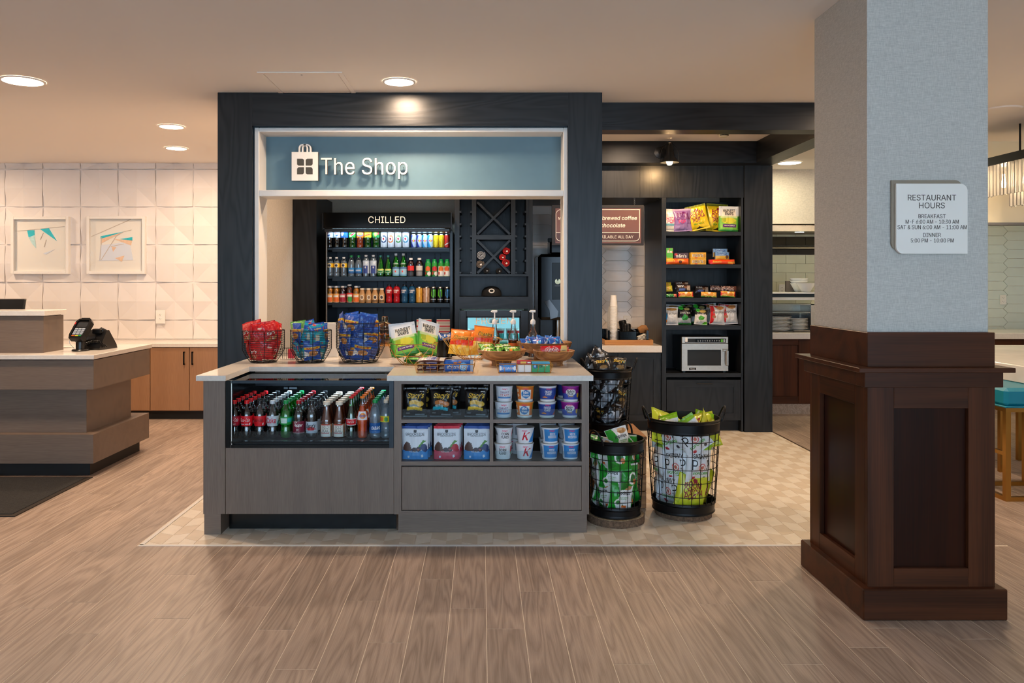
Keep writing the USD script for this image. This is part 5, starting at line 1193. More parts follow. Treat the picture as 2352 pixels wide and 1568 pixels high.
def frap(name, c): return bottle_kind(name, FRAP, (.0205, .128, .143, 'cap_cream'), None, 'latte_liquid', (.012, .09, painter('#c59a66', ('d', .1, .55, .4, .3, '#efe6d4'), ('d', .1, .55, .28, .2, c), ('r', -.7, .05, .7, .18, c))))
Q['f1'] = frap('tan_coffee_bottle', '#8a6a48'); Q['f2'] = frap('mocha_coffee_bottle', '#3a2418')
POW = [(.024, 0), (.0310, .005), (.0325, .03), (.0295, .055), (.031, .075), (.0345, .095), (.0345, .125), (.030, .148), (.0185, .160), (.0165, .166)]
def power(name, liq): return bottle_kind(name, POW, (.0185, .164, .181, 'cap_black'), None, liq, (.09, .132, painter({'red_drink': '#b0121e', 'blue_drink': '#154a74'}[liq])), [('POWER', .012, .116, 'ink_white', True, .048, 0, 0), ('ADE', .012, .100, 'ink_white', True, .03, 0, -.2)])
Q['p1'] = power('red_sports_drink_bottle', 'red_drink'); Q['p2'] = power('blue_sports_drink_bottle', 'blue_drink')
Q['g1'] = can_kind('tall_gold_can', .0330, .157, painter('#dca03a', ('n', 7, .6, '#b87a28'))); Q['g2'] = can_kind('tall_copper_can', .0330, .157, painter('#c8a284', ('n', 7, .6, '#a87a5a')))
def claw(name, c): return can_kind(name, .0330, .157, painter('#0c0d10', ('p', [(-.45, .45), (-.3, .85), (-.18, .85), (-.25, .4)], c), ('p', [(-.1, .35), (-.05, .85), (.1, .85), (.06, .3)], c), ('p', [(.22, .42), (.2, .85), (.38, .85), (.42, .38)], c), ('r', -.6, .2, .6, .25, '#c8ccd0')))
Q['k1'] = claw('black_can_green_claw', '#5fc02a'); Q['k2'] = claw('black_can_blue_claw', '#3a86c0')
shelf_name = ['top', 'middle', 'bottom']
ROWS = [
 [('silver', 757), ('silver', 774), ('blue', 791.8), ('dew', 809.3), ('sun', 827.3), ('brisk', 845.2), ('seven', 863.9), ('b1', 881.9), ('b2', 898.3), ('b3', 914.9), ('b4', 932.1), ('r1', 950.5), ('r1', 963.2), ('r2', 976), ('r2', 988.4), ('y', 1001.5), ('y', 1014.3), ('rd', 1027)],
 [('purelife', 758.5), ('purelife', 773), ('purelife', 789.7), ('dasani', 807), ('dasani', 823.7), ('smart', 840.7), ('smart', 857.5), ('perrier', 874.4), ('perrier', 891.5), ('pelle', 909.5), ('pelle', 926.5), ('vred', 943.6), ('vwht', 963.2), ('m1', 983.2), ('m2', 998), ('m3', 1013.2), ('m4', 1027)],
 [('j1', 757.8), ('j1', 772), ('j2', 787), ('j3', 803), ('j1', 818), ('f1', 831.6), ('f1', 846.3), ('f2', 861.2), ('f2', 876.8), ('p1', 893.9), ('p1', 911), ('p2', 929.3), ('p2', 946.5), ('g1', 963.2), ('g2', 979.5), ('k1', 995.5), ('k1', 1011.5), ('k2', 1027)]]
_o1 = ['', 'twenty-', 'thirty-']
NUM = ['first', 'second', 'third', 'fourth', 'fifth', 'sixth', 'seventh', 'eighth', 'ninth', 'tenth', 'eleventh', 'twelfth', 'thirteenth', 'fourteenth', 'fifteenth', 'sixteenth', 'seventeenth', 'eighteenth', 'nineteenth', 'twentieth'] + ['twenty-' + w for w in 'first second third fourth fifth sixth seventh eighth ninth'.split()]
for ri, row in enumerate(ROWS):
    zz = Z(CS[ri][0], 7.65) + .001
    for i, (k, px) in enumerate(row):
        nm = Q[k].path.rsplit('/', 1)[1]; cat = 'can' if 'can' in nm.split('_') else 'bottle'
        copy(Q[k], nm, tra(X(px, 7.70), 7.70, zz) @ rot('z', (i * 29 % 11 - 5) * 1.5), f'{nm.replace("_", " ")}, {NUM[i]} from left, {shelf_name[ri]} shelf of drinks cabinet', cat, f'drinks on the {shelf_name[ri]} cabinet shelf')
    if ri == 2:
        for i in (0, 1, 2, 4, 5, 6, 7): copy(Q[row[i][0]], Q[row[i][0]].path.rsplit('/', 1)[1], tra(X(row[i][1], 7.70) + .012, 7.775, zz), f'{Q[row[i][0]].path.rsplit("/", 1)[1].replace("_", " ")} standing behind the {NUM[i]} drink of the bottom cabinet shelf', 'bottle', 'second row on the bottom cabinet shelf')
# sandwich cartons low in the cabinet
Q['pack'] = box_kind('meal_carton', .145, .052, .12, painter('#d8d0c2', ('b', .62, .86, '#b8323a'), ('r', -.8, .1, .8, .5, '#b0a698')))
for i, (px, k) in enumerate(((974, 0), (974, 1), (974, 2), (1020, 0), (1020, 1), (1020, 2), (927, 0))):
    copy(Q['pack'], 'meal_carton', tra(X(px, 7.68), 7.67, .926 + k * .053), f'white meal carton with red stripe, {["bottom", "middle", "top"][k]} of the {"right" if px > 1000 else "middle" if px > 950 else "left"} stack low in the drinks cabinet', 'carton', 'cartons low in the drinks cabinet')
# ice cream tubs behind the freezer door
ktub = cup_kind('ice_cream_tub', painter('#e4f2f0', ('b', .0, .5, '#4fb8b4'), ('r', -.5, .55, .6, .82, '#c8242c')), r0=.036, r1=.042, h=.098)
for i, px in enumerate((1081, 1103, 1126, 1149, 1172, 1190)):
    copy(ktub, 'ice_cream_tub', tra(X(px, 7.7), 7.70, FSZ + .001), f'teal and white ice cream tub, {NUM[i]} from the left behind freezer door', 'tub', 'ice cream tubs in the freezer')
# ================================================================== snacks in the cubbies under the countertop
rp = random.Random(11)
def pita(name, banner, chip, seed): return bag_kind(name, .138, .170, .055, painter('#0c0c0e', ('b', .93, 1, '#1c1d20'), ('b', 0, .05, '#17181b'), ('d', -.1, .50, .48, .10, chip), ('d', .42, .46, .34, .09, chip), ('d', -.15, .40, .36, .05, '#8a9a98'),
      ('p', [(-.75, .24), (-.72, .36), (-.1, .38), (.6, .33), (.62, .22), (-.1, .27)], banner), ('r', .0, .06, .78, .12, '#8f9499'), ('r', -.78, .13, -.5, .145, '#b9b9b9')),
      [("Stacy's", .028, 0, .66, 'ink_gold', True, .092, .25), ("SINCE", .006, .55, .86, 'ink_white', True, None, 0)], seed=seed, pinch=.08)
k_pg, k_pt = pita('gold_pita_chip_bag', '#e3b93c', '#d8b04a', 3), pita('teal_pita_chip_bag', '#2aa6b8', '#b9733a', 8)
zc1, zc2 = oz[1] + .001, oz[3] + .001
for k, px, py, rz, lb in ((k_pg, 954, 4.585, 4, 'black pita chip bag, yellow banner, at the left of the upper cubby'), (k_pt, 1014, 4.585, -6, 'black pita chip bag, teal banner, front middle of the upper cubby'), (k_pg, 1094, 4.585, -4, 'black pita chip bag, yellow banner, at the right of the upper cubby')):
    put_bag(k, k.path.rsplit('/', 1)[1], X(px, py), py, zc1, lb, 'chip bag', 'pita chip bags', rz, 0, 2)
for k, px, py, lb in ((k_pg, 965, 4.70, 'black pita chip bag, yellow banner, raised behind the left front bag'), (k_pt, 1032, 4.66, 'black pita chip bag, teal banner, close behind the middle front bag'), (k_pg, 1018, 4.78, 'black pita chip bag standing at the back behind the middle bags'), (k_pg, 1100, 4.70, 'black pita chip bag, yellow banner, raised behind the right front bag')):
    put_bag(k, k.path.rsplit('/', 1)[1], X(px, py), py, zc1 + (0.0 if py < 4.69 else .001), lb, 'chip bag', 'pita chip bags', rp.uniform(-8, 8), 0, 1, s=1.0 if py < 4.69 else 1.13)
def choc(name, top, low, fruit, seed): return bag_kind(name, .150, .192, .046, painter('#d5dde6', ('b', .915, 1, top), ('b', 0, .28, low), ('b', .0, .02, low), ('p', [(-.95, .27), (-.9, .42), (-.65, .55), (-.4, .48), (-.25, .30), (-.3, .26)], '#4a2c22'), ('d', -.05, .30, .2, .07, '#3a2a34'), ('d', .25, .31, .2, .07, '#2c2430'), ('d', .25, .31, .08, .03, '#8a4a48'),
      ('d', .62, .38, .3, .10, fruit), ('d', .78, .30, .18, .07, fruit), ('p', [(.3, .42), (.6, .58), (.85, .56), (.55, .46)], '#4f8a34'), ('p', [(.2, .36), (.4, .46), (.5, .40)], '#4f8a34'), ('d', 0, .84, .13, .05, '#22242c'), ('d', -.5, .085, .07, .035, '#cfe0ee'), ('d', .55, .11, .09, .04, '#dfe8ee')),
      [('BROOKSIDE', .0155, 0, .715, 'ink_black', False, .108, 0), ('DARK CHOCOLATE', .0045, 0, .685, 'ink_grey', True, .07, 0), ('Fruit Flavors', .006, -.1, .225, 'ink_white', True, None, 0)], seed=seed, stand=1, wr=.12, mat='print_satin')
k_cb, k_cr = choc('blueberry_chocolate_pouch', '#1d4a9c', '#2488d0', '#2a3a6a', 4), choc('pomegranate_chocolate_pouch', '#d81c3a', '#d0405a', '#a8102a', 6)
for k, px, c_, nm in ((k_cb, 954, 'blue', 'left'), (k_cr, 1026, 'red', 'middle'), (k_cb, 1095, 'blue', 'right')):
    for r in range(3):
        py = 4.575 + r * .052
        put_bag(k, k.path.rsplit('/', 1)[1], X(px, 4.575) + r * .008, py, zc2, f'{["front", "second", "back"][r]} white and {c_} chocolate pouch of the {nm} row in the lower cubby', 'pouch', 'chocolate pouches', -2 + r, 0, -1.5)
KEL = [("Kellogg's", .0085, .072, 'ink_pink', True, .030, .25, 0)]
def cer(name, pf, *w): return cup_kind(name, pf, KEL + list(w))
C = {}
C['smart'] = cer('white_cereal_cup', painter('#dfe3ea', ('r', -.6, .22, .55, .34, '#4f8ac8'), ('r', .75, .6, 1.0, .9, '#2f8a78')), ('SMART', .0125, .050, 'ink_purple', False, .050, 0, 0), ('START', .0125, .033, 'ink_red', False, .050, 0, 0))
C['mini'] = cer('orange_cereal_cup', painter('#e87a24', ('b', .93, 1, '#f0a030'), ('b', 0, .16, '#efece6'), ('r', -.38, .20, .42, .78, '#f4f0e8'), ('d', .02, .50, .36, .26, '#2a78b8'), ('r', .78, .3, 1.2, .9, '#5aa83a'), ('d', -.7, .4, .12, .10, '#efe0c0'), ('r', -.85, .6, -.6, .8, '#efe0c0')), ('Mini', .016, .048, 'ink_white', True, .030, 0, .03), ('Wheats', .011, .033, 'ink_white', True, .034, 0, .03))
C['frost'] = cer('blue_cereal_cup', painter('#2c4a9c', ('b', .86, 1, '#e6e8ec'), ('b', 0, .15, '#eceae6'), ('d', -.32, .30, .22, .05, '#e88a3a'), ('p', [(.45, .2), (.75, .42), (1.0, .42), (1.0, .2)], '#e8602a')), ('FROSTED', .0125, .054, 'ink_white', True, .040, .12, -.05), ('FLAKES', .0125, .040, 'ink_white', True, .034, .12, -.05))
C['raisin'] = cer('purple_cereal_cup', painter('#8c1a86', ('b', .0, .16, '#e8e6e8'), ('b', .16, .52, '#3f55b0'), ('b', .93, 1, '#b83aa8'), ('d', .68, .42, .18, .15, '#efb82a'), ('d', .0, .62, .4, .22, '#f0eeee')), ('Raisin', .013, .056, 'ink_black', True, .040, 0, 0), ('Bran', .013, .042, 'ink_black', True, .032, 0, -.03), ('Crunch', .010, .029, 'ink_gold', True, .030, 0, 0))
C['corn'] = cer('white_corn_cereal_cup', painter('#e4e5e8', ('r', .72, .4, 1.1, .85, '#c82a34'), ('r', .78, .3, 1.1, .5, '#3f9a3a'), ('p', [(-1.0, .9), (-.75, .9), (-.55, .5), (-1, .6)], '#6a6e74')), ('CORN', .0145, .050, 'ink_black', True, .042, 0, .05), ('FLAKES', .0145, .031, 'ink_black', True, .042, 0, .05))
C['kk'] = cer('white_and_blue_cereal_cup', painter('#e6e6ea', ('p', [(.35, .1), (.85, .85), (1.6, .9), (1.6, .1)], '#3a8ad0')), ('K', .044, .022, 'ink_red', True, .034, .28, .05))
C['rice'] = cer('sky_blue_cereal_cup', painter('#e8e8ea', ('r', -.62, .14, 1.4, .90, '#3488cc'), ('d', .85, .7, .14, .12, '#e0c8b0'), ('r', -1.0, .25, -.75, .8, '#9aa0a8')), ('RICE', .0130, .050, 'ink_white', True, .032, 0, .1), ('KRISPIES', .0130, .033, 'ink_white', True, .052, 0, .1))
CP = .0895
CUPS = [(1, [('smart', 1156.5), ('mini', 1205), ('frost', 1256), ('raisin', 1309)]), (3, [('corn', 1155.5), ('kk', 1205), ('rice', 1262), ('rice', 1309.5)])]
CW_ = dict(smart='white cereal cup with purple and red lettering', mini='orange cereal cup with white and blue badge', frost='dark blue cereal cup with white lettering', raisin='purple and blue cereal cup with yellow sun', corn='white cereal cup with black lettering', kk='white cereal cup with large red letter', rice='sky blue cereal cup')
for sh, row in CUPS:
    for i, (k, px) in enumerate(row):
        for lv in (0, 1):
            ex = (', left pair' if i == 2 else ', right pair') if k == 'rice' else ''
            copy(C[k], C[k].path.rsplit('/', 1)[1], tra(X(px, 4.602) + (.004 if lv else 0), 4.602, oz[sh] + .001 + lv * (CP + .003)) @ rot('z', rp.uniform(-9, 9) + X(px, 4.6) * -3), f'{CW_[k]}{ex}, {["lower", "upper"][lv]} one of its stack', 'cereal cup', 'cereal cups')
for k, px, py, sh, lb in (('frost', 1298, 4.75, 1, 'raisin stack at the back right'), ('rice', 1192, 4.74, 3, 'large letter cups'), ('rice', 1301, 4.74, 3, 'right sky blue pair'), ('corn', 1160, 4.73, 3, 'black lettered white cups'), ('rice', 1258, 4.74, 3, 'left sky blue pair')):
    for lv in (0, 1): copy(C[k], C[k].path.rsplit('/', 1)[1], tra(X(px, py), py, oz[sh] + .001 + lv * (CP + .003)) @ rot('z', 60), f'{["lower", "upper"][lv]} cereal cup standing behind the {lb}', 'cereal cup', 'cereal cups')

# ================================================================== on the countertop
ZC = .9155
def wire_basket(name, label, cx_, cy_, R, rb_, h, ht, nring, nwire, mat='black_metal', w=.0021):
    """round wire basket: base radius rb_, widening to R at height ht, straight to the rim at h"""
    t = Thing(name, label, 'basket', (cx_, cy_, ZC))
    t.add('rim', ring(cx_, cy_, ZC + h, R, .0026, 48, 6), mat)
    t.add('base_ring', ring(cx_, cy_, ZC + .0026, rb_, .0026, 40, 6), mat)
    hs_ = np.linspace(.012, h - .008, nring)
    t.add('wire_rings', join(*[ring(cx_, cy_, ZC + z, rb_ + (R - rb_) * min(1, (z / ht)) ** .8, w * .75, 44, 4) for z in hs_]), mat)
    for i in range(nwire):
        a = i * 2 * math.pi / nwire + .13
        pts = [(rb_ * .0, 0.003), (rb_, 0.003), (rb_ + (R - rb_) * .55 ** .8, ht * .55), (R, ht), (R, h)]
        t.add('wire', tube([(cx_ + (r + .002) * math.cos(a), cy_ + (r + .002) * math.sin(a), ZC + z) for r, z in pts], w, 5), mat)
    return t
def fill_basket(kinds, name_lab, cx_, cy_, R, rb_, h, ht, n, seed, cat, group, top=3, s=1.0):
    """bags packed against the inside of a basket, the ones towards the viewer last; labels tell layer and place"""
    r_ = random.Random(seed); out = []
    lay = max(1, n // 5); c_ = 0
    for l in range(lay):
        for i in range(4):
            z = .012 + (h - .10) * l / max(1, lay - 1) if lay > 1 else .03
            rr_ = rb_ + (R - rb_) * min(1, (z + .03) / ht); th = -66 + 42 * i + r_.uniform(-8, 8) + (20 if l % 2 else 0)
            k = kinds[(c_ * 7 + l) % len(kinds)]; c_ += 1; d_ = max(rr_ - k.size[2] * .62 * s - .006 - (.014 if i % 2 else 0), .02)
            a = math.radians(th)
            put_bag(k, k.path.rsplit('/', 1)[1], cx_ + d_ * math.sin(a), cy_ - d_ * math.cos(a), ZC + z, f'{name_lab}, {["lower", "middle", "upper"][min(2, l * 2 // max(1, lay - 1) if lay > 1 else 1)]} layer, {NUM[i]} from the left', cat, group, th, r_.uniform(-14, 14), r_.uniform(-4, 6) + (-14 if z < ht * .5 else 0), s)
    for i in range(top):
        k = kinds[i % len(kinds)]; a = math.radians(-60 + 60 * i + r_.uniform(-10, 10)); d_ = R * .35
        put_bag(k, k.path.rsplit('/', 1)[1], cx_ + d_ * math.sin(a), cy_ - d_ * math.cos(a) + .02, ZC + h - k.size[1] * .62 * s, f'{name_lab}, {NUM[i]} standing above the rim', cat, group, r_.uniform(-30, 30), r_.uniform(-16, 16), 8, s)
k_red = [bag_kind('plain_red_trail_mix_bag', .115, .135, .036, painter('#c8151d', ('b', .92, 1, '#e03030'), ('n', 4, .62, '#a80f18'), ('n', 6, .66, '#b98a58', (-1, .1, 1, .4)), ('d', .3, .7, .3, .05, '#e8c8b8')), seed=13), bag_kind(f'red_trail_mix_bag', .115, .135, .036, painter('#c4141c', ('b', .93, 1, '#e02a2a'), ('d', -.05, .48, .72, .2, '#d83a3a'), ('d', -.05, .46, .66, .17, '#b8101a'), ('n', 5, .56, '#b98a58', (-1, .12, 1, .34)), ('n', 7, .66, '#e8dcc8', (-1, .12, 1, .3))), [("Kar's", .022, -.05, .42, 'ink_white', True, .062, .25)], seed=12)]
k_blu = [bag_kind('blue_nut_bag', .115, .140, .036, painter('#1c4fa8', ('b', .92, 1, '#2a62c0'), ('b', .56, .68, '#e0b82a'), ('r', -.7, .58, .7, .66, '#c8242c'), ('d', .1, .36, .6, .15, '#b97a3a'), ('n', 6, .6, '#e0c8a0', (-.7, .2, .8, .5)), ('p', [(-1, .1), (-.4, .34), (-1, .5)], '#e8e6e0')), [('PLANTERS', .010, 0, .60, 'ink_yellow', True, .060, 0)], seed=14),
         bag_kind('teal_nut_bag', .115, .140, .036, painter('#1c9ab0', ('b', .92, 1, '#1d4fa8'), ('b', .62, .80, '#2356b0'), ('d', .1, .4, .5, .16, '#3fb0b8'), ('r', -.35, .1, .15, .42, '#d8d2b8'), ('n', 6, .68, '#c84a3a')), [('PLANTERS', .009, 0, .68, 'ink_yellow', True, .055, 0)], seed=15)]
k_grn = bag_kind('green_nut_bag', .115, .135, .036, painter('#6fae4e', ('n', 6, .6, '#9cc878'), ('b', .35, .6, '#d8c8b0'), ('d', 0, .42, .5, .14, '#b85a4a')), seed=16)
k_dbl = bag_kind('deep_blue_nut_bag', .115, .140, .036, painter('#173f92', ('b', .9, 1, '#2458b4'), ('n', 5, .64, '#2f6ac0')), seed=17)
B1 = (X(605, 5.265), 5.265, .136, .083, .213, .085); B2 = (X(714, 5.265), 5.265, .134, .083, .213, .09); B3 = (X(827, 5.27), 5.27, .159, .108, .265, .10)
wire_basket('wire_basket', 'black wire basket filled with red trail mix bags at the left end', *B1, 17, 9)
wire_basket('wire_basket', 'black wire basket filled with teal and blue nut bags, middle of three', *B2, 18, 9)
wire_basket('wire_basket', 'tallest black wire basket, filled with blue nut bags', *B3, 24, 9)
fill_basket(k_red, 'red bag in the left wire basket', *B1, 10, 1, 'snack bag', 'trail mix bags', 3, .95)
fill_basket([k_blu[1], k_blu[1], k_blu[0]], 'nut bag in middle wire basket', *B2, 10, 2, 'snack bag', 'nut bags', 2, .95)
put_bag(k_grn, 'green_nut_bag', B2[0] - .07, 5.24, ZC + .13, 'green patterned nut bag standing out of the middle wire basket', 'snack bag', 'nut bags', -15, -8, 6)
fill_basket([k_dbl, k_blu[0], k_blu[0]], 'blue bag in tallest wire basket', *B3, 15, 3, 'snack bag', 'nut bags', 3, 1.0)
# small caddy and white panel between the baskets
wc = Thing('wire_caddy', 'small low black wire caddy between the first two baskets', 'caddy', (X(662, 5.5), 5.5, ZC))
qx0, qx1 = X(646, 5.45), X(690, 5.45)
wc.add('wire_cage', join(*[tube([(qx0 + i * .014, 5.42, ZC + .002), (qx0 + i * .014, 5.42, ZC + .075 + i * .002)], .0012, 4) for i in range(10)], *[tube([(qx0, 5.42, ZC + z), (qx1, 5.42, ZC + z)], .0015, 4) for z in (.004, .04, .078)], tube([(qx0, 5.48, ZC + .004), (qx0, 5.48, ZC + .075), (qx1, 5.48, ZC + .075), (qx1, 5.48, ZC + .004)], .0015, 4)), 'black_metal')
single('candy_box', rb(X(663, 5.46), X(678, 5.46), 5.435, 5.468, ZC + .006, ZC + .07, .003), 'cap_red', 'small red box standing in the low black wire caddy', 'box')
single('white_panel_stand', rb(X(734, 5.6), X(776, 5.6), 5.60, 5.64, ZC, Z(741, 5.6), .002), 'white_trim', 'plain white upright panel standing behind the middle basket', 'panel')
# cookie jar on a stand
jx, jy = X(884, 5.57), 5.57
cj = Thing('cookie_jar', 'glass domed cookie jar on a wooden topped stand', 'jar', (jx, jy, ZC))
cj.add('stand', lathe([(0, 0), (.052, 0), (.05, .006), (.036, .05), (.036, .085), (0, .085)], 28, jx, jy, ZC), 'paper_edge', True); cj.add('stand_top', lathe([(0, .085), (.075, .085), (.077, .09), (.077, .102), (0, .104)], 32, jx, jy, ZC), 'tray_wood', True)
cj.add('glass_jar', lathe([(.066, .105), (.072, .115), (.076, .16), (.070, .19), (.062, .20)], 32, jx, jy, ZC), 'amber_glass', True)
cj.add('glass_lid', lathe([(.070, .20), (.074, .205), (.066, .222), (.04, .240), (.022, .25), (.024, .285), (.020, .29), (0, .29)], 32, jx, jy, ZC), 'amber_glass', True)
kck = kind_class('cookie'); kck.add('cookie', lathe([(0, 0), (.027, .001), (.031, .005), (.027, .010), (0, .012)], 18), 'cookie', True, local=True)
for i in range(9):
    a = i * 2.1; copy(kck, 'cookie', tra(jx + .034 * math.cos(a), jy + .034 * math.sin(a), ZC + .108 + (i // 3) * .024) @ rot('z', i * 40) @ rot('x', 14), f'round brown cookie in the glass jar, {["bottom", "middle", "top"][i // 3]} layer, {["left", "front", "right"][i % 3]}', 'cookie', 'cookies in the jar')

# geometric wire bowl of pea snack pouches
def geo_bowl(name, label, cx_, cy_, R, h, n, mat, rings=((.42, 0.0), (.80, .45), (1.0, 1.0)), w=.0022, rot0=.2, oval=1.0):
    t = Thing(name, label, 'bowl', (cx_, cy_, ZC)); P = []
    for q, (r, z) in enumerate(rings): P.append([(cx_ + oval * R * r * math.cos(rot0 + (i + .5 * (q % 2)) * 2 * math.pi / n), cy_ + R * r * math.sin(rot0 + (i + .5 * (q % 2)) * 2 * math.pi / n), ZC + .003 + z * h) for i in range(n)])
    t.add('rim', tube(P[-1], w * 1.2, 6, closed=True), mat); t.add('base_ring', tube(P[0], w, 6, closed=True), mat)
    for q in range(1, len(P) - 1): t.add('middle_ring', tube(P[q], w, 6, closed=True), mat)
    for q in range(len(P) - 1):
        for i in range(n):
            for j in ((0, -1) if q % 2 == 0 else (0, 1)): t.add('strut', tube([P[q][i], P[q + 1][(i + j) % n]], w * .9, 5), mat)
    return t
gx, gy = X(948, 5.08), 5.08
geo_bowl('wire_bowl', 'faceted brown wire bowl holding pea snack pouches', gx, gy, .163, .138, 8, 'gold_wire')
k_pea = bag_kind('pea_snack_pouch', .168, .215, .05, painter('#7cc242', ('b', .62, 1, '#d3d9df'), ('p', [(-1, .62), (1, .62), (1, .54), (0, .50), (-1, .54)], '#c9dc9a'), ('p', [(-.72, .60), (.72, .60), (.62, .86), (-.62, .86)], '#efe6d4'), ('d', 0, .42, .72, .12, '#d8cf3a'), ('n', 5, .55, '#a8b82a', (-.7, .3, .7, .52)), ('r', -.62, .16, .72, .28, '#5a2270'), ('b', 0, .06, '#2f8a34'), ('r', -1, .1, -.85, .6, '#4aa034'), ('r', .85, .1, 1, .6, '#4aa034')),
                [('HARVEST', .023, 0, .765, 'ink_black', True, .098, 0), ('SNAPS', .023, 0, .645, 'ink_black', True, .072, 0), ('BLACK PEPPER', .009, .05, .20, 'ink_white', True, .085, 0)], seed=21, stand=1, wr=.2, mat='print_satin')
put_bag(k_pea, 'pea_snack_pouch', gx - .035, gy - .012, ZC + .032, 'white and green pea snack pouch leaning left in the wire bowl', 'pouch', 'pea snack pouches', -8, -14, 20)
put_bag(k_pea, 'pea_snack_pouch', gx + .085, gy + .02, ZC + .045, 'white and green pea snack pouch turned right in the wire bowl', 'pouch', 'pea snack pouches', 42, 16, 12)
put_bag(k_pea, 'pea_snack_pouch', gx - .06, gy + .07, ZC + .04, 'pea snack pouch standing at the back of the wire bowl', 'pouch', 'pea snack pouches', 5, -6, 5)
put_bag(k_pea, 'pea_snack_pouch', gx + .01, gy - .045, ZC + .012, 'pea snack pouch lying low at the front of the wire bowl', 'pouch', 'pea snack pouches', -10, 8, 62, .8)
# black canister with blue sachets, small teal carton, black box
bxx, byy = X(1020, 5.52), 5.52
cn = Thing('black_canister', 'shiny black canister behind the wire bowl', 'canister', (bxx, byy, ZC))
cn.add('body', lathe([(0, 0), (.056, 0), (.058, .004), (.058, .012), (.050, .016), (.056, .11), (.058, .128), (.05, .13)], 32, bxx, byy, ZC), 'gloss_black', True); cn.add('steel_band', lathe([(.0585, .006), (.0585, .011)], 32, bxx, byy, ZC), 'steel')
k_sac = bag_kind('blue_sachet', .055, .06, .016, painter('#1f66b8', ('n', 4, .55, '#e9e6e4'), ('b', .9, 1, '#123f86')), seed=31, nx=17, nz=21)
for i, (dx, a) in enumerate(((-.035, -25), (-.012, 10), (.012, -8), (.034, 28))): put_bag(k_sac, 'blue_sachet', bxx + dx, byy - .008 + .006 * (i % 2), ZC + .105, f'small blue and white sachet, {NUM[i]} from the left in the black canister', 'sachet', 'sachets in the canister', a * .5, a, 10)
single('teal_carton', rb(X(1148, 5.33), X(1166, 5.33), 5.31, 5.35, ZC, Z(784, 5.33), .002), 'cap_teal', 'small teal carton standing between the two front bowls', 'carton')
# syrup bottles with white pumps
ksy = kind_class('syrup_bottle')
ksy.add('bottle', lathe([(0, 0), (.034, 0), (.036, .004), (.036, .15), (.030, .172), (.0165, .196), (.0145, .232), (.0155, .236)], 28), 'clear_plastic', True, local=True); ksy.add('syrup', lathe([(0, .004), (.034, .006), (.034, .120), (0, .121)], 24), 'tea_liquid', True, local=True)
ksy.add('label', lathe([(.0364, .03), (.0364, .10)], 28, colf=lambda a, z: painter('#c8642a', ('r', -.6, .2, .6, .8, '#efe6d8'))(a / 1.57, (z - .03) / .07)), 'print_satin', True, local=True)
ksy.add('pump_collar', lathe([(.016, .232), (.018, .236), (.018, .256), (.010, .268), (0, .268)], 20), 'white_plastic', True, local=True); ksy.add('pump_stem', lathe([(.0052, .268), (.0052, .318)], 12), 'white_plastic', True, local=True)
ksy.add('pump_head', join(rb(-.020, .020, -.010, .010, .316, .334, .004), tube([(-.018, 0, .325), (-.026, 0, .322)], .005, 6)), 'white_plastic', local=True)
for i, px in enumerate((1136, 1179, 1224)): copy(ksy, 'syrup_bottle', tra(X(px, 5.615), 5.615, ZC) @ rot('z', (-4, 10, 0)[i]), f'clear syrup bottle with white pump, {["left", "middle", "right"][i]} of three', 'bottle', 'syrup bottles')
# brass wire basket of cheese puffs
hx_, hy_ = X(1086, 5.42), 5.42
hb_ = Thing('wire_bowl', 'wide brass wire basket holding orange cheese snack bags', 'bowl', (hx_, hy_, ZC)); RB = .205; hR = .152
rim_pts = [(hx_ + RB * math.cos(a), hy_ + RB * .62 * math.sin(a), ZC + hR - .012 * math.cos(2 * a)) for a in np.linspace(0, 2 * math.pi, 48, endpoint=False)]
hb_.add('rim', tube(rim_pts, .0026, 6, closed=True), 'gold_wire'); hb_.add('base_ring', tube([(hx_ + .065 * math.cos(a), hy_ + .05 * math.sin(a), ZC + .003) for a in np.linspace(0, 2 * math.pi, 24, endpoint=False)], .0026, 6, closed=True), 'gold_wire')
for i in range(22):
    a = i * 2 * math.pi / 22; f_ = lambda r, z: (hx_ + r * math.cos(a), hy_ + r * .64 * math.sin(a), ZC + z)
    hb_.add('wire', tube([f_(.065, .003), f_(.115, .03), f_(.17, .09), f_(RB, hR - .012 * math.cos(2 * a))], .0016, 5), 'gold_wire')
k_che = bag_kind('cheese_puff_bag', .145, .175, .05, painter('#e8791e', ('b', .62, 1, '#ee8626'), ('p', [(-1, .5), (1, .62), (1, .42), (-1, .34)], '#d83a1e'), ('b', 0, .36, '#e8b83a'), ('n', 6, .55, '#f0d878', (-1, .05, 1, .36)), ('b', .95, 1, '#d86a1a')), [('Cheetos', .026, .05, .60, 'ink_black', True, .098, .2), ('Cheetos', .023, .03, .607, 'ink_gold', True, .088, .2)], seed=41, pinch=.07)
put_bag(k_che, 'cheese_puff_bag', hx_ - .10, hy_ - .03, ZC + .022, 'orange and yellow cheese puff bag, left one in the brass basket', 'snack bag', 'cheese puff bags', -6, 6, 14)
put_bag(k_che, 'cheese_puff_bag', hx_ + .065, hy_ - .02, ZC + .042, 'orange and yellow cheese puff bag, right one in the brass basket', 'snack bag', 'cheese puff bags', 14, 8, 10)
put_bag(k_che, 'cheese_puff_bag', hx_ - .02, hy_ + .05, ZC + .02, 'cheese puff bag at the back of the brass basket', 'snack bag', 'cheese puff bags', 0, 0, 8)
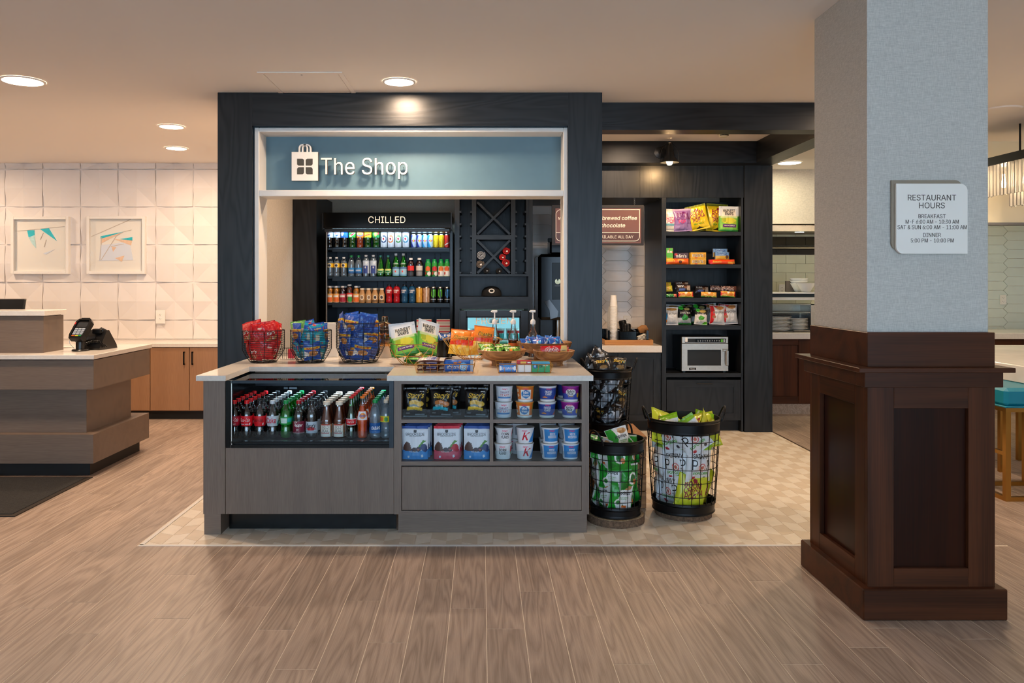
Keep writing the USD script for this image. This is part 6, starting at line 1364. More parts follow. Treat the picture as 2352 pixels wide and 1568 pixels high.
# wooden footed bowls
def wood_bowl(label, cx_, cy_, R, zr, fr, fh):
    t = Thing('wooden_bowl', label, 'bowl', (cx_, cy_, ZC)); h = zr - ZC
    t.add('bowl', lathe([(0, fh), (fr, fh + .002), (R * .60, fh + (h - fh) * .12), (R * .80, fh + (h - fh) * .30), (R * .93, fh + (h - fh) * .58), (R, h - .002), (R - .004, h), (R - .010, h - .004), (R * .86, fh + (h - fh) * .60), (R * .55, fh + (h - fh) * .26), (0, fh + .014)], 48, cx_, cy_, ZC, sharp=60), 'bowl_wood', True)
    t.add('foot', lathe([(0, 0), (fr, 0), (fr * .94, fh * .5), (fr, fh + .004)], 32, cx_, cy_, ZC), 'bowl_wood', True); return t
w1, w2, w3 = (X(1152, 5.04), 5.04), (X(1250, 5.40), 5.40), (X(1272, 5.04), 5.04)
wood_bowl('wooden footed bowl of green candy bags at the middle front', *w1, .158, 1.020, .066, .028)
wood_bowl('largest wooden footed bowl, full of small blue packs, at the back', *w2, .190, 1.040, .075, .040)
wood_bowl('wooden footed bowl holding a red wafer bar at the right front', *w3, .134, 1.014, .060, .026)
k_sour = bag_kind('green_candy_bag', .105, .13, .03, painter('#5aa82a', ('b', .9, 1, '#1c2a14'), ('b', 0, .08, '#1c2a14'), ('n', 6, .58, '#1a2416'), ('d', 0, .5, .6, .12, '#c8d83a'), ('d', -.3, .3, .2, .1, '#e87a2a')), [('mike n', .02, 0, .46, 'ink_white', True, .06, .1)], seed=51)
for i, (dx, dy, rz, an) in enumerate(((-.085, -.03, 80, 70), (.07, -.035, 95, 72), (-.02, .02, 60, 75), (.03, .06, 120, 70), (-.09, .05, 100, 74))):
    copy(k_sour, 'green_candy_bag', tra(w1[0] + dx, w1[1] + dy, 1.012 + .004 * i) @ rot('z', rz - 90) @ rot('x', -an) @ tra(0, 0, -.065), f'green candy bag lying in the middle front bowl, {NUM[i]} of five', 'candy bag', 'green candy bags')
k_bp = bag_kind('blue_cookie_pack', .075, .075, .028, painter('#1c58b4', ('b', .9, 1, '#2a78d0'), ('b', 0, .1, '#16479a'), ('p', [(-1, .2), (.2, .7), (.5, .6), (-.6, .1)], '#e4e8ec'), ('d', .4, .55, .3, .2, '#4aa8e0'), ('d', .1, .75, .2, .08, '#e08a9a')), seed=61, nx=25, nz=25)
for i in range(13):
    a = i * 2.399; r = .028 + .0115 * i ** .95
    copy(k_bp, 'blue_cookie_pack', tra(w2[0] + r * math.cos(a), w2[1] + r * math.sin(a) * .9, 1.014 + (.026 if r < .10 else .018)) @ rot('z', (i * 67) % 140 - 70) @ rot('x', -22 - (i * 31) % 30) @ rot('y', (i * 53) % 60 - 30) @ tra(0, 0, -.036), f'small shiny blue pack heaped in the largest bowl, {NUM[i]} out from the middle', 'pack', 'blue packs in the large bowl')
def bar_kind(name, w, h, t, pf, words=(), **kw): return bag_kind(name, w, h, t, pf, words, part='wrapper', nx=61, nz=21, seal=.02, pinch=0, wr=.12, **kw)
k_kit = bar_kind('red_wafer_bar', .172, .056, .02, painter('#d8181e', ('p', [(.42, 0), (.55, 1), (.95, 1), (.95, 0)], '#e8c878'), ('d', -.18, .5, .5, .40, '#f0efe8'), ('d', -.18, .5, .47, .36, '#d8181e')), [('KitKat', .024, -.18, .30, 'ink_white', True, .070, .2), ('KING', .007, .70, .35, 'ink_brown', True, None, 0)], seed=71)
put_bag(k_kit, 'red_wafer_bar', w3[0] + .0, w3[1] - .03, ZC + .068, 'large red wafer bar with white lettering in the right front bowl', 'bar', None, 2, -2, 8)
put_bag(k_kit, 'red_wafer_bar', w3[0] + .01, w3[1] + .02, ZC + .060, 'second red wafer bar behind the first in the right bowl', 'bar', None, -6, 0, 8)

# brass wire trays at the counter's front edge
def wire_tray(label, x0, x1, y0, y1, h, fl=.012):
    t = Thing('wire_tray', label, 'tray', ((x0 + x1) / 2, (y0 + y1) / 2, ZC)); w = .0018
    R_ = [(x0 - fl, y0 - fl, ZC + h), (x1 + fl, y0 - fl, ZC + h), (x1 + fl, y1 + fl, ZC + h), (x0 - fl, y1 + fl, ZC + h)]; B_ = [(x0, y0, ZC + w), (x1, y0, ZC + w), (x1, y1, ZC + w), (x0, y1, ZC + w)]
    t.add('rim', tube(R_, w * 1.2, 6, closed=True), 'gold_wire'); t.add('base_frame', tube(B_, w, 6, closed=True), 'gold_wire')
    n = 8
    for i in range(n + 1):
        u = i / n
        for a, b, c_, d in ((0, 1, 0, 1), (3, 2, 3, 2)): t.add('wire', tube([np.array(R_[a]) * (1 - u) + np.array(R_[b]) * u, np.array(B_[c_]) * (1 - u) + np.array(B_[d]) * u], w * .8, 5), 'gold_wire')
    for i in range(1, 6):
        u = i / 6
        for a, b in ((0, 3), (1, 2)): t.add('wire', tube([np.array(R_[a]) * (1 - u) + np.array(R_[b]) * u, np.array(B_[a]) * (1 - u) + np.array(B_[b]) * u], w * .8, 5), 'gold_wire')
    for i in range(1, 9): t.add('base_wire', tube([np.array(B_[0]) * (1 - i / 9) + np.array(B_[1]) * i / 9, np.array(B_[3]) * (1 - i / 9) + np.array(B_[2]) * i / 9], w * .7, 5), 'gold_wire')
T1, T2 = (X(957, 4.60), X(1086, 4.60), 4.60, 4.82, .054), (X(1145, 4.61), X(1265, 4.61), 4.61, 4.82, .052)
wire_tray('brass wire tray of brown and blue candy bars at the counter front', *T1)
wire_tray('brass wire tray of mints and gum at the counter front right', *T2)
k_nut = bar_kind('brown_candy_bar', .168, .036, .024, painter('#4a2018', ('b', .35, .7, '#5a2a1e'), ('r', -.35, .2, .35, .85, '#c8c4d8'), ('d', 0, .5, .3, .28, '#3a2a80'), ('r', .6, .2, .9, .8, '#d8d0c4'), ('r', -.9, .3, -.6, .7, '#d8d0c4')), [('SNICKERS', .011, .0, .36, 'ink_blue', True, .062, 0)], seed=73)
for lv in range(3):
    for r in range(3): copy(k_nut, 'brown_candy_bar', tra(X(990, 4.64) + .004 * (lv % 2), 4.632 + r * .058, ZC + .004 + lv * .0245 + .0) @ (rot('x', -80) if lv == 2 else rot('x', -78)) @ tra(0, -.012, -.0), f'brown candy bar, {["bottom", "middle", "top"][lv]} layer, {["front", "middle", "back"][r]} row of the left wire tray', 'bar', 'brown candy bars')
k_alm = bar_kind('blue_candy_bar', .172, .064, .034, painter('#1f5cb0', ('b', 0, .10, '#164a94'), ('d', .35, .45, .28, .36, '#7ab8e4'), ('d', -.2, .8, .14, .1, '#b8743a'), ('d', .1, .85, .12, .08, '#b8743a'), ('r', .82, 0, 1, 1, '#aab4c4'), ('n', 5, .74, '#2f7ad0')), [('almond joy', .018, -.08, .28, 'ink_white', True, .122, 0), ('almond joy', .018, -.09, .30, 'ink_black', True, .120, 0)], seed=75)
for r in range(2): put_bag(k_alm, 'blue_candy_bar', X(1053, 4.64), 4.635 + r * .05, ZC + .005, f'large blue candy bar, {["front", "rear"][r]} one in the left wire tray', 'bar', 'blue candy bars', 0, 0, 4)
k_life = box_kind('blue_mint_pack', .098, .046, .05, painter('#1c62b8', ('d', 0, .5, .85, .42, '#2a86d8'), ('d', .85, .5, .14, .3, '#e6ecf0'), ('d', -.85, .5, .14, .3, '#e6ecf0'), ('b', 0, .1, '#154a90')), [('LIFE SAVERS', .013, 0, .34, 'ink_white', True, .075, .1)])
k_whb = box_kind('white_candy_box', .080, .046, .06, painter('#e8e6e4')); k_wtop = box_kind('red_roll_pack', .082, .018, .055, painter('#b81c28', ('r', -.5, .2, .3, .8, '#e8b83a'), ('r', .5, .3, .9, .7, '#f0e6d8')))
k_gum = box_kind('green_gum_pack', .106, .058, .06, painter('#1c9a54', ('b', .80, 1, '#3f9ac0'), ('d', -.62, .6, .22, .24, '#1c4a9a'), ('d', -.62, .6, .12, .13, '#7ab8e0')), [('Orbit', .015, -.12, .48, 'ink_black', True, .042, 0), ('SPEARMINT', .006, .5, .62, 'ink_white', True, .035, 0)])
yT = 4.622
copy(k_life, 'blue_mint_pack', tra(X(1166, yT), yT, ZC + .005), 'blue mint pack with white lettering in the right wire tray', 'pack')
copy(k_whb, 'white_candy_box', tra(X(1204, yT), yT, ZC + .005), 'plain white front box in the middle of the right wire tray', 'box'); copy(k_wtop, 'red_roll_pack', tra(X(1204, yT), yT + .002, ZC + .052), 'red and yellow roll pack lying on the white box', 'pack')
copy(k_gum, 'green_gum_pack', tra(X(1242, yT), yT, ZC + .005), 'green gum pack with blue emblem in the right wire tray', 'pack')
# ================================================================== metal bins of snack bags on the tile floor
k_boom = bag_kind('yellow_popcorn_bag', .19, .235, .075, painter('#c9cf2e', ('b', .92, 1, '#b8c02a'), ('b', 0, .05, '#b8c02a'), ('d', .05, .78, .16, .06, '#8c1832'), ('d', .6, .42, .18, .06, '#9ab03a'), ('n', 4, .70, '#a8b82a', (-1, .05, 1, .3))), [('BOOM', .036, -.05, .60, 'ink_maroon', True, .105, 0), ('CHICKA', .033, .05, .44, 'ink_maroon', True, .120, 0), ('POP', .033, -.12, .29, 'ink_maroon', True, .066, 0)], seed=81)
k_skin = bag_kind('white_popcorn_bag', .18, .225, .07, painter('#dde3e8', ('b', .84, 1, '#8cc21e'), ('d', .05, .40, .26, .11, '#c8242c'), ('d', .05, .40, .2, .085, '#f0ece6'), ('d', .05, .40, .12, .05, '#c86a5a'), ('d', -.45, .10, .14, .06, '#b8243a'), ('d', .45, .09, .12, .05, '#3a3c48'), ('d', -.6, .9, .14, .03, '#e8f0e0')), [('SKINNY', .026, -.02, .64, 'ink_black', False, .110, 0), ('P', .060, -.52, .34, 'ink_black', False, .030, 0), ('P', .060, .55, .34, 'ink_black', False, .030, 0), ('POPCORN', .017, 0, .20, 'ink_green', True, .105, 0)], seed=83)
k_pop = bag_kind('green_and_white_chip_bag', .155, .185, .055, painter('#e4e6e6', ('p', [(-1, 0), (-1, 1), (-.35, 1), (-.15, .55), (-.5, .25), (-.2, 0)], '#1f9a2c'), ('d', -.25, .30, .30, .13, '#f0f0ea'), ('d', -.25, .30, .18, .08, '#2f8a3a'), ('d', .45, .84, .42, .10, '#b98552'), ('d', .3, .9, .25, .06, '#d8b48a'), ('r', .1, .12, .5, .2, '#e8702a')), [('popchips', .019, .15, .60, 'ink_black', True, .085, 0), ('sour cream', .008, .25, .47, 'ink_green', False, None, 0), ('& onion', .008, .2, .41, 'ink_green', False, None, 0)], seed=85)
k_grnc = bag_kind('green_chip_bag', .150, .18, .055, painter('#1c8e28', ('b', .93, 1, '#d8dcd8'), ('d', .05, .5, .5, .22, '#eceee8'), ('d', .05, .5, .36, .15, '#2f7a3a'), ('d', .3, .38, .2, .1, '#d8783a'), ('p', [(-1, .1), (-.2, .2), (-1, .45)], '#157020')), seed=86)
k_blk = bag_kind('black_pita_bag', .145, .165, .06, painter('#0d0d0f', ('d', .1, .42, .45, .10, '#8a6a3a'), ('n', 4, .7, '#3a4048'), ('r', -.6, .12, .4, .18, '#9aa4ac'), ('d', .6, .7, .2, .05, '#2a8a9a')), [("Stacy's", .026, 0, .66, 'ink_gold', True, .092, .25)], seed=88)
k_slv = bag_kind('silver_backed_black_bag', .145, .165, .06, painter('#15161a', ('p', [(-.9, .1), (.3, .9), (.8, .5), (-.2, 0)], '#8f98a2'), ('n', 6, .62, '#c8ccd2')), seed=89)

def bin_(name, label, cx_, cy_, z0, h, rb_, rt, band, nr, nw, hang):
    t = Thing(name, label, 'bin', (cx_, cy_, z0))
    rz = lambda z: rb_ + (rt - rb_) * z / h
    hb = band * .85
    def collar(za, zb, lip):
        p = [(rz(za) + .001, za), (rz(za) + .005, za + .004), (rz(za) + .001, za + .012), (rz(za + .02), za + .016), (rz(zb - .02), zb - .022), (rz(zb) + .005, zb - .016), (rz(zb) + .001, zb - .008), (rz(zb) + lip, zb), (rz(zb) - .003, zb), (rz(za) - .003, za)]
        return lathe(p, 56, cx_, cy_, z0)
    t.add('base_band', collar(0, hb, .002), 'black_metal', True); t.add('top_band', collar(h - band, h, .004), 'black_metal', True)
    t.add('base_plate', lathe([(0, .004), (rb_ - .002, .004), (rb_ - .002, .008), (0, .008)], 40, cx_, cy_, z0), 'black_metal')
    for i in range(nr):
        z = hb + (h - band - hb) * (i + .5) / nr; t.add('hoop', ring(cx_, cy_, z0 + z, rz(z), .0021, 56, 5), 'black_metal')
    for i in range(nw):
        a = i * 2 * math.pi / nw; t.add('upright', tube([(cx_ + (rz(z) + .003) * math.cos(a), cy_ + (rz(z) + .003) * math.sin(a), z0 + z) for z in (hb - .01, h - band + .01)], .0021, 5), 'black_metal')
    for a in hang:
        ux, uy = math.cos(a), math.sin(a); px_, py_ = -uy, ux
        pts = [(cx_ + ux * (rt + .004 + .03 * math.sin(s)) + px_ * .05 * math.cos(s), cy_ + uy * (rt + .004 + .03 * math.sin(s)) + py_ * .05 * math.cos(s), z0 + h - .02 + .085 * math.sin(s)) for s in np.linspace(0, math.pi, 13)]
        t.add('handle', tube(pts, .006, 8), 'black_metal', True)
    return rz, hb
def fill_bin(kinds, lab, cx_, cy_, z0, h, rb_, rt, hb, band, lays, seed, cat, group, s=1.0, top=(), step=58):
    r_ = random.Random(seed); n = 0; last = None
    for l in range(lays):
        m = 4 if l % 2 else 5
        for i in sorted(range(m), key=lambda i: i % 2 == 0):
            z = z0 + hb * .5 + (h - hb * .5 - band * .6) * (l + .02) / lays + r_.uniform(-.012, .012)
            rr_ = rb_ + (rt - rb_) * (z + .09 - z0) / h
            th = -step * (m - 1) / 2 + step * i + r_.uniform(-7, 7); k = r_.choice([q for q in kinds if q is not last] or kinds); last = k if r_.random() < .6 else None
            d_ = rr_ - k.size[2] * .60 * s - .012 - (.030 if i % 2 else 0); a = math.radians(th)
            copy(k, k.path.rsplit('/', 1)[1], tra(cx_ + d_ * math.sin(a), cy_ - d_ * math.cos(a), z + k.size[1] * .5 * s) @ rot('z', th) @ rot('y', r_.choice([r_.uniform(-14, 14), r_.uniform(-40, 40)])) @ rot('x', r_.uniform(-5, 3)) @ sca(s) @ tra(0, 0, -k.size[1] / 2), f'{lab}, {["bottom", "second", "third", "fourth", "top"][l]} layer, {NUM[i]} from left', cat, group)
    for i, (k, dx, dy, dz, rz, ty, lx) in enumerate(top):
        copy(k, k.path.rsplit('/', 1)[1], tra(cx_ + dx, cy_ + dy, z0 + h + dz) @ rot('z', rz) @ rot('x', -lx) @ rot('y', ty) @ sca(s) @ tra(0, 0, -k.size[1] / 2), f'{lab}, lying on top, {NUM[i]} from left', cat, group)
def log_slice(label, cx_, cy_, r, h, seed):
    t = Thing('log_slice', label, 'log slice', (cx_, cy_, 0)); a = np.linspace(0, 2 * math.pi, 64, endpoint=False)
    w_ = r * (1 + .035 * (meshkit.noise(np.stack([np.cos(a) * 2 + seed, np.sin(a) * 2, a * 0], 1), seed) - .5) + .02 * (meshkit.noise(np.stack([np.cos(a) * 14 + seed, np.sin(a) * 14, a * 0], 1), seed) - .5))
    P = Polygon(np.stack([cx_ + w_ * np.cos(a), cy_ + w_ * np.sin(a)], 1))
    t.add('bark', prism(P, .001, h - .002), 'bark'); t.add('cut_face', prism(P.buffer(-.005), h - .003, h), 'log_end')
# large bin
A = (1.262, 4.93); log_slice('thin bark edged log slice under the largest bin', *A, .172, .033, 2)
zA = .034; rzA, hbA = bin_('wire_bin', 'largest black wire bin, full of white and yellow popcorn bags', *A, zA, .575, .187, .221, .085, 5, 24, (math.radians(-4), math.radians(184)))
fill_bin([k_skin, k_boom, k_skin, k_boom, k_skin], 'popcorn bag in the largest bin', *A, zA, .575, .187, .221, hbA, .085, 3, 5, 'popcorn bag', 'popcorn bags', 1.0,
         ((k_boom, -.12, .0, -.075, 30, 24, 30), (k_boom, -.03, .05, -.10, 10, -30, 50), (k_boom, .11, -.03, -.085, -20, -18, 34)))
# medium bin
Bm = (.815, 4.80); log_slice('thick bark edged log slice under the medium bin', *Bm, .172, .045, 5)
zB = .046; rzB, hbB = bin_('wire_bin', 'medium black wire bin of green and white chip bags beside the counter', *Bm, zB, .458, .148, .170, .078, 5, 20, (math.radians(62), math.radians(222)))
fill_bin([k_pop, k_grnc, k_pop], 'green and white chip bag in the medium bin', *Bm, zB, .458, .148, .170, hbB, .078, 3, 9, 'chip bag', 'chip bags in the medium bin', .92,
         ((k_pop, -.09, .0, -.065, 25, 20, 40), (k_pop, .03, .02, -.028, 8, -14, 24)))
# rear bin on a crate
cr_ = Thing('wooden_crate', 'plain wooden crate carrying the bin of black bags', 'crate', (.86, 5.28, 0)); qx0, qx1, qy0, qy1, qh = .66, 1.055, 5.03, 5.495, .462
cr_.add('top_board', rb(qx0, qx1, qy0, qy1, qh - .02, qh, .002), 'crate_wood')
for i in range(4): cr_.add('side_board', rb(qx0 + .003, qx1 - .003, qy0 + .003, qy0 + .02, .005 + i * .109, .005 + i * .109 + .105, .002), 'crate_wood'); cr_.add('end_board', rb(qx1 - .02, qx1 - .003, qy0 + .021, qy1 - .003, .005 + i * .109, .005 + i * .109 + .105, .002), 'crate_wood')
for i in range(4): cr_.add('end_board', rb(qx0 + .003, qx0 + .02, qy0 + .021, qy1 - .003, .005 + i * .109, .005 + i * .109 + .105, .002), 'crate_wood')
Cc = (.853, 5.30); zD = qh + .001
rzC, hbC = bin_('wire_bin', 'rear black wire bin of black chip bags raised on a crate', *Cc, zD, .412, .128, .155, .07, 5, 18, (math.radians(-12), math.radians(190)))
fill_bin([k_blk, k_slv, k_blk], 'black chip bag in the rear bin', *Cc, zD, .412, .128, .155, hbC, .07, 3, 13, 'chip bag', 'chip bags in the rear bin', .85,
         ((k_slv, -.115, .02, .015, 40, 24, 6), (k_blk, -.05, -.06, .01, -6, -10, 26), (k_blk, .055, -.06, .012, 12, 8, 24), (k_slv, -.06, .06, .055, 15, 30, 8)))

# ================================================================== tall shelf unit: snacks
yS = 7.68; z1_ = Z(532, DB) + .001
k_bp2 = bag_kind('purple_popcorn_bag', .185, .225, .07, painter('#8f6aa8', ('b', .92, 1, '#b8a0c4'), ('b', 0, .3, '#a486bc'), ('d', .1, .82, .2, .05, '#6a1f6a')), [('BOOM', .034, 0, .66, 'ink_purple', True, .11, 0), ('CHICKA', .032, .04, .50, 'ink_purple', True, .135, 0), ('POP', .032, -.12, .35, 'ink_pink', True, .07, 0)], seed=91)
k_by2 = bag_kind('bright_yellow_popcorn_bag', .20, .245, .075, painter('#e6c61e', ('b', .90, 1, '#a8a82a'), ('p', [(-.4, .04), (0, .14), (.5, .04)], '#3a3420'), ('d', .05, .80, .2, .05, '#8c1832')), [('BOOM', .036, 0, .62, 'ink_maroon', True, .12, 0), ('CHICKA', .034, .04, .47, 'ink_maroon', True, .14, 0), ('POP', .034, -.14, .32, 'ink_maroon', True, .07, 0), ('SEA SALT', .012, 0, .22, 'ink_green', True, .10, 0)], seed=92)
k_bw2 = bag_kind('white_pink_popcorn_bag', .185, .225, .07, painter('#cfd0d0', ('b', .9, 1, '#aeb4b8'), ('b', 0, .2, '#e0dcd4'), ('r', -.6, .25, .7, .33, '#6aa8b8')), [('CHICKA', .032, .0, .48, 'ink_pink', True, .14, 0), ('POP', .032, .0, .36, 'ink_pink', True, .07, 0)], seed=93)
for k, px, py, rz, ty, s, lb in ((k_bw2, 1540, 7.72, -10, 3, .98, 'white popcorn bag with pink lettering at the left of the top shelf'), (k_bp2, 1557, 7.80, -25, 2, .95, 'purple popcorn bag half hidden behind the front purple one'), (k_bp2, 1569, 7.70, 4, -3, .98, 'purple popcorn bag standing in front on the top shelf'),
                              (k_by2, 1613, 7.82, 6, -8, 1.05, 'yellow popcorn bag behind, tilted, in the middle of the top shelf'), (k_by2, 1608, 7.70, -12, -12, 1.0, 'yellow popcorn bag leaning left on the top shelf'), (k_by2, 1646, 7.76, 10, 3, 1.12, 'yellow popcorn bag partly covered by the white and green pouch'),
                              (k_pea, 1673, 7.69, -3, 2, 1.15, 'white and green pea snack pouch at the right of the top shelf')):
    put_bag(k, k.path.rsplit('/', 1)[1], X(px, py), py, z1_, lb, 'popcorn bag' if 'popcorn' in lb else 'pouch', 'bags on the top shelf', rz, ty, 3, s)
z2_ = Z(607, DB) + .001
k_mike = box_kind('green_candy_box', .075, .115, .03, painter('#58b848', ('b', 0, .18, '#a8c83a'), ('n', 4, .7, '#d8402a', (-1, .6, 1, 1)), ('n', 4, .68, '#d8702a', (-1, 0, 1, .3))), [('ike', .026, .1, .58, 'ink_white', True, None, 0)])
k_ree = bar_kind('orange_candy_bag', .22, .055, .03, painter('#e8601a', ('p', [(-1, .4), (-.4, .5), (-.3, 1), (-1, 1)], '#e8b02a'), ('d', .3, .7, .3, .25, '#e8a048'), ('d', .25, .4, .14, .3, '#5a2a1a')), [("Reese's", .022, -.62, .40, 'ink_gold', True, .08, .15)], seed=94)
k_mmd = box_kind('brown_candy_box', .138, .064, .05, painter('#4a3a48', ('d', -.75, .75, .2, .2, '#c83a3a'), ('r', -.9, .0, .9, .12, '#5f4c5c')), [("m&m's", .030, 0, .30, 'ink_white', True, .10, 0)])
k_mmy = box_kind('yellow_candy_box', .150, .0575, .06, painter('#dda728', ('d', .8, .4, .15, .35, '#b8842a'), ('d', -.3, .1, .2, .1, '#c8402a')), [("m&m's", .030, -.08, .28, 'ink_white', True, .105, 0), ("m&m's", .028, -.09, .30, 'ink_brown', True, .097, 0)])
k_but = bar_kind('blue_and_yellow_candy_bag', .155, .082, .03, painter('#7aa8d8', ('b', 0, .5, '#d8b03a'), ('d', -.1, .78, .6, .16, '#bcd8f0'), ('d', .6, .4, .2, .22, '#6a4630'), ('r', .85, 0, 1, 1, '#4a4a52'), ('r', -1, 0, -.9, 1, '#3a3a40')), [('Butterfinger', .018, 0, .68, 'ink_blue', True, .10, .1)], seed=95)
k_rst = bar_kind('flat_orange_candy_bar', .22, .042, .02, painter('#e84818', ('r', .55, .1, 1, .5, '#e8a03a'), ('r', -1, 0, -.85, 1, '#d81e1e')), [("Reese's", .018, -.4, .35, 'ink_gold', True, .08, .15)], seed=96)
copy(k_mike, 'green_candy_box', tra(X(1537, yS), yS, z2_ + .046), 'upright green candy box at the left of the second shelf', 'box'); 
put_bag(k_ree, 'orange_candy_bag', X(1556, 7.66), 7.665, z2_, 'long orange candy bag lying at the left of the second shelf', 'candy bag', None, 0, 0, 4)
single('candy_riser', rb(X(1530, 7.7), X(1548, 7.7), 7.685, 7.75, z2_, z2_ + .045, .002), 'ink_orange', 'orange candy box under the upright green one', 'box')
single('candy_riser', rb(X(1549, 7.7), X(1580, 7.7), 7.69, 7.75, z2_, z2_ + .048, .002), 'ink_orange', 'orange candy box under the brown candy box', 'box')
copy(k_mmd, 'brown_candy_box', tra(X(1565.5, yS), 7.69, z2_ + .049), 'dark brown candy box with white lettering on the second shelf', 'box')
for lv in (0, 1): copy(k_mmy, 'yellow_candy_box', tra(X(1603.5, yS), 7.67, z2_ + lv * .0585), f'{["lower", "upper"][lv]} yellow candy box of the pair on the second shelf', 'box', 'yellow candy boxes')
single('candy_riser', rb(X(1634, 7.76), X(1680, 7.76), 7.73, 7.82, z2_, z2_ + .040, .002), 'ink_brown', 'brown box under the blue and yellow candy bags', 'box')
put_bag(k_but, 'blue_and_yellow_candy_bag', X(1654, 7.76), 7.76, z2_ + .073, 'upper blue and yellow candy bag on the second shelf', 'candy bag', None, 0, 0, 3); put_bag(k_but, 'blue_and_yellow_candy_bag', X(1658, 7.74), 7.735, z2_ + .041, 'lower blue and yellow candy bag, mostly covered, on the second shelf', 'candy bag', None, 2, 0, 3, .98)
for i in range(3): put_bag(k_rst, 'flat_orange_candy_bar', X(1657 + (i % 2) * 6, 7.67), 7.665 + i * .026, z2_ + (.004 if i else 0), f'flat orange candy bar, {["front", "second", "rear"][i]} one at the right of the second shelf', 'bar', 'orange bars on the second shelf', 0, 0, 10)
# third shelf: bars in low wire baskets
z3_ = Z(684, DB) + .001
k_bar = bar_kind('red_ended_snack_bar', .142, .055, .026, painter('#e0a03a', ('r', -1, 0, -.82, 1, '#d02020'), ('r', .82, 0, 1, 1, '#d02020'), ('p', [(-.3, 1), (.3, 1), (0, .55)], '#e8e8e4'), ('n', 5, .6, '#f0d070'), ('d', .4, .45, .3, .3, '#d8802a'), ('b', 0, .12, '#5aa03a')), [('BAR', .015, -.5, .45, 'ink_red', True, None, 0)], seed=97)
k_bro = bar_kind('orange_snack_bar', .150, .048, .026, painter('#e39a38', ('p', [(-.2, 1), (.25, 1), (0, .5)], '#e8e8e4'), ('b', 0, .16, '#6aa83a'), ('n', 5, .62, '#f0d070')), seed=98)
k_grb = bar_kind('green_snack_bar', .10, .03, .02, painter('#2f8a3a', ('r', .4, 0, 1, 1, '#d84a3a'), ('n', 5, .65, '#bfe0b8')), seed=99)
k_lun = bar_kind('dark_brown_snack_bar', .135, .075, .03, painter('#2c1a18', ('r', .5, .2, .95, .8, '#b8a08a'), ('r', -.6, .15, .2, .4, '#4a5a9a'), ('d', .3, .6, .25, .2, '#7a4a2a')), [('LUNA', .016, -.35, .66, 'ink_white', True, None, 0)], seed=100)
k_yel = bar_kind('yellow_snack_bar', .075, .06, .03, painter('#dcc83a', ('r', -.8, .2, .3, .8, '#e8d878'), ('d', -.1, .5, .35, .3, '#e0a82a')), seed=101, )
k_spk = bar_kind('speckled_snack_bar', .16, .05, .03, painter('#3a2428', ('n', 9, .5, '#a87868'), ('n', 11, .6, '#d8c0b0'), ('r', .5, 0, 1, 1, '#7a4a3a')), seed=102)
put_bag(k_bar, 'red_ended_snack_bar', X(1575.5, 7.665), 7.665, z3_, 'red ended snack bar leaning at the left front of the third shelf', 'bar', None, 0, 0, 10); put_bag(k_bro, 'orange_snack_bar', X(1628, 7.665), 7.665, z3_, 'orange snack bar in the middle front of the third shelf', 'bar', None, 0, 3, 10); put_bag(k_bar, 'red_ended_snack_bar', X(1672, 7.665), 7.665, z3_, 'red ended snack bar at the right front of the third shelf', 'bar', None, 0, 4, 10)
put_bag(k_grb, 'green_snack_bar', X(1543, 7.665), 7.675, z3_ + .004, 'small green snack bar at the left end of the third shelf', 'bar', None, 0, 0, 12)
for i, (x0_, x1_) in enumerate(((1530, 1566), (1608, 1650), (1655, 1695))):
    t = Thing('bar_basket', f'low wire basket on the third shelf, {["left", "middle", "right"][i]} one', 'basket', (X((x0_ + x1_) / 2, 7.75), 7.8, z3_)); xa, xb = X(x0_, 7.72), X(x1_, 7.72)
    t.add('wire_cage', join(*[tube([(xa, y_, z3_ + .003 + z_), (xb, y_, z3_ + .003 + z_)], .0014, 4) for y_ in (7.712, 7.93) for z_ in (0, .028, .055)], *[tube([(xa + q * (xb - xa) / 8, 7.712, z3_ + .003), (xa + q * (xb - xa) / 8, 7.712, z3_ + .058)], .0014, 4) for q in range(9)], *[tube([(xx, 7.712, z3_ + z_ + .003), (xx, 7.93, z3_ + z_ + .003)], .0014, 4) for xx in (xa, xb) for z_ in (0, .055)]), 'black_metal')
for k, px, py, dz, lb in ((k_yel, 1536, 7.76, .052, 'lower yellow snack bar in the left basket'), (k_yel, 1534, 7.80, .085, 'upper yellow snack bar in the left basket'), (k_lun, 1566, 7.78, .078, 'upper dark brown snack bar behind the left red ended bar'), (k_lun, 1570, 7.74, .052, 'lower dark brown snack bar behind the left red ended bar'), (k_spk, 1650, 7.80, .060, 'speckled snack bar in the middle of the third shelf'), (k_spk, 1676, 7.76, .058, 'speckled snack bar at the right of the third shelf'), (k_lun, 1612, 7.82, .035, 'dark snack bar low in the middle basket')):
    put_bag(k, k.path.rsplit('/', 1)[1], X(px, py), py, z3_ + dz, lb, 'bar', 'bars on the third shelf', rp.uniform(-8, 8), rp.uniform(-4, 4), 14)
# fourth shelf: chip bags
z4_ = Z(747.5, DB) + .001
def chips(name, base, *ly, ink_='ink_grey'): return bag_kind(name, .150, .178, .06, painter(base, *ly), [('popchips', .020, .05, .60, ink_, True, .10, 0)], seed=len(base) + len(name), pinch=.10)
k_c1 = chips('blue_and_white_chip_bag', '#e2e0dc', ('p', [(-1, .2), (-1, .8), (-.5, .6), (-.6, .2)], '#2f8ac8'), ('d', .1, .88, .7, .08, '#c89a5a'), ('d', -.8, .2, .25, .1, '#e8842a'))
k_c2 = chips('black_and_green_chip_bag', '#101210', ('b', 0, .35, '#c8ccc8'), ('p', [(-.5, .35), (-.1, .58), (.5, .40), (.3, .25), (-.3, .22)], '#2a9a3a'), ('b', 0, .08, '#1f7a2c'), ('d', -.5, .9, .35, .1, '#3ac83a'), ('d', .3, .85, .4, .08, '#b8a86a'), ink_='ink_white')
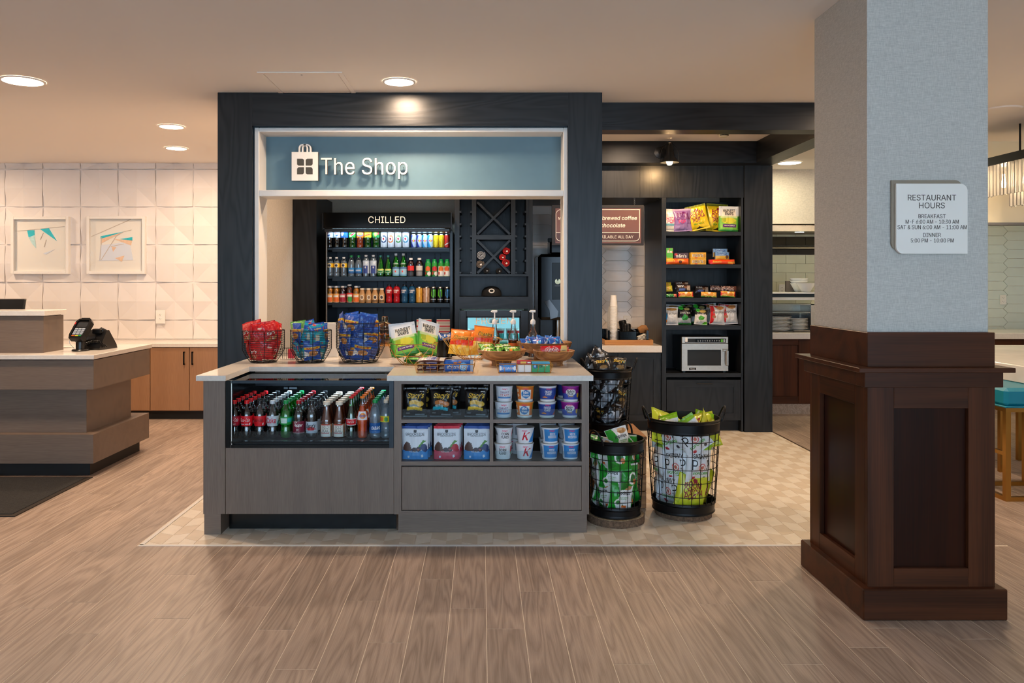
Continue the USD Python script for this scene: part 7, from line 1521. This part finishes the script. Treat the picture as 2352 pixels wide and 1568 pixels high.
k_c3 = chips('white_and_green_chip_bag', '#e6e2d6', ('b', .62, 1, '#14160f'), ('p', [(-.5, .42), (-.1, .60), (.6, .45), (.3, .30), (-.3, .28)], '#4aa82a'), ('p', [(.1, 0), (1, 0), (1, .2), (.5, .16)], '#6ac82a'), ('d', -.5, .9, .35, .1, '#4ac83a'), ('d', .2, .85, .5, .1, '#c8a85a'), ink_='ink_white')
k_c4 = chips('red_and_white_chip_bag', '#e0dcd8', ('p', [(-1, 0), (-1, 1), (-.55, 1), (-.45, .5), (-.6, .1)], '#d01c22'), ('p', [(-.55, 1), (-.2, .85), (.1, 1)], '#d01c22'), ('d', .3, .88, .5, .10, '#c88448'), ('d', -.55, .4, .25, .08, '#a86a48'))
for k, px, py, rz, ty, s, lb in ((k_c1, 1541, 7.71, -5, 0, .96, 'blue and white chip bag at the left of the fourth shelf'), (k_c1, 1544, 7.84, 0, 3, 1.06, 'blue chip bag behind at the left of the fourth shelf'), (k_c2, 1571, 7.73, 6, 2, 1.0, 'black and green chip bag second on the fourth shelf'), (k_c2, 1580, 7.86, -8, -4, 1.08, 'black chip bag standing behind the second bag'), (k_c3, 1609, 7.69, -4, 3, .86, 'white and green chip bag in front in the middle'), (k_c2, 1604, 7.83, 8, 4, 1.06, 'black and green chip bag behind the middle bag'),
                              (k_c4, 1647, 7.70, 4, 2, 1.04, 'red and white chip bag, left one at the right side'), (k_c4, 1630, 7.86, -12, -6, 1.08, 'red chip bag deep behind the middle'), (k_c4, 1677, 7.72, -2, -3, 1.08, 'red and white chip bag at the right end'), (k_c4, 1666, 7.85, 8, 4, 1.08, 'red chip bag behind the two right ones')):
    put_bag(k, k.path.rsplit('/', 1)[1], X(px, py), py, z4_, lb, 'chip bag', 'chip bags on the fourth shelf', rz, ty, 3, s)

# microwave in its niche
ym = 7.66; mwz = Z(857, DB) + .001
mw = Thing('microwave', 'stainless steel microwave with black keypad strip in the lower niche', 'microwave', (X(1619, ym), 7.85, mwz))
a0, a1 = X(1566, ym), X(1673, ym); b1 = Z(773, ym); b0 = Z(852, ym); s_y = Z(789, ym)
mw.add('casing', bx(a0 + .004, a1 - .004, ym + .012, 8.03, b0, b1 - .002), 'navy_steel')
mw.add('control_panel', rb(a0, a1, ym, ym + .03, s_y + .002, b1, .004), 'brushed_steel')
mw.add('keypad', bx(X(1573, ym), X(1668, ym), ym - .001, ym, Z(786.3, ym), Z(777.5, ym)), 'gloss_black'); mw.add('display', bx(X(1581, ym), X(1597, ym), ym - .0015, ym - .0008, Z(785.5, ym), Z(778.5, ym)), 'screen_glass')
for i, c_ in enumerate('1234567890'):
    xx = X(1603.5 + i * 5.35, ym); mw.add('key', bx(xx - .0085, xx + .0085, ym - .0022, ym - .001, Z(784.8, ym), Z(779.4, ym)), 'black_plastic'); mw.add('key_number', mv(front(text(c_, .011, depth=.0003), ym - .0022), xx, 0, Z(783.5, ym)), 'ink_white')
mw.add('key', bx(X(1655.5, ym), X(1660.5, ym), ym - .0022, ym - .001, Z(785, ym), Z(779, ym)), 'ink_green'); mw.add('key', bx(X(1661.5, ym), X(1666, ym), ym - .0022, ym - .001, Z(785, ym), Z(779, ym)), 'price_grey')
mw.add('badge', bx(X(1573.5, ym), X(1579.5, ym), ym - .002, ym - .001, Z(784.5, ym), Z(775, ym)), 'cup_white')
wx0, wx1, wz1, wz0 = X(1579, ym), X(1656, ym), Z(803, ym), Z(839.5, ym)
door = front(prism(sbox(a0, b0, a1 - .002, s_y).difference(sbox(wx0, wz0, wx1, wz1)), 0, .026), ym + .026); dpth = mw.add('door', door, 'brushed_steel')
fr_ = [(a0 + .008, b0 + .006), (a0 + .008, s_y - .006), (wx0, wz1), (wx0, wz0)]
mw.add('door_bevel', (np.array([(x_, ym - .0005, z_) if q < 2 else (x_, ym + .012, z_) for q, (x_, z_) in enumerate(fr_)]), np.array([[0, 1, 2], [0, 2, 3]])), 'steel', under=dpth)
mw.add('door_window', bx(wx0, wx1, ym + .010, ym + .018, wz0, wz1), 'screen_glass', under=dpth)
hX = X(1668, ym); mw.add('door_handle', join(rb(hX - .012, hX + .012, ym - .045, ym - .028, Z(839, ym), Z(804, ym), .004), rb(hX - .04, hX + .01, ym - .030, ym + .002, Z(806, ym), Z(801, ym), .003), rb(hX - .012, hX + .012, ym - .030, ym + .002, Z(839, ym), Z(835, ym), .003)), 'steel', under=dpth)
bdz = Z(848.5, ym); mw.add('maker_plate', bx(X(1583, ym), X(1599, ym), ym - .0015, ym, Z(849, ym), Z(844.3, ym)), 'gloss_black'); mw.add('maker_lettering', mv(front(text('Amana', .011, True, w=.05, slant=.2, depth=.0003), ym - .0016), X(1591, ym), 0, Z(848, ym)), 'ink_white')
for xx in (a0 + .03, a1 - .03): mw.add('foot', bx(xx - .012, xx + .012, ym + .03, ym + .06, mwz, b0), 'black_plastic'); mw.add('foot', bx(xx - .012, xx + .012, 7.95, 7.98, mwz, b0), 'black_plastic')

# ================================================================== coffee nook
zn = Z(793.5, DB) + .001
ty0 = 7.70; tr0, tr1 = X(1389, 7.70), X(1500.5, 7.70)
ct_ = Thing('serving_tray', 'wooden serving tray on the coffee nook counter', 'tray', ((tr0 + tr1) / 2, 7.8, zn))
ct_.add('tray_floor', bx(tr0 + .012, tr1 - .012, ty0 + .012, 8.0, zn, zn + .012), 'tray_wood')
for a in ((tr0, tr1, ty0, ty0 + .012), (tr0, tr1, 8.0, 8.012), (tr0, tr0 + .012, ty0 + .012, 8.0), (tr1 - .012, tr1, ty0 + .012, 8.0)): ct_.add('tray_side', rb(*a, zn, zn + .048, .002), 'tray_wood')
zt2 = zn + .013
cd = Thing('cup_caddy', 'black cup and lid caddy standing in the wooden tray', 'caddy', (X(1437, 7.78), 7.85, zt2))
for px in (1398, 1421.5, 1458, 1487): cd.add('divider', bx(X(px - 2.3, 7.76), X(px + 2.3, 7.76), 7.755, 7.96, zt2, zt2 + .125), 'gloss_black')
cd.add('back', bx(X(1390, 7.76), X(1489, 7.76), 7.961, 7.97, zt2, zt2 + .13), 'gloss_black'); cd.add('front_pocket', rb(X(1422.5, 7.75), X(1462, 7.75), 7.735, 7.754, zt2, zt2 + .118, .006), 'gloss_black')
kpc = kind_class('paper_cup'); kpc.add('cup', lathe([(.0285, .112), (.0285, .108), (.0375, .006), (.0395, .004), (.0395, .001), (.038, 0)], 28), 'cup_white', True, local=True); kpc.add('base', lathe([(0, .107), (.028, .107)], 20), 'cup_white', local=True)
for i in range(29): copy(kpc, 'paper_cup', tra(X(1409, 7.83), 7.83, zt2 + i * .0128), f'white paper cup turned down in the tall stack, {NUM[i]} from the bottom', 'cup', 'paper cups of the tall stack')
for i in range(20): copy(kpc, 'paper_cup', tra(X(1404.5, 7.90), 7.915, zt2 + i * .0128), f'white paper cup in the stack behind the tall one, {NUM[i]} from below', 'cup', 'paper cups of the rear stack')
kld = kind_class('takeaway_cover'); kld.add('lid', lathe([(0, .010), (.030, .010), (.033, .013), (.036, .004), (.041, .003), (.042, 0)], 24), 'black_plastic', True, local=True)
for i in range(8): copy(kld, 'takeaway_cover', tra(X(1440, 7.80), 7.80, zt2 + .115 + i * .0085), f'black lid in the upright front stack, {NUM[i]} from below', 'lid', 'black cup lids')
for i in range(12): copy(kld, 'takeaway_cover', tra(X(1434, 7.88) + .0, 7.89, zt2 + .10) @ rot('y', -10) @ tra(0, 0, i * .0095), f'black lid in the leaning rear stack, {NUM[i]} from below', 'lid', 'black cup lids')
ksl = kind_class('cup_sleeve'); ksl.add('sleeve', lathe([(.031, 0), (.036, .055), (.035, .055), (.030, 0)], 24), 'kraft', True, local=True)
for i in range(4): copy(ksl, 'cup_sleeve', tra(X(1469, 7.84) + i * .012, 7.88, zt2 + .115) @ rot('y', 62) @ rot('z', i * 20), f'brown paper cup sleeve in the caddy, {NUM[i]} from the left', 'sleeve', 'cup sleeves')
for i in range(5): single('napkin', mv(xf(rb(-.042, .042, -.05, .05, 0, .006, .002), rot('y', -12 - i * 3)), X(1472.5, 7.84), 7.84, zt2 + .018 + i * .012), 'paper_white', f'folded white napkin in the caddy, {NUM[i]} from the bottom', 'napkin', group='napkins')
outlet(X(1441, 8.42), Z(738, 8.42), 8.433, 'white wall outlet behind the leaning black lids', .08, .12)
# coffee machine
ca0, ca1, cy = X(1236.5, 7.86), X(1236.5, 7.86) + .43, 7.86
cm = Thing('coffee_machine', 'tall black coffee machine with a screen, behind the right jamb', 'coffee machine', ((ca0 + ca1) / 2, 8.1, zn))
cm.add('upper_body', rb(ca0, ca1, cy, 8.36, Z(735, cy), Z(583, cy), .03), 'gloss_black'); cm.add('column', bx(ca0 + .04, ca1 - .04, 8.1, 8.36, zn + .03, Z(735, cy)), 'black_plastic')
cm.add('drip_base', rb(ca0, ca1, 7.9, 8.36, zn, zn + .035, .006), 'black_plastic'); cm.add('screen', rb(X(1268, cy), X(1268, cy) + .24, cy - .004, cy, Z(688, cy), Z(603, cy), .002), 'navy_steel')
cm.add('screen_logo', front(prism(Point(X(1281, cy), Z(646, cy)).buffer(.028).difference(Polygon([(X(1281, cy), Z(646, cy)), (X(1281, cy) - .02, Z(646, cy) + .04), (X(1281, cy) + .02, Z(646, cy) + .04)])), 0, .0006), cy - .0042), 'pale_sea'); cm.add('screen_line', bx(X(1274, cy), X(1274, cy) + .2, cy - .0048, cy - .004, Z(657, cy), Z(656, cy)), 'price_grey')
cm.add('spout_panel', front(prism(Polygon([(X(1249, cy), Z(692, cy)), (X(1262, cy), Z(688, cy)), (X(1282, cy), Z(715, cy)), (X(1280, cy), Z(728, cy)), (X(1264, cy), Z(733, cy)), (X(1262, cy), Z(712, cy))]), 0, .012), cy + .001), 'screen_glass')
cm.add('bean_hopper', rb(X(1262, 8.05), X(1262, 8.05) + .28, 8.0, 8.3, Z(583, cy) + .001, Z(551, 8.05), .02), 'black_plastic'); cm.add('hopper_lock', rb(X(1258, 8.0), X(1267, 8.0), 7.97, 8.02, Z(556, 8.0), Z(547, 8.0), .004), 'black_plastic'); cm.add('spout_tube', tube([(X(1280, 8.0), 7.98, zn + .04), (X(1280, 8.0), 7.98, Z(735, cy))], .025, 14), 'steel', True)

# ================================================================== wine rack: rolled shirts and a cap
def shirt_roll(px, py, r, mat, label, core='ink_cream', d=7.64):
    x_, z_ = X(px, d), Z(py, d); t = np.linspace(1.5, 6.2 * math.pi, 90); rr_ = r * (.22 + .78 * t / t[-1]) - .004
    sp = shapely.LineString(np.stack([x_ + rr_ * np.cos(t), z_ + rr_ * np.sin(t)], 1)).buffer(r * .082)
    T_ = Thing('rolled_shirt', label, 'rolled shirt', (x_, d + .12, z_))
    T_.add('cloth', front(prism(sp, -.24, 0), d), mat); T_.add('inner_tag', front(prism(Point(x_ + r * .2, z_ - r * .15).buffer(r * .22), 0, .003), d), core)
shirt_roll(1104.5, 585.5, .046, 'grey_cloth', 'light grey rolled shirt in the left bay of the lower cross', 'grey_cloth'); shirt_roll(1102.5, 606, .043, 'taupe_cloth', 'taupe rolled shirt under the light grey one')
shirt_roll(1162.5, 575.5, .040, 'red_cloth', 'top red rolled shirt in the right bay of the lower cross'); shirt_roll(1153.5, 590, .036, 'red_cloth', 'left red rolled shirt under the top red one'); shirt_roll(1161.5, 603, .042, 'red_cloth', 'lowest red rolled shirt, largest of the three')
shirt_roll(1117, 620.5, .034, 'black_cloth', 'left black rolled shirt in the bottom bay', 'grey_cloth'); shirt_roll(1146, 621.5, .034, 'black_cloth', 'right black rolled shirt in the bottom bay', 'grey_cloth')
cxp, cyp, czp = X(1129, 7.74), 7.78, Z(681, DB) + .002
cp_ = Thing('baseball_cap', 'black cap with a white ring emblem lying in the rack cubby', 'cap', (cxp, cyp, czp))
cp_.add('crown', xf(lathe([(.098, 0), (.10, .02), (.092, .055), (.066, .085), (.03, .096), (0, .098)], 32), tra(cxp, cyp, czp) @ sca(1.0, .95, 1)), 'black_cloth', True)
cp_.add('brim', prism(shapely.affinity.scale(Point(cxp, cyp - .10).buffer(.085), 1, .8).difference(Point(cxp, cyp).buffer(.09)), czp + .004, czp + .012) if False else mv(prism(Point(0, -.06).buffer(.085).difference(Point(0, 0).buffer(.093)), .004, .011), cxp, cyp, czp), 'black_cloth')
rg = np.linspace(0, 2 * math.pi, 28, endpoint=False)
cp_.add('emblem', tube([(cxp + .024 * math.cos(a), cyp - .95 * math.sqrt(np.interp(.052 + .017 * math.sin(a), [0, .02, .055, .085], [.098, .10, .092, .066]) ** 2 - (.024 * math.cos(a)) ** 2) - .002, czp + .052 + .017 * math.sin(a)) for a in rg], .006, 6, closed=True), 'cup_white')
